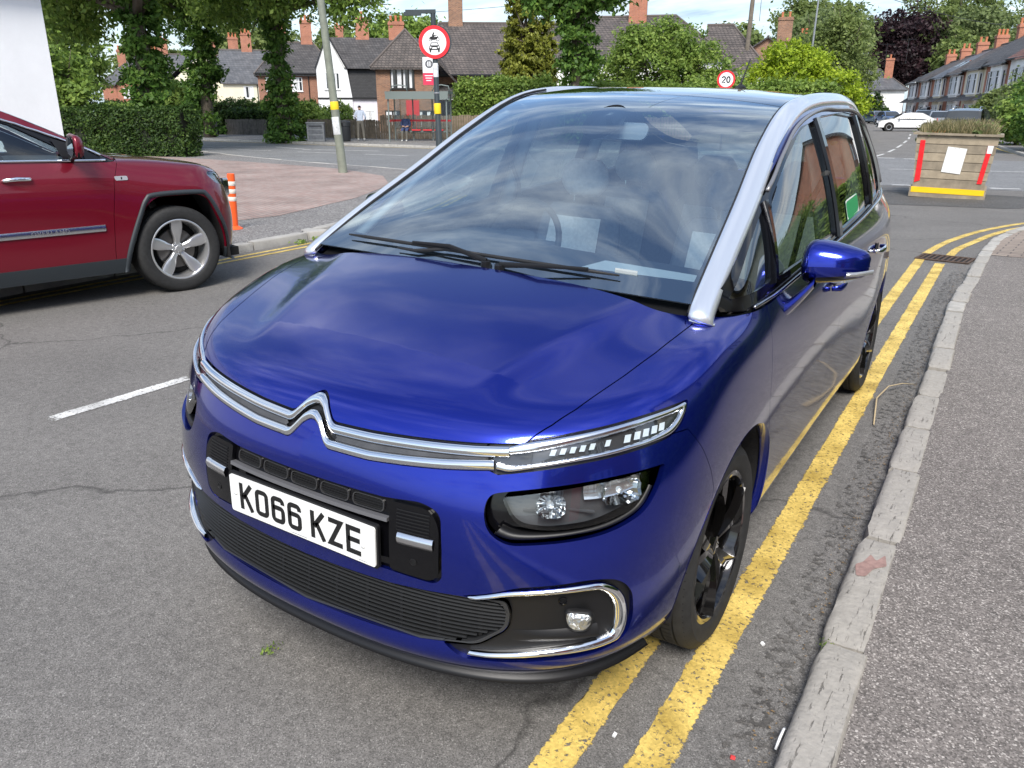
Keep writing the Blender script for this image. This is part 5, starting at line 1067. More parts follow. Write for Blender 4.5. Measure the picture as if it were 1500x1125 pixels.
# --- headlamps
LAMP = rounded([(.530,.788),(.625,.806),(.726,.822),(.868,.838),(.862,.800),(.828,.752),(.735,.726),(.625,.716),(.560,.724)], [.01,.02,.02,.01,.03,.05,.03,.03,.03], 5)
def headlamp(sg):
    base = BODY.clip(np.where(BODY.V[:, 0]*sg > 0, sdf2(BODY.V, HL), -1)+.004).shift(-.05).obj('headlight', BLACKG, car, flange=-.048)
    hs = BODY.clip(np.where(BODY.V[:, 0]*sg > 0, sdf2(BODY.V, LAMP), -1))
    hs.shift(-.046).obj('lamp_housing', mat('lamp housing grey', (.13, .13, .135), .25, .5), base, flange=-.036)
    hs.shift(-.010).obj('lens', LENS, base)
    # bezel lip at the bottom
    L = [(.515,.700),(.56,.690),(.68,.704),(.769,.718),(.84,.748),(.874,.795)]; L2 = [(.53,.718),(.57,.707),(.68,.714),(.765,.729),(.83,.757),(.864,.800)]
    mb = MB(); G = [[(lambda PN: PN[0]+PN[1]*h)(wrap(sg*(a[0]*(1-t)+b[0]*t), a[1]*(1-t)+b[1]*t)) for t, h in [(0, -.03), (0, -.012), (.5, -.009), (1, -.02), (1, -.04)]] for a, b in zip(catmull(L, 6), catmull(L2, 6))]
    mb.grid(G); mb.build('bezel', BLACKS, base, smooth=True)
    # reflectors: faceted chrome bowls
    for (s0, z0, rs, rz, nm) in ((.795, .797, .052, .031, 'reflector'), (.635, .772, .035, .028, 'reflector')):
        C0, N0 = wrap(sg*s0, z0, -.040); mb = MB(); t1 = Vector(np.cross((0, 0, 1), N0)).normalized(); up = Vector(np.cross(N0, t1)).normalized(); C0 = Vector(C0); Nv = Vector(N0)
        G = []
        for i, (rr, hh) in enumerate([(.22, -.004), (.45, .0), (.7, .008), (.9, .018), (1.0, .026)]):
            row = []
            for j in range(25):
                a = 2*pi*j/24; q = rr*(1+(.035 if j % 2 else -.035))
                ca, sa = cos(a), sin(a); ex = math.copysign(abs(ca)**.6, ca); ez = math.copysign(abs(sa)**.6, sa)
                row.append(C0+t1*(ex*rs*q)+up*(ez*rz*q)+Nv*hh)
            G.append(row)
        mb.grid(G); mb.build('reflector', mat('lamp bowl', (.55, .56, .57), .10, 1), base)
        b2 = MB(); b2.lathe([(0, .014), (.006, .012), (.009, .004), (.010, -.006)], 12); ob = b2.build('bulb', mat('bulb glass', (.75, .78, .8), .08, .6), base, smooth=True)
        ob.location = C0+Nv*.004; ob.rotation_euler = Nv.to_track_quat('Z', 'Y').to_euler()
    # chrome blade between the bowls
    mb = MB(); G = []
    for s0 in np.linspace(.71, .852, 12):
        zt = .818+(s0-.73)*.11; zb = zt-.030-.006*sin((s0-.70)*22)
        G.append([(lambda PN: PN[0]+PN[1]*h)(wrap(sg*s0, zt*(1-t)+zb*t)) for t, h in [(0, -.028), (.5, -.034), (1, -.026)]])
    mb.grid(G); mb.build('reflector_blade', mat('soft chrome', (.82, .82, .80), .18, .9), base, smooth=True)
    for s0 in (.60, .70): 
        C0, N0 = wrap(sg*s0, .752, -.03); mb = MB(); mb.tube([Vector(C0)-Vector((.03, 0, 0)), Vector(C0)+Vector((.03, .02, 0.004))], .004, 6); mb.build('lamp_rib', GREYP, base)
headlamp(1); headlamp(-1)

# --- upper grille with the number plate
ug = BODY.clip(np.where(BODY.V[:, 1] < .4, sdf2(BODY.V, UG, False), -1)+.003)
ugo = ug.shift(-.010).clip(np.abs(th(ug.V))-.0).obj('upper_grille', BLACKG, car, flange=-.009)
def wbox(mbx, s0, s1, z0, z1, h0, h1, n=4, m=0):
    """curved box lying on the body between wrap coordinates, from depth h0 to h1"""
    G = [[(lambda PN: PN[0]+PN[1]*h)(wrap(s, z)) for z, h in [(z0, h0), (z0, h1), (z1, h1), (z1, h0)]] for s in np.linspace(s0, s1, n)]
    mbx.grid(G, m); k = len(mbx.v); r = 4
    mbx.f += [(k-4*n, k-4*n+1, k-4*n+2, k-4*n+3)[::-1], (k-4, k-3, k-2, k-1)]; mbx.m += [m, m]
def wring(mbx, loop, w, h0, h1, m=0):
    """raised ring along a closed wrap-space loop"""
    P = np.asarray(loop); c = P.mean(0); G = []
    for q in list(P)+[P[0]]:
        d = c-q; d /= np.linalg.norm(d); p2 = q+d*w
        a, na = wrap(*q); b, nb = wrap(*p2)
        G.append([a+na*h0, a+na*h1, b+nb*h1, b+nb*h0])
    mbx.grid(G, m)
# slots above the plate
sl_w = .518/5
for i in range(5):
    s0 = -.259+i*sl_w+.006; s1 = s0+sl_w-.012
    loop = rounded([(s0, .700), (s1, .700), (s1, .733), (s0, .733)], .014, 5)
    mb = MB(); wring(mb, loop, .0030, -.012, -.0045); mb.build('grille_slot', mat('slot rim', (.035, .035, .037), .25, coat=.5), ugo, smooth=False)
    mb = MB(); wbox(mb, s0+.006, s1-.006, .703, .730, -.011, -.0095); 
    mb.build('slot_mesh', SHADOWB, ugo)
    mb = MB()
    for zz in (.711, .7175, .724): wbox(mb, s0+.005, s1-.005, zz-.0012, zz+.0012, -.0095, -.006)
    mb.build('slot_blade', BLACKS, ugo)
mb = MB(); wbox(mb, -.272, .268, .6835, .6935, -.010, .006, 14); mb.build('plate_ledge', mat('grey satin ledge', (.16, .16, .17), .3, .3), ugo, auto=30)
for sg in (-1, 1):
    # corner pods
    pod = rounded([(.272, .552), (.375, .548), (.396, .568), (.396, .700), (.372, .738), (.272, .738)], [.008, .01, .02, .03, .03, .008], 4)
    if sg < 0: pod = np.array([(-a, b) for a, b in pod][::-1])
    p = ug.clip(sdf_poly(np.stack([th(ug.V), ug.V[:, 2]], 1), pod)).shift(.002).obj('grille_pod', BLACKG, ugo, flange=.010)
    mb = MB()
    for k in range(7): wbox(mb, sg*.292, sg*.374, .670+.0085*k, .6725+.0085*k, .0, .0045, 4)
    mb.build('louvre', BLACKS, p)
    mb = MB(); G = [[(lambda PN: PN[0]+PN[1]*h)(wrap(sg*s, z)) for z, h in [(.634, -.002), (.636, .006), (.651, .011), (.663, .007), (.666, -.002)]] for s in np.linspace(.296, .384, 8)]
    mb.grid(G); mb.build('chrome_insert', mat('brushed chrome', (.75, .75, .76), .2, 1), p, smooth=True)
    mb = MB(); C0, N0 = wrap(sg*.335, .592, .002); ob = MB().lathe([(.0095, 0), (.0095, .0015), (.008, .002), (.0075, .0006), (0, .0006)], 20).build('parking_sensor', BLACKS, p)
    ob.location = C0; ob.rotation_euler = Vector(N0).to_track_quat('Z', 'Y').to_euler()
# --- number plate, slightly bowed acrylic
plate = MB(); W_, H_ = .26, .0555
PC = Vector((0, -.010, .6165))
def rr(w, h, r, n=5): return rounded([(-w, -h), (w, -h), (w, h), (-w, h)], r, n)
plate.prism(rr(W_+.006, H_+.006, .010), 'Y', .002, .012); pbk = plate.build('plate_backing', BLACKS, ugo); pbk.location = PC
plate = MB().prism(rr(W_, H_, .009), 'Y', -.0025, .002); npl = plate.build('number_plate', mat('white reflective plate', (.80, .80, .78), .35, coat=.5, noise=(9, .04)), car); npl.location = PC
def stroke(mbx, pts, w, x0, z0, sx, sz, closed=False, y0=-.0025, y1=-.0036):
    """flat letter stroke as one mitred ribbon"""
    P = [np.array((x0+p[0]*sx, z0+p[1]*sz)) for p in pts]; n = len(P); L = []; R = []
    for i in range(n):
        a = P[i-1] if (closed or i > 0) else None; b = P[(i+1) % n] if (closed or i < n-1) else None
        d1 = (P[i]-a) if a is not None else (b-P[i]); d2 = (b-P[i]) if b is not None else d1
        d1 = d1/np.linalg.norm(d1); d2 = d2/np.linalg.norm(d2); n1 = np.array((-d1[1], d1[0])); n2 = np.array((-d2[1], d2[0])); mt = n1+n2; mt /= np.linalg.norm(mt); k = w/2/max(.35, mt@n1)
        L.append(P[i]+mt*k); R.append(P[i]-mt*k)
    m_ = n if closed else n-1
    for i in range(m_):
        j = (i+1) % n; q = [L[i], L[j], R[j], R[i]]; V_ = [(p[0], y1, p[1]) for p in q]+[(p[0], y0, p[1]) for p in q]
        mbx.add(V_, [(0, 1, 2, 3), (7, 6, 5, 4), (0, 4, 5, 1), (1, 5, 6, 2), (2, 6, 7, 3), (3, 7, 4, 0)])
cw, ch, sw = .050, .079, .0135; hx, hz = (cw-sw)/2/cw, (ch-sw)/2/ch
def arcp(cx, cz, rx, rz, a0, a1, n=6): return [(cx+rx*cos(radians(a)), cz+rz*sin(radians(a))) for a in np.linspace(a0, a1, n)]
rx_, rz_ = .20, .13
O_ = arcp(hx-rx_, hz-rz_, rx_, rz_, 0, 90)+arcp(-hx+rx_, hz-rz_, rx_, rz_, 90, 180)+arcp(-hx+rx_, -hz+rz_, rx_, rz_, 180, 270)+arcp(hx-rx_, -hz+rz_, rx_, rz_, 270, 360)
low = .06
SIX = [[(hx, hz-.17)]+arcp(hx-rx_, hz-rz_, rx_, rz_, 0, 90)+arcp(-hx+rx_, hz-rz_, rx_, rz_, 90, 180)+arcp(-hx+rx_, -hz+rz_, rx_, rz_, 180, 270)+arcp(hx-rx_, -hz+rz_, rx_, rz_, 270, 360)+arcp(hx-rx_, low-rz_+.02, rx_, rz_, 0, 90)+[(-hx, low+.02)]]
G6 = {'K': [[(-hx, .5), (-hx, -.5)], [(.40, .5), (-hx+.10, -.05)], [(-.10, .10), (.42, -.5)]], 'O': [O_], '6': SIX,
      'Z': [[(-.46, hz), (.36, hz), (-.36, -hz), (.46, -hz)]], 'E': [[(.46, hz), (-hx, hz), (-hx, -hz), (.46, -hz)], [(-hx, 0.02), (.40, 0.02)]]}
xcur = -.222
for i, c in enumerate('KO66 KZE'):
    if c == ' ': xcur += .033-.011; continue
    mb = MB()
    for st in G6[c]: stroke(mb, st, sw, xcur+cw/2, 0, cw, ch, closed=(c == 'O'))
    mb.build('plate_character', mat('plate black', (.01, .01, .01), .4), npl, fix=True); xcur += cw+.011
for sx in (-.238, .222):
    MB().lathe([(0, -.0065), (.005, -.006), (.0065, -.0035), (.0065, -.002)], 14, 'Y', (sx, 0, .004 if sx < 0 else -.006)).build('screw_cap', mat('white cap', (.82, .82, .8), .4), npl, smooth=True)
mb = MB(); 
for k in range(14): mb.box(-.030+.0042*k, -.0272+.0042*k, -.0028, -.0024, -.0515, -.0495)
mb.box(.205, .232, -.0028, -.0024, -.0505, -.0495); mb.build('plate_small_print', mat('grey print', (.12, .12, .12), .5), npl)

# --- lower grille
V = BODY.V
lgs = BODY.clip(np.where(BODY.V[:, 1] < .4, sdf2(BODY.V, LG, False), -1)+.004)
lg = lgs.shift(-.035).obj('lower_grille', mat('lower grille shade', (.012, .012, .013), .7), car, flange=-.033)
mb = MB()
zs = np.linspace(.385, .508, 12)
for k, zz in enumerate(zs):
    f = (zz-.368)/.155; wdt = .40+.148*np.clip((zz-.368)/.07, 0, 1) if zz < .44 else .548
    G = []
    for s in np.linspace(-wdt, wdt, 36):
        lift = .010*(abs(s)/.55)**2*(1-f)
        G.append([(lambda PN: PN[0]+PN[1]*h)(wrap(s, z+lift)) for z, h in [(zz-.0008, -.030), (zz-.0022, -.0045), (zz+.0005, -.002), (zz+.0022, -.006), (zz+.0012, -.030)]])
    mb.grid(G)
mb.build('grille_slat', mat('grille slat', (.022, .023, .024), .38), lg)
mb = MB()
for s in np.linspace(-.49, .49, 11): wbox(mb, s-.004, s+.004, .378 if abs(s) < .45 else .41, .51, -.03, -.012, 2)
mb.build('grille_upright', BLACKS, lg)
mb = MB(); 
G = []
for q in list(LG)+[LG[0]]:
    c = np.array((q[0]*.985, .445+(q[1]-.445)*.93)); a, na = wrap(*q); b, nb = wrap(*c); G.append([a-na*.02, a-na*.002, b-nb*.003, b-nb*.03])
mb.grid(G); mb.build('grille_surround', mat('surround', (.03, .031, .033), .35), lg, auto=40)

# --- fog lamp pockets
def fog(sg):
    Vb = BODY.V
    fs = BODY.clip(np.where(Vb[:, 0]*sg > 0, sdf2(Vb, FOG), -1)+.003)
    pk = fs.shift(-.014).obj('fog_lamp_surround', BLACKS, car, flange=-.012)
    out_ = [(.462,.524),(.50,.538),(.571,.560),(.719,.576),(.770,.562),(.806,.520),(.824,.450),(.812,.398),(.775,.382),(.635,.374),(.548,.364),(.462,.356)]
    inn = [(.470,.516),(.50,.524),(.571,.545),(.712,.556),(.752,.546),(.781,.507),(.792,.452),(.786,.415),(.757,.404),(.635,.393),(.548,.379),(.468,.368)]
    O = catmull(out_, 8)*[sg, 1]; I = catmull(inn, 8)*[sg, 1]; mb = MB(); n = len(O)
    G = []
    for i, (a, b) in enumerate(zip(O, I)):
        e = min(1, min(i, n-1-i)/5+.15)
        G.append([(lambda PN: PN[0]+PN[1]*h)(wrap(*(a*(1-t)+b*t))) for t, h in [(0, -.013), (0, .0), (.25, .007*e), (.6, .007*e), (1, -.001), (1, -.013)]])
    mb.grid(G); mb.build('chrome_hook', CHROME, pk, smooth=True)
    # sculpted ledge under the lamp
    mb = MB(); G = []
    for s in np.linspace(.56, .752, 14):
        k = (s-.56)/.192
        G.append([(lambda PN: PN[0]+PN[1]*h)(wrap(sg*s, z)) for z, h in [(.436+.008*k, -.0135), (.428, -.0135+.016*k), (.414, -.0135+.014*k), (.406, -.0137)]])
    mb.grid(G); mb.build('ledge', BLACKS, pk, smooth=True)
    C0, N0 = wrap(sg*.704, .470, -.006); Nv = Vector((N0[0]*.5, N0[1], 0)).normalized()
    lp = rounded([(-.031, .024), (-.029, -.004), (-.016, -.026), (.016, -.026), (.030, -.006), (.031, .016), (.022, .024)], .012, 4)
    fl = MB().prism([tuple(q) for q in lp], 'Y', -.010, .006).build('fog_lamp', mat('fog reflector', (.6, .6, .6), .15, 1), pk)
    mb = MB(); mb.grid([[(q[0]*k, -.0165+.006*k*k, q[1]*k) for k in (1.0, .75, .5, .25, .0)] for q in list(lp)+[lp[0]]]); 
    le = mb.build('lens', mat('fog lens', (.55, .57, .58), .10, .85, bump=(60, 1.0, .012), coat=1), fl, smooth=True)
    mb = MB(); Gr = [[(q[0]*k, h, q[1]*k) for k, h in ((1.02, .006), (1.02, -.012), (1.14, -.010), (1.2, .004))] for q in list(lp)+[lp[0]]]; mb.grid(Gr); mb.build('lamp_collar', BLACKS, fl, smooth=True)
    fl.location = C0; fl.rotation_euler.z = math.atan2(-Nv.x, Nv.y)+pi
    C0, N0 = wrap(sg*.667, .524, -.013); ob = MB().lathe([(.0115, 0), (.0115, .003), (.0095, .0035), (.009, .001), (0, .001)], 20).build('parking_sensor', BLACKG, pk)
    ob.location = C0; ob.rotation_euler = Vector(N0).to_track_quat('Z', 'Y').to_euler()
fog(1); fog(-1)
# tow eye cover outline and black chin splitter
mb = MB(); G = []
for s in np.linspace(-.95, .95, 70):
    P, N = wrap(s, .325); k = min(1, (.95-abs(s))/.25)
    nx = np.array((N[0], N[1], 0)); nx /= np.linalg.norm(nx)
    G.append([(P[0], P[1], .290)-nx*.045, (P[0], P[1], .276)-nx*.026, (P[0], P[1], .266)-nx*.016, (P[0], P[1], .252+.02*(1-k))-nx*.034, (P[0], P[1], .262)-nx*.10])
mb.grid(G); mb.build('chin_splitter', BLACKS, car, smooth=True)
# underside
und = MB().prism([(-.74, .3), (-.45, .12), (0, .08), (.45, .12), (.74, .3), (.70, 1.4), (.76, 1.5), (.76, 3.2), (.70, 3.3), (.70, 4.2), (.4, 4.5), (-.4, 4.5), (-.70, 4.2), (-.70, 3.3), (-.76, 3.2), (-.76, 1.5), (-.70, 1.4)], 'Z', .235, .27)
und.build('underbody', SHADOWB, car)
# wheel arch liners
for cy in (AX+.005, AX+WB):
    for sg in (-1, 1):
        mb = MB(); G = []
        for a in np.linspace(-.12, pi+.05, 26): G.append([(sg*x, cy+cos(a)*r, HZ+.015+sin(a)*r) for x, r in ((.86, .418), (.85, .412), (.80, .405), (.60, .40), (.58, .05))])
        mb.grid(G); mb.build('arch_liner', mat('liner', (.010, .010, .011), .85, bump=(60, .3, .01)), car, smooth=True)
        mb = MB(); G = []         # rolled lip of the arch
        for a in np.linspace(-.14, pi+.06, 48):
            y_, z_ = cy+cos(a)*.419, HZ+.015+sin(a)*.419; P, N = side(y_, z_, sg)
            G.append([P+N*.001, (P[0]-sg*.006, cy+cos(a)*.411, HZ+.015+sin(a)*.411), (P[0]-sg*.03, cy+cos(a)*.409, HZ+.015+sin(a)*.409)])
        mb.grid(G); mb.build('arch_lip', BLUE, car, smooth=True)
# ================================================================== THE BLUE CAR: glasshouse
def crm(rows, nu, nv):
    """smooth grid surface through a control grid; returns points (rows x cols)"""
    R = [catmull(r, nv) for r in rows]; R = np.array(R)
    C_ = np.array([catmull(list(R[:, j]), nu) for j in range(R.shape[1])])      # cols x rows
    return C_.transpose(1, 0, 2)
def gsurf(G, outward):
    n, m_ = G.shape[:2]; du = np.gradient(G, axis=0); dv = np.gradient(G, axis=1); N = np.cross(du, dv); N /= (np.linalg.norm(N, axis=2)[..., None]+1e-12)
    c = G[n//2, m_//2]; flip = np.dot(N[n//2, m_//2], np.array(outward)) < 0
    if flip: N = -N
    F = [(i*m_+j, (i+1)*m_+j, (i+1)*m_+j+1, i*m_+j+1) for i in range(n-1) for j in range(m_-1)]
    if flip: F = [f[::-1] for f in F]
    return Surf(G.reshape(-1, 3), N.reshape(-1, 3), F)
EDGE = [((.712,.830,1.135),(0,.812,1.140)), ((.685,1.055,1.246),(0,1.00,1.262)), ((.654,1.333,1.372),(0,1.28,1.418)), ((.618,1.651,1.525),(0,1.60,1.572)), ((.600,1.975,1.645),(0,1.93,1.672)),
        ((.602,2.32,1.692),(0,2.30,1.718)), ((.610,2.80,1.706),(0,2.8,1.732)), ((.605,3.25,1.690),(0,3.25,1.724)), ((.590,3.62,1.640),(0,3.7,1.690)), ((.560,3.95,1.55),(0,4.05,1.60)), ((.50,4.15,1.44),(0,4.28,1.48))]
rows = []
for (e, c) in EDGE:
    r = []
    for t in (1, .85, .6, .3, 0):
        k = t**2.4; r.append((e[0]*t, lerp(c[1], e[1], k), lerp(c[2], e[2], k)))
    rows.append(r+[(-x, y, z) for x, y, z in r[::-1][1:]])
TOPG = crm(rows, 8, 8); TOPS = gsurf(TOPG, (0, 0, 1))
SIDEB = [(.705,.800,1.115),(.775,.885,1.112),(.838,1.0,1.106),(.850,1.2,1.110),(.853,1.4,1.118),(.856,1.7,1.132),(.855,2.05,1.147),(.854,2.4,1.163),(.851,2.75,1.180),(.842,3.05,1.194),(.828,3.35,1.206),(.800,3.62,1.214),(.758,3.88,1.221),(.66,4.22,1.221),(.50,4.38,1.221)]
SIDET = [(.735,.825,1.130),(.765,.95,1.180),(.745,1.12,1.250),(.722,1.32,1.342),(.700,1.50,1.428),(.677,1.72,1.532),(.660,2.0,1.622),(.656,2.35,1.668),(.664,2.8,1.682),(.664,3.1,1.670),(.655,3.38,1.635),(.648,3.60,1.575),(.640,3.80,1.50),(.58,4.0,1.43),(.46,4.16,1.40)]
rs = []
for b, t in zip(SIDEB, SIDET):
    b, t = np.array(b), np.array(t); r = []
    for k in (0, .25, .5, .75, 1): q = b*(1-k)+t*k; q[0] += .018*sin(pi*k)*min(1, (t[2]-b[2])/.35); r.append(q)
    rs.append(r)
SG = crm(rs, 12, 12)
def side_surf(s): G = SG.copy(); G[..., 0] *= s; return gsurf(G, (s, 0, .3))
# windscreen, black border, roof
V = TOPS.V
iw = TOPS.clip(2.02-V[:, 1]+.10*(np.abs(V[:, 0])/.6)**2*0)
ws = iw.obj('windscreen', GLASS, car)
base_y = lambda V: V[:, 1]-(.872+.05*(np.abs(V[:, 0])/.7)**2)
fr = iw.clip(-base_y(iw.V)).shift(-.004).obj('screen_border', mat('black screen border', (.012, .012, .014), .25, noise=(5, .2)), ws)
for sg in (1, -1):
    e = iw.clip(iw.V[:, 0]*sg-np.interp(iw.V[:, 1], [.8, 1.0, 1.33, 1.65, 1.975, 2.2], [.690, .676, .643, .606, .580, .575])).shift(-.004).obj('screen_border', mat('black screen border', (.012, .012, .014), .25), ws)
tt = iw.clip(iw.V[:, 1]-1.90).shift(-.004).obj('screen_border', GLASSR, ws)
rf = TOPS.clip(V[:, 1]-2.026).obj('roof', GLASSR, car)
def seam(P, r, nm, m, par, n=6):
    return MB().tube(P, r, n).build(nm, m, par, smooth=True)
# side glass and frames
BLUEDK = BLUE
def zq(V, a, b): return np.interp(V, a, b)
yb = np.array([p[1] for p in SIDEB]); zb = np.array([p[2] for p in SIDEB]); yt = np.array([p[1] for p in SIDET]); zt_ = np.array([p[2] for p in SIDET])
def topz(y): return np.interp(y, yt, zt_)
def botz(y): return np.interp(y, yb, zb)
Q = {}
win_polys = {
 'quarter_glass': rounded([(.93, 1.140), (1.22, 1.150), (1.40, 1.352), (1.355, 1.335)], [.02, .02, .01, .01], 4),
 'front_window': rounded([(1.275, 1.150), (2.165, 1.178), (2.215, 1.612), (1.98, 1.575), (1.70, 1.470), (1.47, 1.368)], [.03, .02, .02, .06, .06, .03], 5),
 'rear_window': rounded([(2.285, 1.182), (3.03, 1.222), (3.02, 1.618), (2.65, 1.635), (2.325, 1.622)], [.02, .03, .03, .05, .02], 5),
 'rear_quarter_glass': rounded([(3.11, 1.228), (3.60, 1.255), (3.50, 1.50), (3.33, 1.585), (3.10, 1.612)], [.02, .05, .06, .06, .02], 5)}
# silver arch band, blue roof side, black frame: bands below the top edge
for sg in (1, -1):
    s0 = side_surf(sg)
    s0 = s0.clip(np.minimum(s0.V[:, 1]-.89, 4.40-s0.V[:, 1]))
    # distance below the top curve
    curve = np.array([(a, b) for a, b in zip(yt, zt_)]); big = np.vstack([curve, [(4.6, 1.4), (4.6, 0.5), (.5, .5), (.5, 1.10)]])
    dist = lambda V: sdf_poly(V[:, 1:3], big)
    band = np.interp(np.arange(0, 5, .01), [.8, 1.1, 2.0, 2.3, 2.9, 3.4, 4.0], [.0, .0, .0, .004, .01, .01, .0])
    # window openings
    fr_ = s0
    for nm, P in win_polys.items(): fr_ = fr_.clip(-sdf_poly(fr_.V[:, 1:3], P))
    dd = dist(fr_.V)
    lim = np.interp(fr_.V[:, 1], [.9, 1.45, 1.8, 2.2, 3.0, 3.5], [-.01, -.004, .026, .040, .042, .030])
    bl = fr_.clip(lim-dd); bl.obj('roof_side', BLUE, car)
    fb = fr_.clip(dd-lim); fb.shift(-.004).obj('window_frame', BLACKG, car, flange=.02)
    for nm, P in win_polys.items():
        w = s0.clip(sdf_poly(s0.V[:, 1:3], P)+.006).shift(-.012)
        ow = w.obj('side_window', GLASSD, car)
        if nm == 'rear_window' and sg == 1: RW = ow
    def sidept(y, z, off=0.0):
        k = np.argmin((s0.V[:, 1]-y)**2+(s0.V[:, 2]-z)**2); return s0.V[k]+s0.N[k]*off, s0.N[k]
    # chrome line along the waist, black rubber at its foot
    P = [(sg*(x+.006), y, z+.006) for x, y, z in catmull(SIDEB[2:13], 6)]
    MB().tube(P, .0065, 6).build('waist_strip', mat('dark chrome', (.30, .30, .31), .15, 1), car, smooth=True)
    # weather strip over the windows, follows the opening line
    arc = [(1.46,1.392),(1.70,1.498),(1.98,1.600),(2.30,1.642),(2.65,1.652),(3.05,1.640),(3.36,1.602),(3.55,1.52),(3.66,1.38),(3.69,1.27)]
    P = []
    for y, z in catmull(arc, 6): p, n_ = sidept(y, z, .006); P.append(p)
    P = np.array(P); P[1:-1] = (P[:-2]+P[1:-1]+P[2:])/3; P[1:-1] = (P[:-2]+P[1:-1]+P[2:])/3
    MB().tube(P, .0075, 8).build('weather_strip', mat('grey weather strip', (.22, .22, .23), .3, .5), car, smooth=True)
    # pillars proud of the glass
    for (ya, za, yb_, zb_, w) in ((1.245, 1.14, 1.43, 1.365, .016), (2.225, 1.17, 2.262, 1.62, .030), (3.065, 1.215, 3.06, 1.62, .020)):
        A_ = [sidept(lerp(ya, yb_, t), lerp(za, zb_, t), .003) for t in np.linspace(0, 1, 9)]
        Pq = np.array([a[0] for a in A_]); tq = np.linspace(0, 1, 9); A_ = [(np.array([np.polyval(np.polyfit(tq, Pq[:, c], 2), t) for c in range(3)]), A_[4][1]) for t in tq]
        mb = MB(); G = [[p+np.array((0, -w, 0))-n_*.01, p+np.array((0, -w*.9, 0))+n_*.004, p+np.array((0, w*.9, 0))+n_*.004, p+np.array((0, w, 0))-n_*.01] for p, n_ in A_]
        mb.grid(G); mb.build('pillar', BLACKG, car, smooth=False)
    # silver arch: from the foot of the screen over the roof edge and down behind the rear glass
    inn = [(.720,.800,1.090),(.712,.822,1.128),(.690,1.040,1.243),(.657,1.333,1.378),(.620,1.651,1.532),(.600,1.975,1.654),(.604,2.32,1.702),(.612,2.80,1.716),(.607,3.15,1.702),(.612,3.42,1.650),(.640,3.60,1.555),(.700,3.74,1.39),(.735,3.84,1.23)]
    out_ = [(.790,.824,1.074),(.778,.848,1.112),(.752,1.090,1.226),(.722,1.380,1.357),(.684,1.700,1.508),(.664,2.02,1.618),(.664,2.32,1.664),(.674,2.80,1.676),(.672,3.10,1.664),(.670,3.30,1.622),(.690,3.46,1.545),(.745,3.60,1.39),(.790,3.68,1.225)]
    A_ = catmull([(sg*x, y, z) for x, y, z in inn], 10); B_ = catmull([(sg*x, y, z) for x, y, z in out_], 10); mb = MB(); G = []
    for i in range(len(A_)):
        a, b = A_[i], B_[i]; t = A_[min(i+1, len(A_)-1)]-A_[max(i-1, 0)]; n_ = np.cross(t, b-a); n_ /= np.linalg.norm(n_)
        if n_[0]*sg+n_[2] < 0: n_ = -n_
        q = min(1, (i+1)/9); G.append([a-n_*.012, a+n_*.004*q, a*.88+b*.12+n_*.012*q, a*.65+b*.35+n_*.016*q, a*.3+b*.7+n_*.014*q, a*.08+b*.92+n_*.006*q, b-n_*.006, b-n_*.02])
    mb.grid(G); mb.build('silver_arch', SATIN, car, smooth=True)
    MB().tube([G[i][0]+(G[i][1]-G[i][0])*.5 for i in range(8, 62, 3)], .0055, 6).build('screen_rubber', RUB, car, smooth=True)
# tail
tb = catmull([(.66,4.22,1.221),(.40,4.44,1.221),(0,4.50,1.221)], 8); tt_ = catmull([(.50,4.15,1.44),(.30,4.22,1.47),(0,4.28,1.48)], 8)
mb = MB()
for sg in (1, -1): mb.grid([[(sg*p[0]*(1-k)+sg*q[0]*k, p[1]*(1-k)+q[1]*k, p[2]*(1-k)+q[2]*k) for k in (0, .5, 1)] for p, q in zip(tb, tt_)])
mb.build('tailgate_glass', GLASSD, car, smooth=True)
# roof antenna
mb = MB(); mb.tube([(.02,3.28,1.722),(.02,3.32,1.735),(.02,3.38,1.745),(.02,3.44,1.738),(.02,3.48,1.722)], [.008,.016,.018,.014,.006], 10, flat=1.0)
mb.tube([(.02,3.36,1.748),(.02,3.42,1.81),(.02,3.50,1.895)], [.007,.0045,.003], 8); mb.build('antenna', RUB, car, smooth=True)
# rear window sticker
mb = MB(); P0, n0 = None, None
s1 = side_surf(1)
st = rounded([(2.45, 1.200), (2.73, 1.215), (2.73, 1.300), (2.45, 1.285)], .006, 3)
so = s1.clip(sdf_poly(s1.V[:, 1:3], st)).shift(-.0095).obj('window_sticker', mat('green sticker', (.02, .30, .10), .4), RW)
so2 = s1.clip(np.minimum(sdf_poly(s1.V[:, 1:3], st), .007-sdf_poly(s1.V[:, 1:3], st))).shift(-.0085).obj('sticker_rim', mat('sticker white', (.8, .82, .8), .4), so)
for k, (ya, yb2) in enumerate(((2.52, 2.64), (2.50, 2.67), (2.48, 2.70), (2.53, 2.66))):
    z0 = 1.283-.016*k
    mb = MB(); seed = random.Random(k)
    y = ya
    while y < yb2:
        w = seed.uniform(.008, .016); pz = z0+.05*(y-2.55)*.9
        i1 = np.argmin((s1.V[:, 1]-y)**2+(s1.V[:, 2]-pz)**2); x = s1.V[i1][0]
        q = [np.array((np.interp(zz, [1.12, 1.63], [.858, .66])+.018*sin(pi*(zz-1.17)/.48)-.0075, yy, zz)) for yy, zz in ((y, pz), (y+w*.8, pz+.001), (y+w*.8, pz+.009), (y, pz+.008))]
        mb.add(q, [(0, 1, 2, 3)]); y += w+.003
    mb.build('sticker_text', MATS['sticker white'], so)

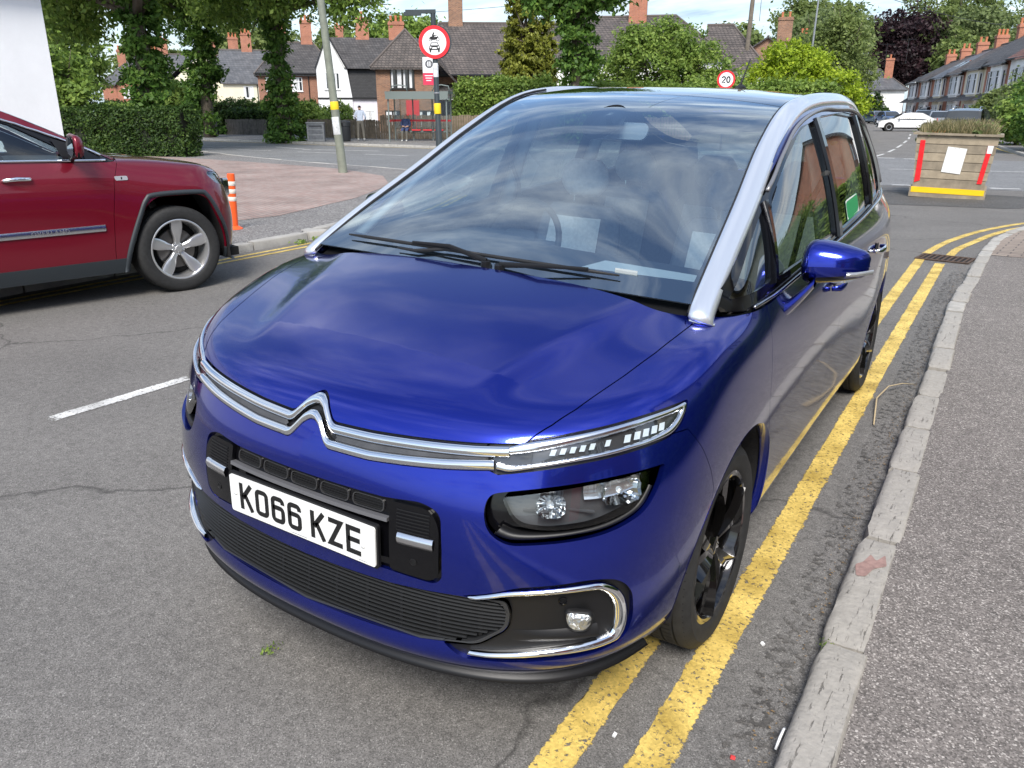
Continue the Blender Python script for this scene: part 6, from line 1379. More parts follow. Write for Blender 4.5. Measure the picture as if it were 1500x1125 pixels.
# ================================================================== wheels
def wheel(loc, steer, sg, parent, kind, R=.328, Wt=.215, Rr=.245, name='wheel'):
    """parts: wheel(tyre mesh) > rim, spoke..., hub; built along +X as the outside"""
    w = Wt/2; mb = MB(); sh = .985
    prof = [(Rr-.012, w*.80), (Rr+.004, w*.96), (Rr+.020, w*1.00), ((R+Rr)/2+.01, w*1.04), (R-.022, w*.98), (R-.008, w*.90)]
    tread = [(R-.001, w*.80)]
    xs = [.62, .60, .56, .54, .24, .22, .18, .16, -.16, -.18, -.22, -.24, -.54, -.56, -.60, -.62]
    dz = [0, .008, .008, 0]*4
    for x, d in zip(xs, dz): tread.append((R-d, w*x))
    back_ = [(r, -x) for r, x in prof[::-1]]
    full = prof+tread+[(R-.001, -w*.80)]+back_
    n = 96; V = []
    for i, (r, x) in enumerate(full):
        for j in range(n):
            a = 2*pi*j/n; V.append((x, r*cos(a), r*sin(a)))
    F = [(i*n+j, i*n+(j+1) % n, (i+1)*n+(j+1) % n, (i+1)*n+j) for i in range(len(full)-1) for j in range(n)]
    mb.add(V, F)
    # lateral sipes
    for j in range(84):
        a = 2*pi*j/84
        for (x0, x1) in ((.66, .90), (.26, .52), (-.13, .13), (-.52, -.26), (-.9, -.66)):
            c, s = cos(a), sin(a); t = Vector((0, -s, c))*.0016; q = Vector((0, c, s)); rr_ = R+.0012 if abs(x0) < .6 else R-.0005
            V4 = [Vector((w*x0, 0, 0))+q*rr_-t, Vector((w*x1, 0, 0))+q*(rr_-(.006 if x0 > .6 else 0))-t, Vector((w*x1, 0, 0))+q*(rr_-(.006 if x0 > .6 else 0))+t, Vector((w*x0, 0, 0))+q*rr_+t]
            if x0 < -.6: continue
            mb.add(V4, [(0, 1, 2, 3)], 1)
    tyre = mb.build(name, [TYRE, SHADOWB], parent, auto=35)
    rm = MATS['alloy_'+kind] if 'alloy_'+kind in MATS else (mat('alloy_black', (.012, .011, .011), .12, .6, coat=1) if kind == 'black' else mat('alloy_silver', (.62, .62, .62), .30, .8))
    ro = MB().lathe([(Rr-.004, w*.80), (Rr+.001, w*.93), (Rr-.006, w*.955), (Rr-.016, w*.93), (Rr-.022, w*.80), (Rr-.030, w*.4), (Rr-.034, -w*.5), (Rr-.002, -w*.9)], 72, 'X').build('rim', rm, tyre, auto=30)
    MB().lathe([(Rr*.66, w*.05), (Rr*.64, w*.14), (.06, w*.16), (.02, w*.16)], 40, 'X').build('brake_disc', mat('brake disc', (.20, .19, .18), .35, .9), tyre, auto=30)
    MB().lathe([(Rr*.9, -w*.3), (Rr*.6, -w*.1), (.02, -w*.1)], 40, 'X').build('back_plate', SHADOWB, tyre)
    if kind == 'black':      # five pairs of folded turbine blades
        for k in range(5):
            a0 = 2*pi*k/5+.2
            for (da, db, wd, tw) in ((-.02, -.30, .062, 1), (.18, .34, .036, -1)):
                mb = MB(); G = []
                for t in np.linspace(0, 1, 10):
                    r = .035+(Rr-.058)*t+.0; a = a0+lerp(da, db, t**1.2); wd_ = wd*(.55+.75*t); c, s = cos(a), sin(a); q = np.array((0, c, s)); u = np.array((0, -s, c))
                    x0 = w*(.70+.10*sin(pi*t)); x1 = x0-.028*tw*(.4+t)
                    G.append([q*r-u*wd_/2+np.array((x1-.03, 0, 0)), q*r-u*wd_/2+np.array((x0 if tw < 0 else x1, 0, 0)), q*r+np.array((x0+.006, 0, 0)), q*r+u*wd_/2+np.array((x1 if tw < 0 else x0, 0, 0)), q*r+u*wd_/2+np.array((x1-.03, 0, 0))])
                mb.grid(G); mb.build('spoke', rm, ro, auto=25)
        hc = MB().lathe([(.052, w*.45), (.050, w*.66), (.034, w*.72), (.031, w*.76), (.026, w*.79), (0, w*.80)], 28, 'X').build('hub_cap', rm, ro, auto=40)
        mb = MB()
        for sgz in (0, 1):
            mb.add([(w*.80+.002, yy, zz+.011*sgz) for yy, zz in ((-.017, -.013), (0, .001), (.017, -.013), (.017, -.008), (0, .007), (-.017, -.008))], [(0, 1, 4, 5), (1, 2, 3, 4)])
        mb.build('hub_badge', CHROME, hc)
    else:
        for k in range(5):
            a = 2*pi*k/5+pi/2; c, s = cos(a), sin(a); q = np.array((0, c, s)); u = np.array((0, -s, c)); mb = MB(); G = []
            for t, wd, xx in ((0, .046, .44), (.14, .050, .50), (.34, .062, .60), (.52, .086, .66), (.72, .104, .70), (.86, .104, .74), (1.0, .096, .80)):
                r = .03+(Rr-.047)*t; x0 = w*xx
                G.append([q*r-u*wd/2+np.array((x0-.035, 0, 0)), q*r-u*wd/2+np.array((x0-.004, 0, 0)), q*r-u*wd*.30+np.array((x0+.004, 0, 0)), q*r+np.array((x0+.001, 0, 0)), q*r+u*wd*.30+np.array((x0+.004, 0, 0)), q*r+u*wd/2+np.array((x0-.004, 0, 0)), q*r+u*wd/2+np.array((x0-.035, 0, 0))])
            mb.grid(G); mb.build('spoke', rm, ro, auto=35)
            a2 = a+pi/5; mb = MB(); mb.lathe([(.010, w*.30), (.010, w*.52), (.007, w*.56), (0, w*.56)], 10, 'X', (0, cos(a2)*.052, sin(a2)*.052)); mb.build('wheel_nut', CHROME, ro, auto=40)
        MB().lathe([(.062, w*.30), (.058, w*.46), (.034, w*.50), (.032, w*.58), (.028, w*.62), (0, w*.63)], 28, 'X').build('hub_cap', rm, ro, auto=40)
    tyre.location = loc; tyre.rotation_euler.z = (0 if sg > 0 else pi)+steer
    return tyre
wheels = [wheel((.765, AX, .328), 0.0, 1, car, 'black'), wheel((.765, AX+WB, .328), 0, 1, car, 'black')]
for i, (x, y) in enumerate(((-.765, AX), (-.765, AX+WB))):
    c = copy_tree(wheels[0], car); c.location = (x, y, .328); c.rotation_euler.z = pi; wheels.append(c)

# ================================================================== mirrors
def mirror(sg):
    DX, DY_, DZ = -.055, .225, -.026
    # housing: lofted egg, cut flat at the back
    sec = []
    for t in np.linspace(0, 1, 13):          # along x from the door outwards
        x = .925+.205*t+DX; yc = 1.255+.03*t+DY_; zc = 1.198+.022*t-.012*t*t+DZ
        hy = .085*(1-(2*t-.75)**4*.28)*(1-.42*t**3); hz = .084*(1-.52*t**1.7)*(.86+.14*min(1, t/.2)); 
        if t > .96: hy *= .55; hz *= .6
        if t < .05: hy *= .72; hz *= .80
        row = []
        for j in range(25):
            a = 2*pi*j/24; cx = cos(a); sz = sin(a)
            y = yc-hy*(cx if cx > 0 else cx*.30)
            z = zc+hz*(abs(sz)**.85*math.copysign(1, sz))*(1 if sz > 0 else .86)
            row.append(((x+.018*(cx if cx < 0 else 0))*1, y, z))
        sec.append(row)
    G = [[(sg*p[0], p[1], p[2]) for p in r] for r in sec]
    mb = MB(); mb.grid(G); n = len(G); mb.f += [tuple(range(25))[::-1], tuple((n-1)*25+j for j in range(25))]; mb.m += [0, 0]
    # split blue cap / black lower rim by height through material slots
    ob = mb.build('wing_mirror', [BLUE, BLACKG], car, smooth=True)
    me = ob.data
    for p in me.polygons:
        if p.center.z < 1.172+DZ or p.center.y > 1.295+DY_: p.material_index = 1
    md = ob.modifiers.new('s', 'SUBSURF'); md.levels = 1; md.render_levels = 2
    # indicator
    mb = MB(); GG = []
    for t in np.linspace(0, 1, 9):
        x = 1.07+.068*t+DX; zc = 1.187+DZ; y0 = 1.192+.088*t**1.8+DY_
        GG.append([(sg*x, y0+.004, zc-.008+.004*t), (sg*(x+.002), y0-.005, zc-.003), (sg*(x+.003), y0-.004, zc+.003+.004*t), (sg*x, y0+.006, zc+.007+.004*t)])
    mb.grid(GG); mb.build('indicator', mat('indicator lens', (.42, .42, .42), .12, .6, coat=1), ob, smooth=True)
    # foot on the door
    mb = MB(); GG = []
    for t in np.linspace(0, 1, 8):
        x = lerp(.868, .925, t); yc = lerp(1.32, 1.43, t); zc = lerp(1.045, 1.125, t**1.2); hy = lerp(.075, .050, t); hz = lerp(.030, .020, t)
        GG.append([(sg*(x+.004*cos(a)), yc-hy*cos(a), zc+hz*sin(a)) for a in np.linspace(0, 2*pi, 15)])
    mb.grid(GG); mb.build('mirror_foot', BLUE, ob, smooth=True)
    mb = MB(); mb.lathe([(0, 0), (1, 0)], 28, 'Y'); mg = mb.build('mirror_glass', mat('mirror glass', (.8, .85, .9), .02, 1), ob); mg.scale = (.088, 1, .062); mg.location = (sg*(1.02+DX), 1.305+DY_, 1.195+DZ)
    return ob
mirror(1); mirror(-1)
# door handles
for sg in (1, -1):
    for (y, key) in ((2.02, 'f'), (3.03, 'r')):
        P, N = side(y, 1.005, sg); 
        if key == 'f': y = 2.10
        cup = MB().lathe([(.0, -.004), (.85, -.003), (1, .001)], 20, 'X').build('handle_cup', SHADOWB, doors[(key, sg)], smooth=True)
        cup.location = P+N*.001; cup.scale = ((.02*sg, .055, .030) if key == 'r' else (.002*sg, .03, .015)); 
        mb = MB(); mb.tube([P+np.array((sg*a, b, c)) for a, b, c in ((.004, -.085, -.003), (.030, -.065, 0), (.038, 0, .004), (.032, .065, .004), (.004, .088, .002))], [.008, .014, .016, .014, .009], 10, flat=.55, up=(0, 0, 1))
        mb.build('door_handle', CHROME if key == 'r' else BLUE, doors[(key, sg)], smooth=True)
# ================================================================== wipers and scuttle
mb = MB(); G = []
for x in np.linspace(-.70, .70, 30):
    k = (abs(x)/.70)**2.4; y0 = .800+.0*k; G.append([(x, .79-.02*k, 1.128-.04*k), (x, .845-.01*k, 1.118-.018*k), (x, .875, 1.150-.03*k)])
mb.grid(G); mb.build('scuttle', BLACKS, car, smooth=True)
def tpt(x, y, off):
    k = np.argmin((TOPS.V[:, 0]-x)**2+(TOPS.V[:, 1]-y)**2); return TOPS.V[k]+TOPS.N[k]*off
def wiper(pivot, tip, elbow, blade):
    a = Vector(pivot); 
    arm = MB().tube([a+Vector((0, 0, -.02)), a+Vector((0, -.005, .018))], [.018, .015], 12).tube([a+Vector((0, 0, .016)), Vector(elbow), Vector(tip)], [.010, .007, .005], 8, flat=.6).build('wiper_arm', BLACKS, car, auto=40)
    b = MB(); P = [Vector(p) for p in blade]; b.tube(P, [.003]+[.0062]*(len(P)-2)+[.003], 6, flat=.7); b.build('wiper_blade', RUB, arm, smooth=True)
def bl(x0, y0, x1, y1, off, n=9): return [tpt(lerp(x0, x1, t), lerp(y0, y1, t), off) for t in np.linspace(0, 1, n)]
wiper((.02, .832, 1.150), tpt(-.30, .872, .022), tpt(-.12, .85, .030), bl(-.60, .880, .005, .856, .014))
wiper((.075, .826, 1.146), tpt(.36, .862, .020), tpt(.20, .845, .028), bl(-.36, .842, .46, .872, .012))
mb = MB(); G = []
# screen pod and mirror behind the glass
pod = MB(); P = []
for r, h in ((1, 0), (.96, .02), (.7, .034), (0, .040)): P.append((r, -h))
po = MB().lathe(P, 28).build('sensor_pod', mat('pod black', (.01, .01, .012), .3), car, smooth=True)
pc = tpt(0, 1.70, -.012); po.location = pc; po.scale = (.075, .13, 1); po.rotation_euler = Vector((0, -.42, .90)).to_track_quat('Z', 'Y').to_euler()
mb = MB().tube([(0, 1.72, 1.60), (0, 1.76, 1.545)], .012, 8); mb.build('mirror_stalk', BLACKS, po).matrix_parent_inverse = Matrix.Identity(4)
bpy.data.objects[mb and 'mirror_stalk'].parent = car
rm_ = MB().prism(rounded([(-.12, -.032), (.12, -.032), (.13, .034), (-.13, .034)], .03, 5), 'Y', -.012, .012).build('rear_view_mirror', mat('mirror back', (.55, .56, .57), .4), car, auto=30); rm_.location = (0.02, 1.77, 1.545); rm_.rotation_euler = (radians(-14), 0, radians(12))
mb = MB(); mb.tube([tpt(x, .885, .004) for x in np.linspace(.44, .505, 5)], .008, 5, flat=.2); mb.build('vin_plate', mat('vin plate', (.35, .38, .38), .4), car)
# ================================================================== cabin
mb = MB(); G = []
for x in np.linspace(-.70, .70, 24):
    k = (abs(x)/.7)**3; hump = .045*math.exp(-((x+.36)/.22)**2)
    G.append([(x, .90-.0*k, 1.105-.02*k), (x, 1.05, 1.118-.02*k), (x, 1.25, 1.125+hump*.4-.02*k), (x, 1.42, 1.120+hump-.02*k), (x, 1.52, 1.09+hump*.8-.02*k), (x, 1.58, 1.02), (x, 1.56, .80), (x, 1.50, .55)])
mb.grid(G); mb.build('dashboard', DASH, car, smooth=True)
mb = MB().add([(.22, .98, 1.134), (.66, 1.02, 1.121), (.64, 1.24, 1.128), (.26, 1.22, 1.140)], [(0, 1, 2, 3)]); mb.build('paper_sheet', mat('paper', (.75, .76, .74), .8), car)
# steering wheel (right hand drive: -x side)
sw_ = MB(); c0 = Vector((-.36, 1.68, 1.07)); G = []
for i in range(37):
    a = 2*pi*i/36; G.append([Vector(((.185+.014*cos(b))*cos(a), .014*sin(b)*1.0, (.185+.014*cos(b))*sin(a))) for b in np.linspace(0, 2*pi, 9)])
sw_.grid(G)
swo = sw_.build('steering_wheel', RUB, car, smooth=True)
mb = MB().prism(rounded([(-.07, -.06), (.07, -.06), (.08, .05), (-.08, .05)], .04, 5), 'Y', -.02, .02); mb.box(-.18, .18, -.008, .008, -.015, .02); mb.box(-.015, .015, -.008, .008, -.18, 0); mb.build('wheel_hub', DASH, swo)
swo.location = c0; swo.rotation_euler.x = radians(-24)
MB().box(-.08, .08, 1.40, 1.66, .97, 1.06).build('steering_column', DASH, car).location.x = -.36
def seat(x, y, nm='front_seat'):
    s_ = MB(); G = []
    for t in np.linspace(0, 1, 12):      # backrest, rounded slab
        z = .55+.62*t; yy = y+.16*t; w = (.25-.05*t**2)*(1 if t < .92 else .8); d = .065*(1-.35*t)
        G.append([(x+w*math.copysign(abs(cos(a))**.5, cos(a)), yy+d*math.copysign(abs(sin(a))**.7, sin(a)), z) for a in np.linspace(0, 2*pi, 21)])
    s_.grid(G); s_.f.append(tuple(11*21+j for j in range(20))); s_.m.append(0); so_ = s_.build(nm, SEATF, car, smooth=True)
    c_ = MB(); G = []
    for t in np.linspace(0, 1, 8): G.append([(x+.15*(1-.1*t)*q, y-.07+.16*t*1.0-.012*(1-q*q), .62+.50*t) for q in np.linspace(-1, 1, 7)])
    c_.grid(G); c_.build('seat_panel', SEATL, so_, smooth=True)
    h_ = MB(); G = []
    for t in np.linspace(0, 1, 9):
        k = sin(pi*(.12+.76*t))**.5; zz = 1.215+.17*t
        G.append([(x+.125*k*math.copysign(abs(cos(a))**.6, cos(a)), y+.17+.045*k*math.copysign(abs(sin(a))**.8, sin(a)), zz) for a in np.linspace(0, 2*pi, 19)])
    h_.grid(G); h_.f += [tuple(range(18))[::-1], tuple(8*19+j for j in range(18))]; h_.m += [0, 0]; h_.build('headrest', SEATL if x < 0 else SEATF, so_, smooth=True)
    for dxx in (-.05, .05): MB().tube([(x+dxx, y+.165, 1.14), (x+dxx, y+.17, 1.24)], .006, 6).build('headrest_post', CHROME, so_)
    MB().prism(rounded([(x-.26, y-.50), (x+.26, y-.50), (x+.25, y+.05), (x-.25, y+.05)], .06, 4), 'Z', .42, .58).build('seat_cushion', SEATF, so_, auto=40)
seat(-.37, 2.13); seat(.37, 2.10)
for x in (-.48, 0, .48): seat(x, 3.0, 'rear_seat')
MB().prism([(-.72, 1.5), (.72, 1.5), (.72, 4.1), (-.72, 4.1)], 'Z', .36, .38).build('cabin_floor', mat('carpet', (.03, .03, .032), .95), car)
for sg in (1, -1):            # door cards, pillar trims, headlining rails
    mb = MB(); mb.grid([[(sg*.80, y, z) for z in (.45, .8, 1.10)] for y in np.linspace(1.15, 4.0, 8)]); mb.build('door_card', SEATF, car)
    for P in ([(.70, 1.02, 1.14), (.665, 1.34, 1.335), (.63, 1.64, 1.485), (.60, 1.95, 1.60), (.60, 2.3, 1.645)],): MB().tube([(sg*x, y, z) for x, y, z in P], [.020]*5, 8).build('pillar_trim', TRIM, car, smooth=True)
    MB().tube([(sg*.80, 2.25, 1.12), (sg*.72, 2.27, 1.40), (sg*.62, 2.29, 1.64)], [.045, .038, .03], 8, flat=.5).build('pillar_trim', TRIM, car, smooth=True)
    MB().tube([(sg*.79, 3.07, 1.12), (sg*.71, 3.08, 1.40), (sg*.61, 3.08, 1.64)], [.045, .038, .03], 8, flat=.5).build('pillar_trim', TRIM, car, smooth=True)
    MB().tube([(sg*.60, 2.2, 1.645), (sg*.60, 3.3, 1.64), (sg*.57, 3.7, 1.58)], .025, 8).build('pillar_trim', TRIM, car, smooth=True)
    seam([(sg*.765, 2.20, 1.42), (sg*.70, 2.22, 1.25), (sg*.66, 2.24, .9)], .012, 'seat_belt', mat('belt', (.03, .03, .03), .9), car)
# body leans a little on its springs
LEAN = Matrix.Translation((0, 0, .3)) @ Matrix.Rotation(0.0354552809, 4, 'Y') @ Matrix.Translation((0, 0, -.3))
bpy.context.view_layer.update()
for ch in list(car.children):
    if ch in wheels: continue
    ch.matrix_local = LEAN @ ch.matrix_local
# ================================================================== THE RED CAR
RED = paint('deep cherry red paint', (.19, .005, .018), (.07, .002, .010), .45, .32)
CLAD = mat('dark grey cladding', (.022, .028, .033), .5, bump=(300, .08, .001))
def rep(xs, y, zs): return [(x, y, z) for x, z in zip(xs, zs)]
RC = [[(0,.08,.24),(0,.02,.36),(0,-.02,.52),(0,-.01,.70),(0,.02,.86),(0,.05,.985),(0,.15,1.085)],
 [(.30,.09,.24),(.30,.03,.36),(.30,-.01,.52),(.30,.00,.70),(.30,.03,.86),(.30,.06,.985),(.30,.16,1.085)],
 [(.58,.14,.24),(.59,.09,.36),(.60,.05,.52),(.60,.05,.70),(.59,.08,.86),(.58,.11,.985),(.56,.20,1.080)],
 [(.79,.25,.25),(.81,.20,.37),(.82,.18,.52),(.82,.18,.70),(.80,.21,.86),(.77,.25,.985),(.71,.31,1.092)],
 [(.89,.42,.25),(.915,.38,.37),(.925,.38,.52),(.922,.38,.70),(.905,.39,.86),(.875,.41,.985),(.79,.44,1.112)],
 [(.92,.62,.25),(.950,.62,.37),(.960,.62,.52),(.960,.62,.70),(.952,.62,.86),(.918,.62,1.00),(.82,.62,1.138)],
 [(.92,.92,.25),(.950,.92,.37),(.960,.92,.52),(.962,.92,.70),(.955,.92,.87),(.925,.92,1.02),(.835,.92,1.160)],
 [(.92,1.28,.25),(.945,1.28,.37),(.952,1.28,.52),(.955,1.28,.70),(.952,1.28,.87),(.932,1.28,1.04),(.865,1.28,1.195)],
 [(.92,1.60,.25),(.944,1.60,.37),(.950,1.60,.50),(.950,1.60,.68),(.956,1.60,.87),(.938,1.60,1.045),(.885,1.60,1.205)],
 [(.92,2.30,.25),(.944,2.30,.37),(.950,2.30,.50),(.950,2.30,.68),(.958,2.30,.87),(.942,2.30,1.060),(.888,2.30,1.225)],
 [(.92,3.00,.25),(.946,3.00,.37),(.952,3.00,.50),(.954,3.00,.69),(.960,3.00,.89),(.944,3.00,1.080),(.885,3.00,1.245)],
 [(.92,3.70,.28),(.952,3.70,.40),(.962,3.70,.52),(.965,3.70,.71),(.962,3.70,.91),(.940,3.70,1.100),(.870,3.70,1.265)],
 [(.88,4.35,.34),(.915,4.35,.44),(.925,4.35,.55),(.925,4.35,.73),(.915,4.35,.93),(.885,4.35,1.11),(.81,4.35,1.28)],
 [(.74,4.68,.38),(.77,4.70,.47),(.78,4.72,.57),(.775,4.72,.75),(.76,4.70,.94),(.73,4.68,1.12),(.68,4.62,1.28)],
 [(.40,4.78,.38),(.41,4.80,.47),(.42,4.82,.57),(.42,4.82,.75),(.41,4.81,.94),(.40,4.79,1.12),(.38,4.72,1.28)],
 [(0,4.80,.38),(0,4.82,.47),(0,4.84,.57),(0,4.84,.75),(0,4.83,.94),(0,4.81,1.12),(0,4.74,1.28)]]
RC = [[(x, y+.10*max(0, 1-y/.62), z) for x, y, z in c_] for c_ in RC]
RB = [[(0,.42,1.145),(.28,.43,1.145),(.52,.46,1.150),(.68,.50,1.140)], [(0,.80,1.195),(.28,.80,1.195),(.54,.81,1.205),(.71,.83,1.190)], [(0,1.22,1.235),(.28,1.22,1.235),(.55,1.22,1.24),(.75,1.25,1.225)]]
RV, RN, RF = body_surface(RC, RB, 4)
if RN[np.argmin(RV[:, 1])][1] > 0: RN = -RN; RF = RF[:, ::-1]
RS = Surf(RV, RN, [tuple(f) for f in RF]); RBVH = BVHTree.FromPolygons([tuple(v) for v in RV], [tuple(int(i) for i in f) for f in RF])
def rside(y, z, s=-1, off=0.0):
    loc, n, fi, d_ = RBVH.ray_cast(Vector((s*2, y, z)), Vector((-s, 0, 0)))
    if loc is None: return np.array((s*.94, y, z)), np.array((s, 0., 0))
    n = np.array(n); n = n if n[0]*s > 0 else -n; return np.array(loc)+n*off, n
rcar = empty('parked_car', (-5.75, 4.42, 0), radians(166), 'dark cherry red off road car parked half on the left footway', 'car')
ARCH = rounded([(.34,.0),(.36,.50),(.50,.84),(.60,.885),(.98,.885),(1.08,.82),(1.27,.40),(1.33,.0)], [0,.1,.1,.08,.10,.08,.05,0], 5); ARCH2 = np.array([(4.82+(-.0)-y*1.0-.21, z) for y, z in ARCH])
rw = 2.915
ARCHR = ARCH+[rw, 0]
def rcut(S, P, both=True): return S.clip(-np.where(np.abs(S.V[:, 0]) > .5, sdf_poly(S.V[:, 1:3], P), -1))
g = .004
hood_phi = np.minimum(np.interp(RV[:, 1], [.1, .3, .5, .9, 1.3], [.60, .66, .70, .745, .775])-np.abs(RV[:, 0]), np.where(RV[:, 1] < 1.4, RV[:, 2]-1.04, -1))
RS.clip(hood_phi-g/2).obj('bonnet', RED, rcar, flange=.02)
b0 = RS.clip(-hood_phi-g/2)
for P in (ARCH, ARCHR): b0 = rcut(b0, P)
clad_phi = np.interp(b0.V[:, 1], [0, .34, 1.3, 3.6, 4.9], [.36, .36, .375, .375, .50])-b0.V[:, 2]
b0.clip(clad_phi).shift(.006).obj('lower_cladding', CLAD, rcar, flange=.03)
b1 = b0.clip(-clad_phi)
LAMPR = rounded([(.20,.90),(.62,.985),(.60,1.07),(.40,1.085),(.16,1.02)], .03, 4)    # y,z of the headlamp on the flank
lamp_phi = lambda V: np.where(V[:, 1] < .60, np.minimum(sdf_poly(np.stack([np.abs(V[:, 0])+V[:, 1]*.8, V[:, 2]], 1), rounded([(.70,.90),(1.13,.965),(1.20,1.045),(1.13,1.075),(.70,1.03)], .03, 4)), 1), -1)
for sg in (1, -1):
    hl = b1.clip(np.where(b1.V[:, 0]*sg > 0, lamp_phi(b1.V), -1)); ho = hl.shift(-.03).obj('headlight', mat('headlamp grey', (.35, .35, .36), .25, .7), rcar, flange=-.03); hl.shift(-.004).obj('lens', LENS, ho)
b1 = b1.clip(-lamp_phi(b1.V))
gr_phi = lambda V: np.where(V[:, 1] < .3, sdf_poly(np.stack([V[:, 0], V[:, 2]], 1), rounded([(-.58,.80),(.58,.80),(.60,.985),(-.60,.985)], .03, 3)), -1)
b1.clip(gr_phi(b1.V)).shift(-.03).obj('grille', BLACKG, rcar, flange=-.03); b1 = b1.clip(-gr_phi(b1.V))
for k in range(7): MB().prism(rounded([(-.54+.157*k, .81), (-.46+.157*k, .81), (-.46+.157*k, .975), (-.54+.157*k, .975)], .02, 3), 'Y', .10, .15).build('grille_slot', CHROME, rcar)
ds = lambda V: V[:, 1]-np.interp(V[:, 2], [.3, .45, .75, 1.05, 1.2], [1.40, 1.395, 1.365, 1.31, 1.24])
fwd = b1.clip(-ds(b1.V)-g/2); fwd.obj('front_body', RED, rcar, flange=.02); b2 = b1.clip(ds(b1.V)-g/2)
dA = b2.clip(2.42-b2.V[:, 1]-g/2); bB = b2.clip(b2.V[:, 1]-2.42-g/2); dB = bB.clip(3.38-bB.V[:, 1]-g/2); bC = bB.clip(bB.V[:, 1]-3.38-g/2)
rdoors = {}
for sg in (1, -1):
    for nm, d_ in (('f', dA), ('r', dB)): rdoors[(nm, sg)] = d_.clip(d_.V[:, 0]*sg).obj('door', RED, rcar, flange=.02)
bC.obj('rear_body', RED, rcar, flange=.015)
for sg in (1, -1):
    # arch cladding strips
    for off in (0, rw):
        P = catmull([(.335,.25),(.36,.50),(.44,.72),(.515,.85),(.60,.885),(.98,.885),(1.065,.845),(1.13,.72),(1.25,.44),(1.30,.26)], 6); c = np.array((.80, .40)); mb = MB(); G = []
        for y, z in P:
            dn = np.array((y, z))-c; dn /= np.linalg.norm(dn); q = np.array((y, z))+dn*.042
            a, n1 = rside(y+off, z, sg); e, n2 = rside(q[0]+off, max(q[1], .24), sg); X = np.array((sg, 0, 0))
            G.append([a-X*.06, a+X*.010, (a+e)/2+X*.014, e+X*.006, e-X*.004])
        mb.grid(G); mb.build('arch_moulding', CLAD, rcar, smooth=True)
        mb = MB(); mb.grid([[(sg*x, y+off, z) for x in (.93, .58)] for y, z in P]); mb.build('arch_liner', MATS['liner'], rcar)
    # chrome rubbing strip
    key = ('f', sg); mb = MB(); G = []
    for y in np.linspace(1.45, 2.39, 10):
        z = .655-.02*(y-1.45)*0; G.append([rside(y, z+a, sg, h)[0] for a, h in ((.030, -.003), (.028, .010), (.0, .016), (-.026, .012), (-.030, -.003))])
    mb.grid(G); n = len(mb.v); mb.f += [(0, 1, 2, 3, 4), (n-5, n-4, n-3, n-2, n-1)]; mb.m += [0, 0]; mo = mb.build('side_moulding', mat('brushed chrome', (.75, .75, .76), .2, 1), rdoors[key], auto=50)
    cu = bpy.data.curves.new('moulding_text', 'FONT'); cu.body = 'OVERLAND'; cu.size = .048; cu.extrude = .0015; cu.space_character = 1.25; to = bpy.data.objects.new('moulding_text', cu); COL.objects.link(to)
    dg = bpy.context.evaluated_depsgraph_get(); mt = bpy.data.meshes.new_from_object(to.evaluated_get(dg)); bpy.data.objects.remove(to); to = bpy.data.objects.new('moulding_text', mt); COL.objects.link(to); mt.materials.clear(); mt.materials.append(mat('moulding text grey', (.25, .25, .26), .4, .6)); to.parent = mo
    p0 = rside(2.03 if sg < 0 else 1.66, .640, sg, .0165)[0]; to.location = p0; to.rotation_euler = (radians(90), 0, radians(-90 if sg < 0 else 90))
    for y in (2.05, 3.05):
        P = [rside(y+a, 1.085+b_, sg, h)[0] for a, b_, h in ((-.11, -.002, .002), (-.09, 0, .028), (0, .003, .036), (.09, 0, .028), (.11, -.002, .002))]
        MB().tube(P, [.010, .016, .018, .016, .010], 8, flat=.6, up=(0, 0, 1)).build('door_handle', CHROME, rdoors[('f' if y < 2.4 else 'r', sg)], smooth=True)
    P, N = rside(1.25, 1.06, sg, .003); bo = MB().prism(rounded([(-.055, -.018), (.05, -.018), (.055, .018), (-.05, .018)], .012, 4), 'X', -.004*sg, .006*sg).build('side_badge', mat('white badge', (.75, .75, .76), .25, .5), rcar); bo.location = P
    MB().box(-.0065 if sg < 0 else .0065, -.0075 if sg < 0 else .0075, -.006, .004, -.010, .010).build('badge_letter', SHADOWB, bo)
# glasshouse
RE = [((.80,1.26,1.215),(0,1.24,1.24)), ((.745,1.55,1.385),(0,1.55,1.43)), ((.69,1.86,1.545),(0,1.86,1.59)), ((.655,2.15,1.655),(0,2.12,1.69)), ((.645,2.6,1.700),(0,2.6,1.745)), ((.64,3.4,1.695),(0,3.4,1.755)), ((.63,4.1,1.66),(0,4.1,1.72)), ((.62,4.5,1.59),(0,4.55,1.64)), ((.66,4.66,1.28),(0,4.74,1.28))]
rows = []
for e_, c_ in RE:
    r = []
    for t in (1, .85, .6, .3, 0): k = t**2.6; r.append((e_[0]*t, lerp(c_[1], e_[1], k), lerp(c_[2], e_[2], k)))
    rows.append(r+[(-x, y, z) for x, y, z in r[::-1][1:]])
RT = gsurf(crm(rows, 6, 5), (0, 0, 1))
rws = RT.clip(2.13-RT.V[:, 1]).obj('windscreen', GLASS, rcar); rr1 = RT.clip(RT.V[:, 1]-2.135); rr1.clip(4.56-rr1.V[:, 1]).obj('roof', RED, rcar); rr1.clip(rr1.V[:, 1]-4.56).obj('rear_glass', GLASSR, rcar)
RB_ = [(.80,1.22,1.205),(.872,1.34,1.20),(.885,1.6,1.207),(.888,2.3,1.226),(.885,3.0,1.245),(.870,3.7,1.265),(.81,4.35,1.278),(.70,4.62,1.28)]
RT_ = [(.805,1.27,1.225),(.765,1.48,1.340),(.715,1.76,1.490),(.662,2.2,1.665),(.652,2.9,1.692),(.648,3.6,1.680),(.635,4.2,1.64),(.64,4.58,1.45)]
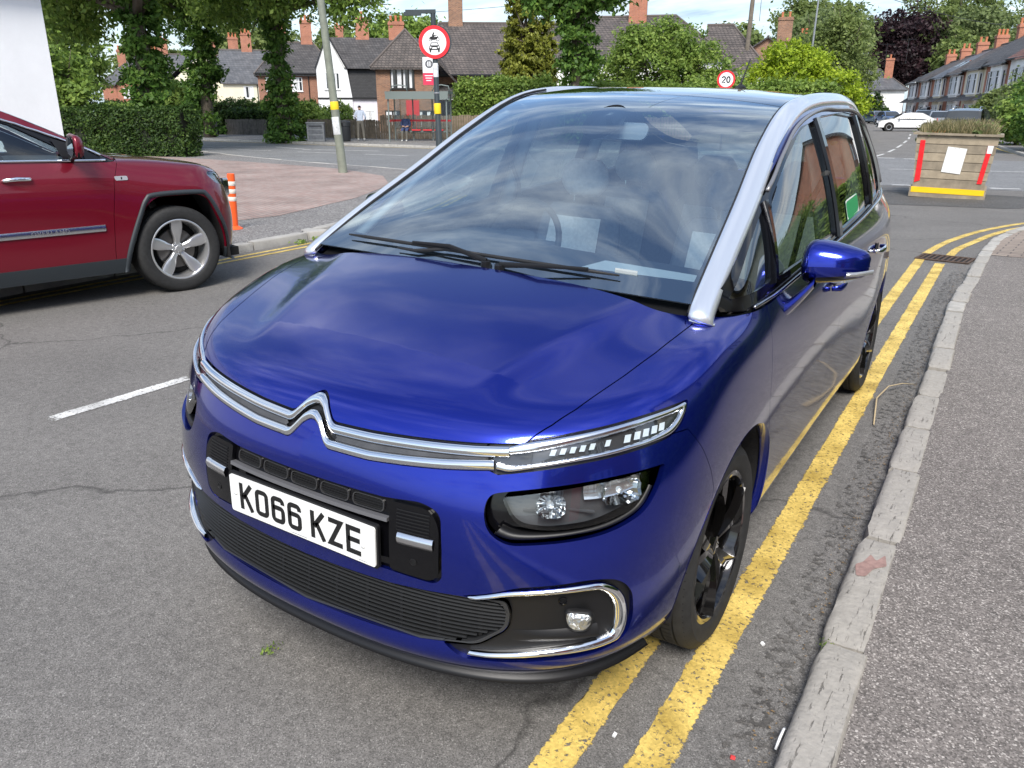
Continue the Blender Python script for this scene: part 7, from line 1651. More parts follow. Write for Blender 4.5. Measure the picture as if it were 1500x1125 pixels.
for sg in (1, -1):
    rs = []
    for b_, t in zip(RB_, RT_):
        b_, t = np.array(b_), np.array(t); r = []
        for k in (0, .33, .66, 1): q = b_*(1-k)+t*k; q[0] += .012*sin(pi*k); q[0] *= sg; r.append(q)
        rs.append(r)
    GS = gsurf(crm(rs, 10, 10), (sg, 0, .3))
    wf = rounded([(1.50,1.225),(2.33,1.245),(2.36,1.600),(2.20,1.590),(1.99,1.510)], [.01,.02,.03,.06,.04], 4); wr = rounded([(2.46,1.25),(3.40,1.275),(3.36,1.615),(2.48,1.61)], [.02,.03,.06,.02], 4); wq = rounded([(3.52,1.30),(4.20,1.33),(4.15,1.54),(3.50,1.60)], [.03,.04,.08,.03], 4)
    GS2 = GS
    for P in (wf, wr, wq): GS2 = GS2.clip(-sdf_poly(GS2.V[:, 1:3], P))
    tp = np.interp(GS2.V[:, 1], [t[1] for t in RT_], [t[2] for t in RT_])-GS2.V[:, 2]
    lim = np.interp(GS2.V[:, 1], [1.3, 1.8, 2.2, 4], [.012, .035, .040, .045])
    GS2.clip(lim-tp).obj('cant_rail', RED, rcar); GS2.clip(tp-lim).shift(-.004).obj('window_frame', BLACKG, rcar, flange=.02)
    for P in (wf, wr, wq): GS.clip(sdf_poly(GS.V[:, 1:3], P)+.006).shift(-.012).obj('side_window', GLASSD if P is not wf else glass('clear side glass', (.72, .80, .80)), rcar)
    MB().tube([(sg*(x+.004), y, z+.012) for x, y, z in catmull(RB_[1:7], 5)], .011, 6).build('window_chrome', CHROME, rcar, smooth=True)
    L_ = []
    for y in np.linspace(1.36, 4.2, 40):
        zt = np.interp(y, [t[1] for t in RT_], [t[2] for t in RT_])-np.interp(y, [1.3, 1.8, 2.2, 4], [.018, .046, .052, .055]); k = np.argmin((GS.V[:, 1]-y)**2+(GS.V[:, 2]-zt)**2); L_.append(GS.V[k]+GS.N[k]*.004)
    L_ = np.array(L_); L_[1:-1] = (L_[:-2]+L_[1:-1]+L_[2:])/3
    MB().tube(L_, .0095, 6).build('window_chrome', CHROME, rcar, smooth=True)
    # door mirror
    mb = MB(); G = []
    for t in np.linspace(0, 1, 9):
        x = lerp(.93, 1.135, t); hy = .075*(1-.35*t**3); hz = .105*(1-.25*t**3)*(.85+.15*min(1, t/.2)); k = .55 if t in (0, 1) else 1
        G.append([(sg*x, 1.62-hy*k*(cos(a) if cos(a) > 0 else cos(a)*.35), 1.335+hz*k*math.copysign(abs(sin(a))**.7, sin(a))) for a in np.linspace(0, 2*pi, 21)])
    mb.grid(G); n = len(G); mb.f += [tuple(range(20))[::-1], tuple((n-1)*21+j for j in range(20))]; mb.m += [0, 0]
    mo = mb.build('wing_mirror', [RED, BLACKS], rcar, smooth=True)
    for p in mo.data.polygons:
        if p.center.z < 1.275 or p.center.y > 1.635: p.material_index = 1
    MB().tube([(sg*.86, 1.60, 1.225), (sg*.93, 1.61, 1.25), (sg*.98, 1.62, 1.27)], [.035, .03, .03], 8, flat=.6).build('mirror_foot', BLACKS, mo, smooth=True)
    MB().add([(sg*.862, 1.50, 1.215), (sg*.862, 1.66, 1.22), (sg*.80, 1.72, 1.40), (sg*.815, 1.60, 1.36)], [(0, 1, 2, 3)]).build('mirror_sail', BLACKS, mo)
    mgl = MB().lathe([(0, 0), (1, 0)], 20, 'Y').build('mirror_glass', MATS['mirror glass'], mo); mgl.scale = (.085, 1, .075); mgl.location = (sg*1.035, 1.650, 1.335)
    MB().add([(sg*.876, 1.362, 1.212), (sg*.884, 1.50, 1.214), (sg*.835, 1.50, 1.318)], [(0, 1, 2)]).build('quarter_panel', BLACKG, rcar)
for x, y in ((-.80, .815), (-.80, .815+rw), (.80, .815), (.80, .815+rw)):
    w_ = wheel((x, y, .392 if x < 0 else .49), (radians(2) if y < 1 else 0), 1 if x > 0 else -1, rcar, 'silver', .392, .26, .278) if (x < 0 and y < 1) else None
    if w_ is None:
        w_ = copy_tree(RW0, rcar); w_.location = (x, y, .392 if x < 0 else .49); w_.rotation_euler.z = 0 if x > 0 else pi
    else: RW0 = w_
MB().prism([(-.82, .2), (.82, .2), (.82, .35), (.60, .4), (.60, 1.3), (.86, 1.4), (.86, 3.3), (.6, 3.4), (.6, 4.3), (-.6, 4.3), (-.6, 3.4), (-.86, 3.3), (-.86, 1.4), (-.60, 1.3), (-.60, .4), (-.82, .35)], 'Z', .26, .34).build('underbody', SHADOWB, rcar)
mb = MB(); G = [[(x, y, z+.03*math.exp(-((x+.38)/.22)**2)*q) for y, z, q in ((1.30, 1.19, 0), (1.6, 1.20, .3), (1.80, 1.20, 1), (1.92, 1.13, 1), (1.90, .8, 0))] for x in np.linspace(-.80, .80, 20)]; mb.grid(G); mb.build('dashboard', DASH, rcar, smooth=True)
sw2 = copy_tree(swo, rcar); sw2.location = (.38*(-1) if False else -.40, 2.02, 1.17); sw2.rotation_euler = (radians(-22), 0, 0)
for x in (-.40, .40):
    mb = MB(); G = []
    for t in np.linspace(0, 1, 10): z = .55+.75*t; G.append([(x+.25*(1-.25*t)*math.copysign(abs(cos(a))**.5, cos(a)), 2.55+.2*t+.07*math.copysign(abs(sin(a))**.7, sin(a)), z) for a in np.linspace(0, 2*pi, 17)])
    mb.grid(G); mb.f.append(tuple(9*17+j for j in range(16))); mb.m.append(0); mb.build('seat', SEATF, rcar, smooth=True)
MB().box(-.8, .8, 1.9, 4.5, .34, .38).build('cabin_floor', MATS['carpet'], rcar)
# ================================================================== distant cars
def far_car(name, loc, rz, body, label, L=4.3, W=1.78, H=1.48, kind='hatch', group='cars parked along the far street', cat='car'):
    c = empty(name, (loc[0], loc[1], 0), radians(rz), label, cat, group); hw = W/2
    if kind == 'van': prof = [(0,.35),(0,.75),(.15,.98),(.55,1.12),(1.05,1.72),(1.35,H-.04),(2.2,H),(L-.1,H),(L,H-.15),(L,.35)]; sill_ = 1.05
    elif kind == 'suv': prof = [(0,.42),(.02,.80),(.18,.98),(1.0,1.08),(1.62,H-.10),(2.1,H),(L-.9,H-.01),(L-.35,H-.12),(L-.05,1.05),(L,.95),(L,.42)]; sill_ = 1.0
    else: prof = [(0,.35),(.02,.62),(.20,.80),(1.05,.95),(1.75,H-.10),(2.25,H),(L-1.1,H-.04),(L-.40,1.05),(L-.05,.95),(L,.38)]; sill_ = .92
    n = 15; G = []
    for y, z in prof:     # tumblehome: narrower above the waist
        k = 1 if z < sill_+.05 else 1-.20*(z-sill_)/(H-sill_); e = (1-.10*max(0, 1-y/.35)) * (1-.07*max(0, 1-(L-y)/.3)); G.append([(hw*k*e*q, y, z-.03*q*q*(z > sill_)) for q in np.linspace(-1, 1, n)])
    bm_ = MB(); bm_.grid(G)
    for sx in (0, n-1):     # sides
        k0 = []
        for row in G: k0.append(row[sx])
        s_ = 1 if sx else -1; lo = [(s_*hw*.97, y, .30) for y, z in prof]; mid = [(s_*hw, y, min(z, sill_)) for y, z in prof]
        bm_.grid([lo, [(s_*hw*(1-.07*max(0, 1-y/.35))*(1-.05*max(0, 1-(L-y)/.3)), y, min(z, .62)) for y, z in prof], [(p[0], p[1], min(p[2], sill_)) if p[2] > sill_ else p for p in k0], k0])
    b_ = bm_.build('body', body, c, auto=40)
    gm = PANE
    # glass: screens and side windows slightly proud
    i = 3 if kind != 'van' else 3; a, b2 = prof[i], prof[i+1]; j = -4 if kind == 'hatch' else -5 if kind == 'suv' else -3
    def quad(p, q, w0, w1, nm, off):
        MB().add([(-w0, p[0]+off[0], p[1]+off[1]), (w0, p[0]+off[0], p[1]+off[1]), (w1, q[0]+off[0], q[1]+off[1]), (-w1, q[0]+off[0], q[1]+off[1])], [(0, 1, 2, 3)]).build(nm, gm, c)
    quad((lerp(a[0], b2[0], .06), lerp(a[1], b2[1], .06)), (lerp(a[0], b2[0], .96), lerp(a[1], b2[1], .96)), hw*.86, hw*.70, 'windscreen', (-.02, .02))
    if kind != 'van':
        a, b2 = (prof[-3], prof[-4]) if kind == 'hatch' else (prof[-3], prof[-4]); quad((lerp(a[0], b2[0], .15), lerp(a[1], b2[1], .15)), (lerp(a[0], b2[0], .9), lerp(a[1], b2[1], .9)), hw*.84, hw*.70, 'rear_screen', (.03, .02))
    for s_ in (-1, 1):
        zt_ = H-.12; y0 = prof[3][0]+.22; y1 = L-.75 if kind != 'van' else 1.9; yt0 = prof[4][0]+.05; yt1 = L-1.15 if kind != 'van' else 1.9
        o = hw*1.0+.004; kx = 1-.20*(zt_-sill_)/(H-sill_); MB().add([(s_*o, y0, sill_+.06), (s_*o, y1, sill_+.06), (s_*(hw*kx+.012), yt1, zt_), (s_*(hw*kx+.012), yt0, zt_)], [(0, 1, 2, 3)]).build('side_window', gm, c)
        MB().obox((s_*(hw+.10), prof[3][0]+.45, sill_+.08), (.18, .12, .13)).build('wing_mirror', body, c)
        MB().obox((s_*hw*.74, .05, .72), (hw*.34, .10, .14)).build('headlight', mat('lamp silver', (.6, .6, .62), .2, .5), c); MB().obox((s_*hw*.82, L-.02, .88), (hw*.24, .08, .22)).build('tail_light', mat('lamp red', (.55, .01, .02), .25), c)
        for y in (.80, L-.78):
            wl = MB().lathe([(.31, -.1), (.32, -.08), (.32, .07), (.30, .10), (.22, .10)], 20, 'X').build('wheel', TYRE, c, auto=40); wl.location = (s_*(hw-.09), y, .32); wl.rotation_euler.z = 0 if s_ > 0 else pi
            MB().lathe([(.22, .085), (.20, .10), (.05, .08), (0, .095)], 10, 'X').build('rim', mat('alloy_silver', (.42, .42, .43), .34, .85), wl, auto=20)
            ar = MB().lathe([(.37, hw-.012), (.37, hw+.006), (0, hw+.006)], 20, 'X').build('wheel_arch', SHADOWB, c); ar.location = (0, y, .33); ar.scale.x = s_
    MB().obox((0, -.005, .50), (hw*1.1, .05, .20)).build('grille', SHADOWB, c); MB().obox((0, -.035, .45), (.52, .012, .11)).build('number_plate', FRW, c); MB().obox((0, L+.012, .62), (.52, .012, .11)).build('number_plate', mat('yellow plate', (.75, .60, .10), .4), c)
    MB().box(-hw*.85, hw*.85, .3, L-.3, .20, .34).build('underbody', SHADOWB, c)
    return c
cw_ = paint('white car paint', (.78, .78, .78), (.70, .70, .70), 0, .4); cs_ = paint('silver car paint', (.40, .42, .45), (.3, .32, .35), .6, .35); cd_ = paint('dark grey car paint', (.03, .033, .037), (.02, .022, .025), .4, .35); cbl = paint('mid blue car paint', (.03, .10, .26), (.02, .06, .16), .4, .35); cgb = paint('blue grey car paint', (.12, .17, .22), (.08, .11, .15), .5, .35); cpk = paint('dusky pink car paint', (.45, .33, .30), (.3, .2, .2), .4, .4)
far_car('hatchback', (-8.7, 71.2), -68-8, cw_, 'white hatchback turning across the far street in front of the van', 4.2, 1.76, 1.44, group=None)
far_car('parked_car', (-8.9, 47.8), 4, cd_, 'dark grey car nearest on the left kerb of the far street', 4.3, 1.78, 1.50)
far_car('parked_car', (-9.7, 55.0), 5, cd_, 'second dark tall car behind the nearest one on the left kerb', 4.5, 1.85, 1.72, 'suv')
far_car('parked_car', (-14.6, 112), 10, cw_, 'small pale hatchback seen nose on at the end of the left kerb', 4.0, 1.7, 1.45)
far_car('parked_car', (-12.6, 106), 40, cgb, 'blue grey car angled left of the blue one', 4.3, 1.78, 1.50)
far_car('parked_car', (-10.6, 98.5), 30, cbl, 'mid blue car just left of the white hatchback', 4.2, 1.76, 1.50)
far_car('parked_van', (-9.0, 97), -60, cw_, 'white van behind the white hatchback', 4.9, 1.95, 2.0, 'van', cat='van')
far_car('parked_car', (-6.9, 87), 6, cgb, 'blue grey car left of the planter grasses beside the van', 4.4, 1.8, 1.62, 'suv')
far_car('parked_car', (-4.9, 79), 5, cs_, 'silver car behind the planter grasses', 4.4, 1.8, 1.55)
e = far_car('parked_car', (-1.0, 52.4), 172+3, cd_, 'dark estate with roof rails and red tail lamps behind the planter', 4.6, 1.86, 1.70, 'suv')
for s_ in (-1, 1): MB().tube([(s_*.62, 1.7, 1.70), (s_*.62, 1.9, 1.77), (s_*.62, 3.5, 1.76), (s_*.62, 3.8, 1.66)], .025, 6).build('roof_rail', CHROME, e, smooth=True)
far_car('parked_car', (-38.5, 41.5), 60, cs_, 'silver car on the drive behind the bus shelter', 4.3, 1.78, 1.45, group='cars on drives across the main road')
far_car('parked_car', (-46.6, 38.6), 60, cpk, 'pinkish car roof showing over the garden hedge', 4.3, 1.78, 1.75, 'suv', group='cars on drives across the main road')
# ================================================================== STREET FURNITURE
ORANGE = mat('orange plastic', (.85, .11, .02), .45, noise=(6, .1)); REFL = mat('pale reflective band', (.75, .68, .60), .4); YBAND = mat('yellow band', (.85, .60, .02), .45)
b = empty('bollard', (-7.41, 5.98, .1), 0, 'orange flexible bollard with three pale bands on the left footway', 'bollard'); b.rotation_euler = (0, radians(3.5), 0)
MB().lathe([(.11, 0), (.11, .012), (.075, .03), (.052, .045), (.050, .70), (.046, .725), (.0, .728)], 22).build('post', ORANGE, b, auto=40)
for z in (.60, .50, .40): MB().lathe([(.0515, z-.028), (.0530, z-.026), (.0530, z+.026), (.0515, z+.028)], 22).build('reflective_band', REFL, b, auto=40)
# tall leaning post
POLEM = mat('grey green paint', (.20, .215, .17), .6, noise=(5, .2)); DKP = mat('dark grey post paint', (.035, .045, .05), .45, noise=(4, .15))
b = empty('utility_post', (-13.13, 14.25, .1), 0, 'tall grey green post leaning left, with yellow band and notice', 'post'); b.rotation_euler = (radians(2.2), radians(-3.0), 0)
MB().lathe([(.115, 0), (.11, .3), (.092, 2.4), (.086, 4.8), (.075, 9.0), (0, 9.0)], 18).build('pole', POLEM, b, auto=40)
MB().lathe([(.102, 1.52), (.105, 1.53), (.104, 1.70), (.100, 1.71)], 18).build('band', YBAND, b, auto=40)
MB().lathe([(.1065, .93), (.110, .94), (.108, 1.34), (.104, 1.35)], 18, a0=-2.6, a1=-.2).build('notice', mat('paper notice', (.62, .64, .64), .7, noise=(9, .35)), b, auto=40)
# bus shelter
def rbar(mb, a, b_, r=.03): mb.tube([a, b_], r, 6)
s = empty('bus_shelter', (-25.55, 31.0, .1), R_(27), 'grey framed bus shelter with red rail and red seats across the main road', 'bus shelter')
SHM = mat('shelter grey frame', (.16, .19, .18), .5); SRED = mat('shelter red', (.72, .04, .05), .4)
for x, y in ((0, 0), (2.9, 0), (0, 1.4), (2.9, 1.4), (.95, 1.4), (1.95, 1.4)):
    mb = MB(); mb.box(x-.03, x+.03, y-.03, y+.03, 0, 2.25); mb.build('post', SHM, s)
mb = MB(); mb.box(-.12, 3.02, -.15, 1.55, 2.25, 2.36); mb.prism([(-.15, 2.0), (-.05, 2.25), (-.15, 2.25)], 'X', -.1, 3.0); mb.build('roof', SHM, s)
MB().box(-.05, 2.95, -.05, -.02, 2.06, 2.245).build('fascia', mat('shelter fascia', (.28, .31, .31), .5), s)
for x in (0.1, 2.2): MB().tube([(x, .1, 2.36), (x+.1, .1, 2.6), (x+.45, .1, 2.66), (x+.8, .1, 2.6), (x+.85, .1, 2.36)], .028, 6).build('roof_rail', SHM, s, smooth=True)
MB().box(.03, 2.87, 1.385, 1.40, .35, 2.1).build('glass_panel', glass('shelter glass', (.85, .9, .9)), s)
MB().box(.0, 2.9, 1.34, 1.383, .94, 1.03).build('rail', SRED, s); MB().box(.0, .045, .05, 1.35, .94, 1.03).build('rail', SRED, s)
for k in range(4): MB().box(.35+.58*k, .80+.58*k, .98, 1.28, .50, .56).build('seat', SRED, s)
MB().box(.3, 2.7, 1.10, 1.15, .42, .495).build('seat_beam', SHM, s)
MB().box(.95, 1.75, -.03, -.012, 2.10, 2.17).build('stop_name_plate', mat('white plate', (.75, .75, .75), .5), s)
# flag of the bus stop
b = empty('bus_stop_sign', (-21.2, 29.2, .1), R_(34), 'bus stop flag with red and white panels on a post by the shelter', 'sign')
MB().lathe([(.04, 0), (.04, 3.75), (0, 3.75)], 10).build('post', DKP, b, auto=40); MB().box(-.60, -.04, -.02, .02, 3.05, 3.70).build('flag', mat('white plate', (.75, .75, .75), .5), b)
MB().box(-.60, -.04, -.024, .024, 2.55, 3.04).build('red_flag', mat('flag red', (.60, .03, .08), .5), b)
mb = MB(); mb.lathe([(.17, -.026), (.17, -.022)], 20, 'Y', (-.32, 0, 3.40)); mb.prism(list(zip(.17*np.cos(np.linspace(0, 6.28, 21)[:-1])-.32, .17*np.sin(np.linspace(0, 6.28, 21)[:-1])+3.42)), 'Y', -.026, -.021); mb.build('flag_emblem', mat('emblem grey', (.10, .10, .11), .5), b)
mb = MB(); mb.prism(list(zip(.11*np.cos(np.linspace(0, 6.28, 21)[:-1])-.32, .11*np.sin(np.linspace(0, 6.28, 21)[:-1])+3.42)), 'Y', -.029, -.0265); mb.build('flag_emblem', MATS['white plate'], b)
MB().box(-.34, -.30, -.032, -.0295, 3.30, 3.54).box(-.42, -.39, -.032, -.0295, 3.34, 3.50).box(-.25, -.22, -.032, -.0295, 3.34, 3.50).build('flag_emblem', MATS['emblem grey'], b)
for k in range(3): MB().box(-.52+.03*k, -.16-.04*k, -.027, -.0245, 2.92-.10*k, 2.955-.10*k).build('flag_text', MATS['white plate'], b)
# litter bin and cabinet
b = empty('litter_bin', (-27.5, 29.9, .1), 0, 'black round litter bin beside the standing man', 'bin'); MB().lathe([(.24, 0), (.27, .1), (.29, .72), (.31, .74), (.30, .92), (.24, .98), (0, 1.0)], 20).build('body', mat('bin black', (.02, .022, .025), .5), b, auto=40)
mb = MB(); mb.prism([(-.14, .76), (.14, .76), (.14, .88), (-.14, .88)], 'Y', -.315, -.29); mb.build('opening', mat('bin mouth', (.002, .002, .002), .9), b)
b = empty('grit_cabinet', (-28.9, 29.3, .1), R_(38), 'grey painted street cabinet beside the ivy skirted tree', 'cabinet'); MB().box(-.42, .42, -.2, .3, 0, .86).box(-.45, .45, -.24, .34, .86, .92).build('body', mat('cabinet grey', (.23, .235, .24), .6, noise=(6, .2)), b)
for z in (.12, .38, .62): MB().box(-.34, .34, -.215, -.201, z, z+.17).build('panel', mat('cabinet panel', (.15, .155, .165), .5, noise=(6, .3)), b)
MB().box(-.30, .32, -.218, -.2155, .70, .76).build('lettering', mat('dark lettering', (.03, .03, .035), .6), b)
b = empty('wheelie_bin', (-42.3, 33.9, .1), R_(40), 'black wheeled bin beside the grey boarded fence', 'bin'); MB().prism([(-.24, 0), (.24, 0), (.29, .95), (-.29, .95)], 'Y', -.28, .3).build('body', mat('bin black', (.02, .022, .025), .5), b); MB().box(-.31, .31, -.32, .34, .95, 1.03).build('lid', mat('bin black', (.02, .022, .025), .5), b)
# garden fences
FW = mat('grey fence board', (.11, .10, .09), .9, noise=(4, .4)); FW2 = mat('brown fence board', (.20, .155, .11), .9, noise=(4, .35))
def fence(x0, y0, x1, y1, h, m, lab, pitch=.14):
    L_ = math.hypot(x1-x0, y1-y0); b = empty('fence', (x0, y0, .08), math.atan2(y1-y0, x1-x0), lab, 'fence', 'garden fences across the main road'); rg = random.Random(int(x0*7)); mb = MB()
    for k in range(int(L_/pitch)): mb.obox((pitch*(k+.5), rg.uniform(-.012, .012), h/2+rg.uniform(-.03, .03)), (pitch*.86, .022, h), (0, rg.uniform(-.01, .01), 0))
    mb.build('boards', m, b); MB().box(0, L_, .03, .07, h*.25, h*.25+.08).box(0, L_, .03, .07, h*.8, h*.8+.08).build('rails', m, b)
fence(-42.0, 34.6, -38.9, 35.2, .95, FW, 'dark grey boarded fence between the two ivy clad trees', .12); fence(-33.8, 33.6, -28.6, 33.9, 1.0, FW2, 'brown boarded fence behind the grey cabinet'); fence(-28.6, 33.9, -21.5, 36.2, 1.25, FW2, 'brown boarded fence behind the bus shelter')
fence(-21.5, 36.2, -9, 38, 1.2, FW2, 'brown boarded fence under the long garden hedge')
# no motor vehicles sign on its lit post
SW = mat('sign white', (.80, .80, .79), .4); SR = mat('sign red', (.75, .02, .03), .4); SK = mat('sign black', (.01, .01, .01), .5)
def disc(mb, r, z, y0, y1, x=0, n=40): mb.prism([(x+r*cos(a), z+r*sin(a)) for a in np.linspace(0, 2*pi, n+1)[:-1]], 'Y', y0, y1)
b = empty('prohibition_sign', (-10.5, 14.85, .1), R_(36), 'red ringed no motor vehicles sign on a dark post with a lamp arm', 'sign'); b.rotation_euler.y = radians(-1.2); b.scale = (.95, .95, .95)
MB().lathe([(.085, 0), (.08, 1.2), (.066, 1.25), (.062, 3.84), (0, 3.84)], 16).build('post', DKP, b, auto=40)
MB().box(-.66, .07, -.06, .06, 3.80, 3.88).box(-.70, -.28, -.08, .08, 3.755, 3.83).build('lamp_arm', DKP, b)
MB().lathe([(.085, 1.50), (.088, 1.51), (.088, 1.74), (.085, 1.75)], 16).build('band', YBAND, b, auto=40); MB().lathe([(.066, 1.97), (.075, 1.98), (.075, 2.0), (.066, 2.01)], 16).build('clamp', mat('galvanised', (.4, .4, .41), .4, .8), b)
MB().lathe([(.064, 2.36), (.068, 2.40), (.0665, 2.66), (.064, 2.68)], 14, a0=-2.9, a1=.1).build('torn_sticker', mat('torn sticker', (.68, .69, .70), .7, noise=(12, .3)), b)
mb = MB(); disc(mb, .375, 3.15, -.085, -.065); o = mb.build('sign_plate', SR, b); mb = MB(); disc(mb, .375, 3.15, -.0645, -.05, .045); mb.build('sign_back', DKP, b)
mb = MB(); disc(mb, .290, 3.15, -.088, -.0855); mb.build('sign_face', SW, o)
def poly_(P, y=-.0885, th2=.0025, m=SK, nm='pictogram', par=None): return MB().prism(P, 'Y', y-th2, y).build(nm, m, par)
def mv(P, dx, dz, s=1, mx_=1): return [(dx+p[0]*s*mx_, dz+p[1]*s) for p in P]
# pictogram: motorcycle and rider above
ring = lambda cx, cz, r, w, n=16: [(cx+r*cos(a), cz+r*sin(a)) for a in np.linspace(0, 2*pi, n)]+[(cx+(r-w)*cos(a), cz+(r-w)*sin(a)) for a in np.linspace(2*pi, 0, n)]
def ringm(par, cx, cz, r, w, y=-.091):
    mb = MB(); n = 18; V = []
    for a in np.linspace(0, 2*pi, n+1)[:-1]: V += [(cx+r*cos(a), y, cz+r*sin(a)), (cx+(r-w)*cos(a), y, cz+(r-w)*sin(a))]
    mb.add(V, [(2*i, 2*i+1, (2*i+3) % (2*n), (2*i+2) % (2*n)) for i in range(n)]); mb.build('pictogram', SK, par)
mz = 3.245
for cx in (-.085, .085): ringm(o, cx, mz-.03, .045, .013); 
poly_(mv([(-.10,-.03),(-.085,-.04),(0,-.045),(.06,-.03),(.075,-.02),(.10,.03),(.085,.045),(.06,.02),(.03,.03),(0,.02),(-.04,.035),(-.09,.03),(-.10,.015)], 0, mz), par=o)
poly_(mv([(-.045,.03),(-.01,.02),(.03,.05),(.07,.055),(.065,.068),(.02,.068),(.0,.055),(0,.085),(-.03,.09),(-.05,.07)], 0, mz), par=o); poly_(mv([(-.008+.021*cos(a), .105+.021*sin(a)) for a in np.linspace(0, 2*pi, 13)[:-1]], 0, mz), par=o)
# pictogram: car from the front
cz0 = 3.02
for P in ([(-.135,-.03),(-.13,.025),(-.105,.06),(.105,.06),(.13,.025),(.135,-.03),(.11,-.035),(-.11,-.035)], [(-.105,.06),(-.08,.125),(.08,.125),(.105,.06),(.088,.06),(.068,.110),(-.068,.110),(-.088,.06)], [(-.12,-.10),(-.085,-.10),(-.08,-.035),(-.125,-.035)], [(.12,-.10),(.085,-.10),(.08,-.035),(.125,-.035)], [(-.10,-.045),(.10,-.045),(.10,-.035),(-.10,-.035)]): poly_(mv(P, 0, cz0), par=o)
for cx in (-.095, .095): mb = MB(); disc(mb, .021, cz0+.015, -.0935, -.0912, cx, 14); mb.build('pictogram', SW, o)
mb = MB(); mb.prism(mv([(-.055,-.02),(.055,-.02),(.055,.015),(-.055,.015)], 0, cz0), 'Y', -.0935, -.0912); mb.build('pictogram', SW, o)
# twenty limit
b = empty('speed_limit_sign', (-8.75, 31.2, .1), R_(18), 'round 20 speed limit sign behind the car aerial', 'sign'); MB().lathe([(.04, 0), (.04, 3.0), (0, 3.0)], 10).build('post', DKP, b, auto=40)
mb = MB(); disc(mb, .34, 2.62, -.06, -.045); o = mb.build('sign_plate', SR, b); mb = MB(); disc(mb, .265, 2.62, -.063, -.0605); mb.build('sign_face', SW, o)
def stroke2(P, w, cx, cz, y, par, closed=False, nm='numeral', m=SK):
    P = [np.array(p)+np.array((cx, cz)) for p in P]; n = len(P); L_ = []; R__ = []
    for i in range(n):
        a = P[i-1] if (closed or i > 0) else P[i]; c = P[(i+1) % n] if (closed or i < n-1) else P[i]; d = c-a; d /= np.linalg.norm(d); nn = np.array((-d[1], d[0])); L_.append(P[i]+nn*w/2); R__.append(P[i]-nn*w/2)
    mb = MB(); V = [(p[0], y, p[1]) for p in L_]+[(p[0], y, p[1]) for p in R__]; k = n if closed else n-1
    mb.add(V, [(i, (i+1) % n, n+(i+1) % n, n+i) for i in range(k)]); return mb.build(nm, m, par)
stroke2([(-.062,.055),(-.05,.088),(-.02,.105),(.015,.105),(.045,.088),(.055,.055),(.045,.02),(-.062,-.105),(.064,-.105)], .050, -.088, 2.62, -.0645, o)
stroke2([(.058*cos(a), .105*sin(a)) for a in np.linspace(0, 2*pi, 25)[:-1]], .050, .085, 2.62, -.0645, o, True)
# wooden telegraph pole, thin lamp column, concrete post
WOODP = mat('creosoted pole', (.16, .135, .105), .9, noise=(3, .35), bump=(30, .5, .01))
b = empty('telegraph_pole', (-16.9, 61.0, .08), 0, 'dark wooden telegraph pole behind the twenty sign', 'pole'); b.rotation_euler.y = radians(1.6); MB().lathe([(.21, 0), (.17, 6), (.14, 11), (0, 11)], 12).build('pole', WOODP, b, auto=40)
for z in (5.6, 6.2, 6.9, 7.6): MB().tube([(-.28, 0, z), (.28, 0, z)], .02, 5).build('step_iron', GUT, b)
b = empty('lamp_column', (-10.6, 53.4, .08), 0, 'thin tall lamp column with a small white box near the car roof', 'lamp column'); b.rotation_euler.y = radians(1.0); MB().lathe([(.07, 0), (.065, 3), (.045, 9.5), (0, 9.5)], 10).build('column', mat('galvanised', (.4, .4, .41), .4, .8), b, auto=40); MB().box(-.22, .22, -.1, .05, 2.2, 2.85).build('box', SW, b)
b = empty('concrete_post', (-17.4, 104, .08), 0, 'pale concrete post standing against the soft green tree', 'post'); MB().lathe([(.24, 0), (.16, 9.0), (.2, 9.1), (.2, 9.8), (0, 9.8)], 10).build('post', mat('concrete', (.38, .37, .35), .9), b)
# overhead wires
WIREM = mat('wire', (.03, .03, .03), .6)
def wire(a, c, sag, lab, r=.012): 
    P = [(lerp(a[0], c[0], t), lerp(a[1], c[1], t), lerp(a[2], c[2], t)-sag*4*t*(1-t)) for t in np.linspace(0, 1, 14)]; tag(MB().tube(P, r, 5).build('overhead_wire', WIREM), lab, 'wire', 'overhead wires')
wire((-16.9, 61, 10.8), (-49, 57, 9.4), .5, 'overhead wire from the wooden pole to the white gabled house', .018); wire((-16.9, 61, 10.9), (-33, 50, 9.6), .4, 'overhead wire to the big brick house chimney', .018)
wire((-16.9, 61, 11), (-8, 20, 14), .4, 'overhead wire rising from the wooden pole towards the right', .018); wire((-13.2, 14.2, 9.0), (-33, 50, 9.8), .5, 'overhead wire from the leaning post over the lamp arm', .016)
wire((-10.6, 53.4, 9.4), (-2, 98, 9.6), .5, 'overhead wire along the far street', .02)
wire((-13.2, 14.2, 8.8), (-49, 57, 10.4), .5, 'lowest wire crossing the sky left of the sign', .016)
# television aerials
def aerial(x, y, z, lab, s=1):
    b = empty('television_aerial', (x, y, z), R_(30), lab, 'aerial', 'television aerials on the chimneys'); MB().tube([(0, 0, -.6), (0, 0, 1.5*s)], .025, 5).build('mast', GUT, b); mb = MB(); mb.tube([(-.6*s, 0, 1.4*s), (.6*s, 0, 1.4*s)], .02, 5)
    for k in range(5): mb.tube([(-.5*s+.25*k*s, -.25, 1.4*s), (-.5*s+.25*k*s, .25, 1.4*s)], .012, 4)
    mb.build('array', GUT, b)
aerial(-22.5, 84, 10.4, 'aerial on the brown gabled house', 1.3); aerial(-14.5, 131, 8.4, 'aerial on the white hipped house chimney', 1.8); aerial(-17.5, 133, 8.0, 'second aerial beside the white hipped house chimney', 1.8); aerial(2.0, 84, 8.6, 'aerial above the terrace beside the red brown roof', 1.6); aerial(-2.4, 98, 7.6, 'aerial above the middle of the terrace', 1.5)
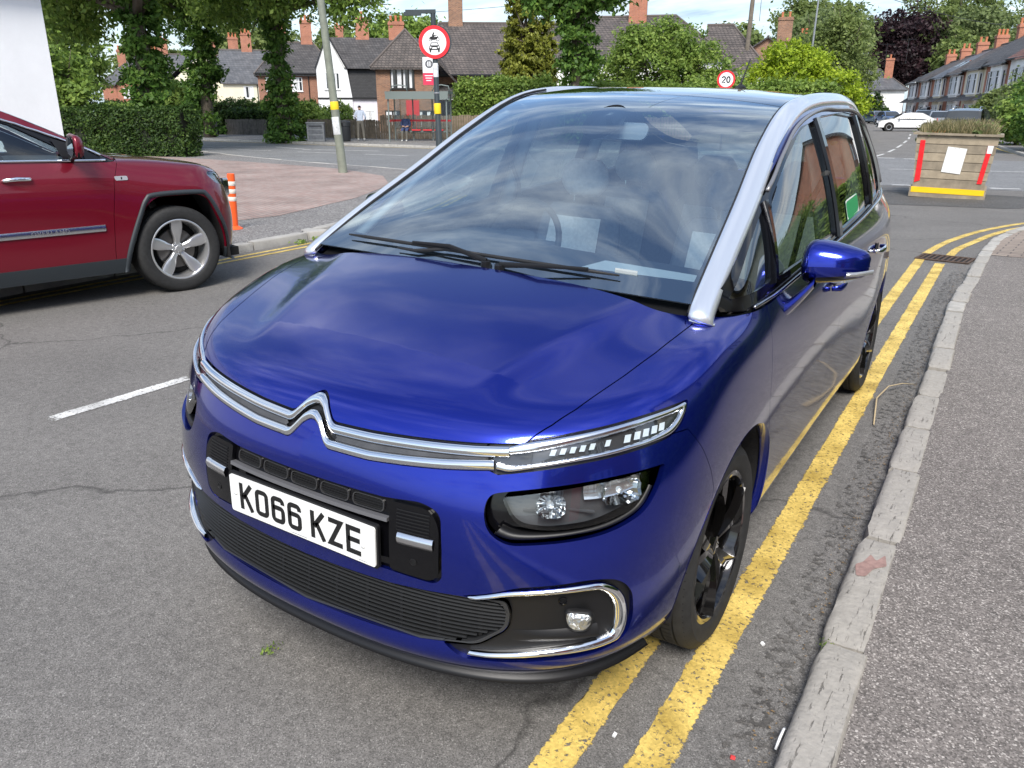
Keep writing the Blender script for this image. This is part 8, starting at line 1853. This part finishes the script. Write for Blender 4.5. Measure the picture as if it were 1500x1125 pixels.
# timber planter closing the road mouth
TIM = mat('weathered timber', (.33, .27, .19), .85, noise=(5, .28, 8), bump=(25, .5, .006)); TIM2 = mat('darker weathered timber', (.26, .215, .155), .85, noise=(5, .3, 8), bump=(25, .5, .006)); TAPE = mat('red reflective tape', (.80, .015, .02), .3, coat=.4, bump=(9, .4, .02)); YT = mat('yellow tape', (.88, .56, .01), .35, coat=.3, bump=(9, .4, .02))
pl0 = empty('timber_planter', (.37, 16.55, 0), R_(1.5), 'timber planter with red tapes, blank white notice and yellow strip closing the road', 'planter'); pl0.rotation_euler.y = radians(1.2)
hw = .70; nb = 6; z0, z1 = .20, 1.16
for k in range(nb):
    a = z0+(z1-z0)*k/nb; c = a+(z1-z0)/nb-.010; w0 = .62+.085*(k/nb)
    for yy in (0, 1.15): MB().box(-w0, w0, yy, yy+.045, a, c).build('board', TIM if k % 2 else TIM2, pl0)
    for sx in (-1, 1): MB().box(sx*w0, sx*(w0-.045), .047+(.03 if k % 2 else 0), 1.148-(.03 if k % 2 else 0), a, c).build('board', TIM2 if k % 2 else TIM, pl0)
MB().box(-.76, .76, -.05, .09, 1.16, 1.20).box(-.76, .76, 1.10, 1.25, 1.16, 1.20).box(-.76, -.64, .09, 1.10, 1.16, 1.20).box(.64, .76, .09, 1.10, 1.16, 1.20).build('top_rail', TIM2, pl0)
MB().box(-.66, .66, -.03, 1.2, .0, .19).build('plinth', TIM2, pl0)
for sx in (-1, 1): MB().prism([(sx*.555, .30), (sx*.475, .30), (sx*.535, 1.00), (sx*.615, 1.00)] if sx > 0 else [(-.60, .27), (-.505, .31), (-.53, 1.06), (-.615, 1.06)], 'Y', -.012, -.003).build('red_tape', TAPE, pl0)
MB().prism([(.535, .86), (.62, .86), (.63, 1.0), (.535, 1.0)], 'Y', -.016, -.013).build('white_tape', SW, pl0)
MB().box(-.63, .63, -.036, -.028, .085, .19).build('yellow_strip', YT, pl0); MB().box(-.63, .63, -.02, -.0, .19, .2).build('strip_batten', TIM2, pl0)
MB().obox((.02, -.008, .71), (.33, .010, .47), (0, radians(5), 0)).build('notice_board', mat('white board', (.80, .80, .77), .5, noise=(7, .05)), pl0)
for x, z in ((-.07, .93), (.0, .93), (.07, .93), (.05, .50), (-.02, .50)): MB().lathe([(.008, -.016), (.006, -.013)], 8, 'Y', (x, 0, z)).build('screw', GUT, pl0)
MB().box(-.60, .60, .05, 1.14, .9, 1.10).build('soil', mat('soil', (.05, .035, .025), .95), pl0)
rg = np.random.RandomState(9); V = []; F = []; vv = []
for i in range(2600):
    x, y = rg.uniform(-.62, .62), rg.uniform(.06, 1.1); h = rg.uniform(.12, .42)*(1 if abs(x) < .5 else .8); dx_, dy_ = rg.randn(2)*h*.35; w = .006; k = len(V)
    V += [(x-w, y, 1.08), (x+w, y, 1.08), (x+dx_*.5+w, y+dy_*.5, 1.08+h*.6), (x+dx_*.5-w, y+dy_*.5, 1.08+h*.6), (x+dx_, y+dy_, 1.08+h)]; F += [(k, k+1, k+2, k+3), (k+3, k+2, k+4)]; c_ = rg.rand(); vv += [c_, c_]
g_ = mesh_obj('dry_grasses', V, F, leafm('dry grass', (.12, .13, .05), (.25, .22, .11), (.45, .36, .20)))
a_ = g_.data.attributes.new('v', 'FLOAT', 'FACE'); a_.data.foreach_set('value', np.array(vv, np.float32)); g_.location = (.37, 16.55, .0); tag(g_, 'dry seedy grasses growing out of the timber planter', 'plants', kind='stuff')
P, R = blob_points([(-.25,.5,1.16,.4,.4,.14),(.3,.5,1.18,.35,.4,.16)], 1800, 4, .5, None, .08); lf_ = leaf_mesh('planter_foliage', P, R, .05, LG7, None, 5); lf_.location = (.37, 16.55, 0); tag(lf_, 'small grey green herbs low in the timber planter', 'plants', kind='stuff')
P, R = blob_points([(-.35,.15,1.18,.16,.1,.05)], 160, 6, .5, None, .04); lf_ = leaf_mesh('orange_flowers', P, R, .05, leafm('orange petal', (.5, .15, .03), (.7, .28, .05), (.8, .45, .12)), None, 7); lf_.location = (.37, 16.55, 0); tag(lf_, 'orange flowers at the front left of the timber planter', 'flowers', kind='stuff')
# gully grate between the yellow lines
b = empty('gully_grate', (.93, 9.08, .003), R_(-8), 'iron drain grate set between the yellow lines at the bend', 'drain'); IRON = mat('rusty iron', (.10, .065, .045), .8, .4, noise=(30, .4))
mb = MB(); mb.box(-.26, .26, -.19, .19, .0, .003); mb.build('pit', mat('pit black', (.004, .004, .004), .9), b)
mb = MB(); mb.box(-.28, .28, -.21, -.17, .0035, .013).box(-.28, .28, .17, .21, .0035, .013).box(-.28, -.25, -.17, .17, .0035, .013).box(.25, .28, -.17, .17, .0035, .013).build('frame', IRON, b)
for k in range(9): MB().box(-.225+.055*k-.011, -.225+.055*k+.011, -.168, .168, .0035, .011).build('bar', IRON, b)
# twig, paint drip, pebbles
tag(MB().tube([(1.03, 3.15, .01), (.985, 3.55, .03), (1.02, 3.75, .05), (1.08, 3.90, .035), (1.14, 3.97, .02)], [.004, .005, .004, .003, .002], 6).build('twig', mat('pale twig', (.42, .33, .2), .8), smooth=True), 'pale curved twig lying in the gutter by the kerb', 'twig')
tag(sheet('paint_drip', [tuple(p) for p in rounded([(1.215,1.42),(1.245,1.43),(1.262,1.50),(1.30,1.54),(1.285,1.62),(1.262,1.56),(1.238,1.60),(1.222,1.53),(1.200,1.50)], .012, 4)], .0675, mat('dull red paint', (.30, .19, .165), .8, noise=(40, .3)), None), 'dull red paint splash on the kerb stone near the front wheel', 'paint splash')
for k, (x, y, lab) in enumerate(((.78, .34, 'white chip of stone between the yellow lines near the bumper'), (1.02, .95, 'white chip of stone beside the front wheel'), (1.08, .43, 'small red chip near the kerb at the bottom of the picture'))):
    tag(MB().obox((x, y, .005), (.009, .012, .008), (.2, .3, k)).build('chip', mat('red chip', (.7, .05, .05), .5) if k == 2 else SW), lab, 'stone chip', 'loose chips on the road')
mb = MB().tube([(1.172, .50, .02), (1.176, .52, .045), (1.178, .55, .05), (1.176, .58, .03)], .004, 5); tag(mb.build('paint_flake', SW, smooth=True), 'white flake of old sealant hanging on the kerb edge', 'flake')
# ================================================================== PEOPLE
def skin_figure(name, label, bones, mats, parent_loc, rz, faces=None, level=2):
    """one continuous body; bones: list of (a, b) index pairs over joints {name:(x,y,z,r)}"""
    J, E = bones; keys = list(J); me = bpy.data.meshes.new(name); me.from_pydata([J[k][:3] for k in keys], [(keys.index(a), keys.index(c)) for a, c in E], []); o = bpy.data.objects.new(name, me); COL.objects.link(o)
    md = o.modifiers.new('skin', 'SKIN'); sv = me.skin_vertices[0].data
    for i, k in enumerate(keys): r = J[k][3]; sv[i].radius = (r, r if len(J[k]) < 5 else J[k][4]); sv[i].use_root = (k == 'pelvis')
    md.use_smooth_shade = True; o.modifiers.new('sub', 'SUBSURF').levels = level
    dg = bpy.context.evaluated_depsgraph_get(); dg.update(); m2 = bpy.data.meshes.new_from_object(o.evaluated_get(dg)); bpy.data.objects.remove(o); o = bpy.data.objects.new(name, m2); COL.objects.link(o)
    for m in mats: m2.materials.append(m)
    o.location = parent_loc; o.rotation_euler.z = rz; tag(o, label, 'person')
    return o
SKIN = mat('skin', (.50, .30, .21), .6); SHIRT = mat('pale blue shirt', (.50, .56, .66), .85, noise=(20, .1)); TROU = mat('grey brown trousers', (.13, .12, .10), .9, noise=(20, .2)); SHOE = mat('pale shoe', (.62, .62, .6), .7); HAIR = mat('dark hair', (.025, .018, .014), .8); NAVY = mat('patterned navy coat', (.04, .06, .14), .9, noise=(25, .9)); HAIR2 = mat('brown grey hair', (.16, .12, .085), .8)
J = {'pelvis': (0, 0, .98, .15, .12), 'waist': (0, 0, 1.10, .155, .11), 'chest': (0, .02, 1.32, .185, .12), 'neck0': (0, .02, 1.46, .08), 'neck': (0, .03, 1.52, .055), 'head': (0, .045, 1.63, .088, .10), 'crown': (0, .04, 1.71, .07),
     'shl': (-.17, .02, 1.42, .07), 'ell': (-.27, -.02, 1.17, .048), 'wrl': (-.20, .16, 1.05, .034), 'hal': (-.16, .24, 1.06, .036), 'shr': (.17, .02, 1.42, .07), 'elr': (.28, -.01, 1.16, .048), 'wrr': (.24, .14, 1.02, .034), 'har': (.20, .22, 1.02, .036),
     'hil': (-.09, 0, .90, .105), 'knl': (-.12, .01, .50, .072), 'anl': (-.13, -.02, .10, .052), 'tol': (-.15, .12, .05, .045), 'hir': (.09, 0, .90, .105), 'knr': (.13, .03, .50, .072), 'anr': (.16, .0, .10, .052), 'tor': (.19, .14, .05, .045)}
E_ = [('pelvis','waist'),('waist','chest'),('chest','neck0'),('neck0','neck'),('neck','head'),('head','crown'),('chest','shl'),('shl','ell'),('ell','wrl'),('wrl','hal'),('chest','shr'),('shr','elr'),('elr','wrr'),('wrr','har'),('pelvis','hil'),('hil','knl'),('knl','anl'),('anl','tol'),('pelvis','hir'),('hir','knr'),('knr','anr'),('anr','tor')]
man = skin_figure('person', 'man in pale blue shirt and grey trousers standing beside the litter bin', (J, E_), [SHIRT, TROU, SKIN, SHOE, HAIR], (-27.0, 30.5, .1), R_(38))
for p in man.data.polygons:
    z = p.center.z; x = p.center.x; y = p.center.y
    p.material_index = 3 if z < .13 else 1 if z < .99 and not (abs(x) > .17 and z > .95) else 4 if z > 1.60 and (y < .07 or z > 1.69) else 2 if (z > 1.485 or (y > .10 and 1.0 < z < 1.12) or (y > .09 and z < 1.12 and z > .98)) else 0
def fingers(par, at_, side_):
    for k in range(5):
        a = Vector(at_)+Vector(((k-2)*.016*side_, .0, 0)); f = MB().tube([a, a+Vector(((k-2)*.003, .035, -.01)), a+Vector((0, .05, -.035-(.006 if k in (0, 4) else 0)))], [.009, .008, .006], 6).build('finger', SKIN, par, smooth=True)
fingers(man, (-.16, .25, 1.06), 1); fingers(man, (.20, .23, 1.02), 1)
MB().lathe([(0, -.012), (.018, -.006), (.014, .012), (0, .02)], 8, 'Z', (0, .155, 1.62)).build('nose', SKIN, man, smooth=True)
for s_ in (-1, 1): MB().lathe([(0, -.02), (.012, -.01), (.014, .01), (0, .022)], 8, 'Z', (s_*.09, .045, 1.62)).build('ear', SKIN, man, smooth=True)
J2 = {'pelvis': (0, 0, .62, .17, .15), 'waist': (0, -.02, .76, .16, .13), 'chest': (0, .0, .96, .18, .13), 'neck0': (0, .02, 1.09, .08), 'neck': (0, .03, 1.14, .055), 'head': (0, .05, 1.25, .09, .10), 'crown': (0, .04, 1.33, .07), 'shl': (-.17, .01, 1.05, .07), 'ell': (-.24, .05, .82, .055), 'wrl': (-.12, .22, .74, .036), 'hal': (-.05, .27, .74, .038), 'shr': (.17, .01, 1.05, .07), 'elr': (.24, .05, .82, .055), 'wrr': (.12, .22, .74, .036), 'har': (.05, .27, .76, .038),
      'hil': (-.10, .08, .62, .11), 'knl': (-.11, .46, .58, .08), 'anl': (-.11, .46, .12, .05), 'tol': (-.11, .60, .05, .045), 'hir': (.10, .08, .62, .11), 'knr': (.11, .46, .58, .08), 'anr': (.11, .50, .12, .05), 'tor': (.11, .64, .05, .045)}
wo = skin_figure('person', 'person in a patterned navy coat sitting on the red seats inside the shelter', (J2, E_), [NAVY, SHOE, SKIN, HAIR2, TROU], (0, 0, 0), 0)
wo.location = Matrix.Rotation(R_(27), 4, 'Z') @ Vector((.62, 1.08, 0))+Vector((-25.55, 31.0, .06)); wo.rotation_euler.z = R_(27+180)
for p in wo.data.polygons:
    z, y = p.center.z, p.center.y; p.material_index = 1 if z < .10 else 4 if z < .54 else 3 if z > 1.22 and (y < .09 or z > 1.31) else 2 if z > 1.12 or (y > .21 and .70 < z < .79) else 0
fingers(wo, (-.05, .29, .74), 1); fingers(wo, (.05, .29, .76), 1)
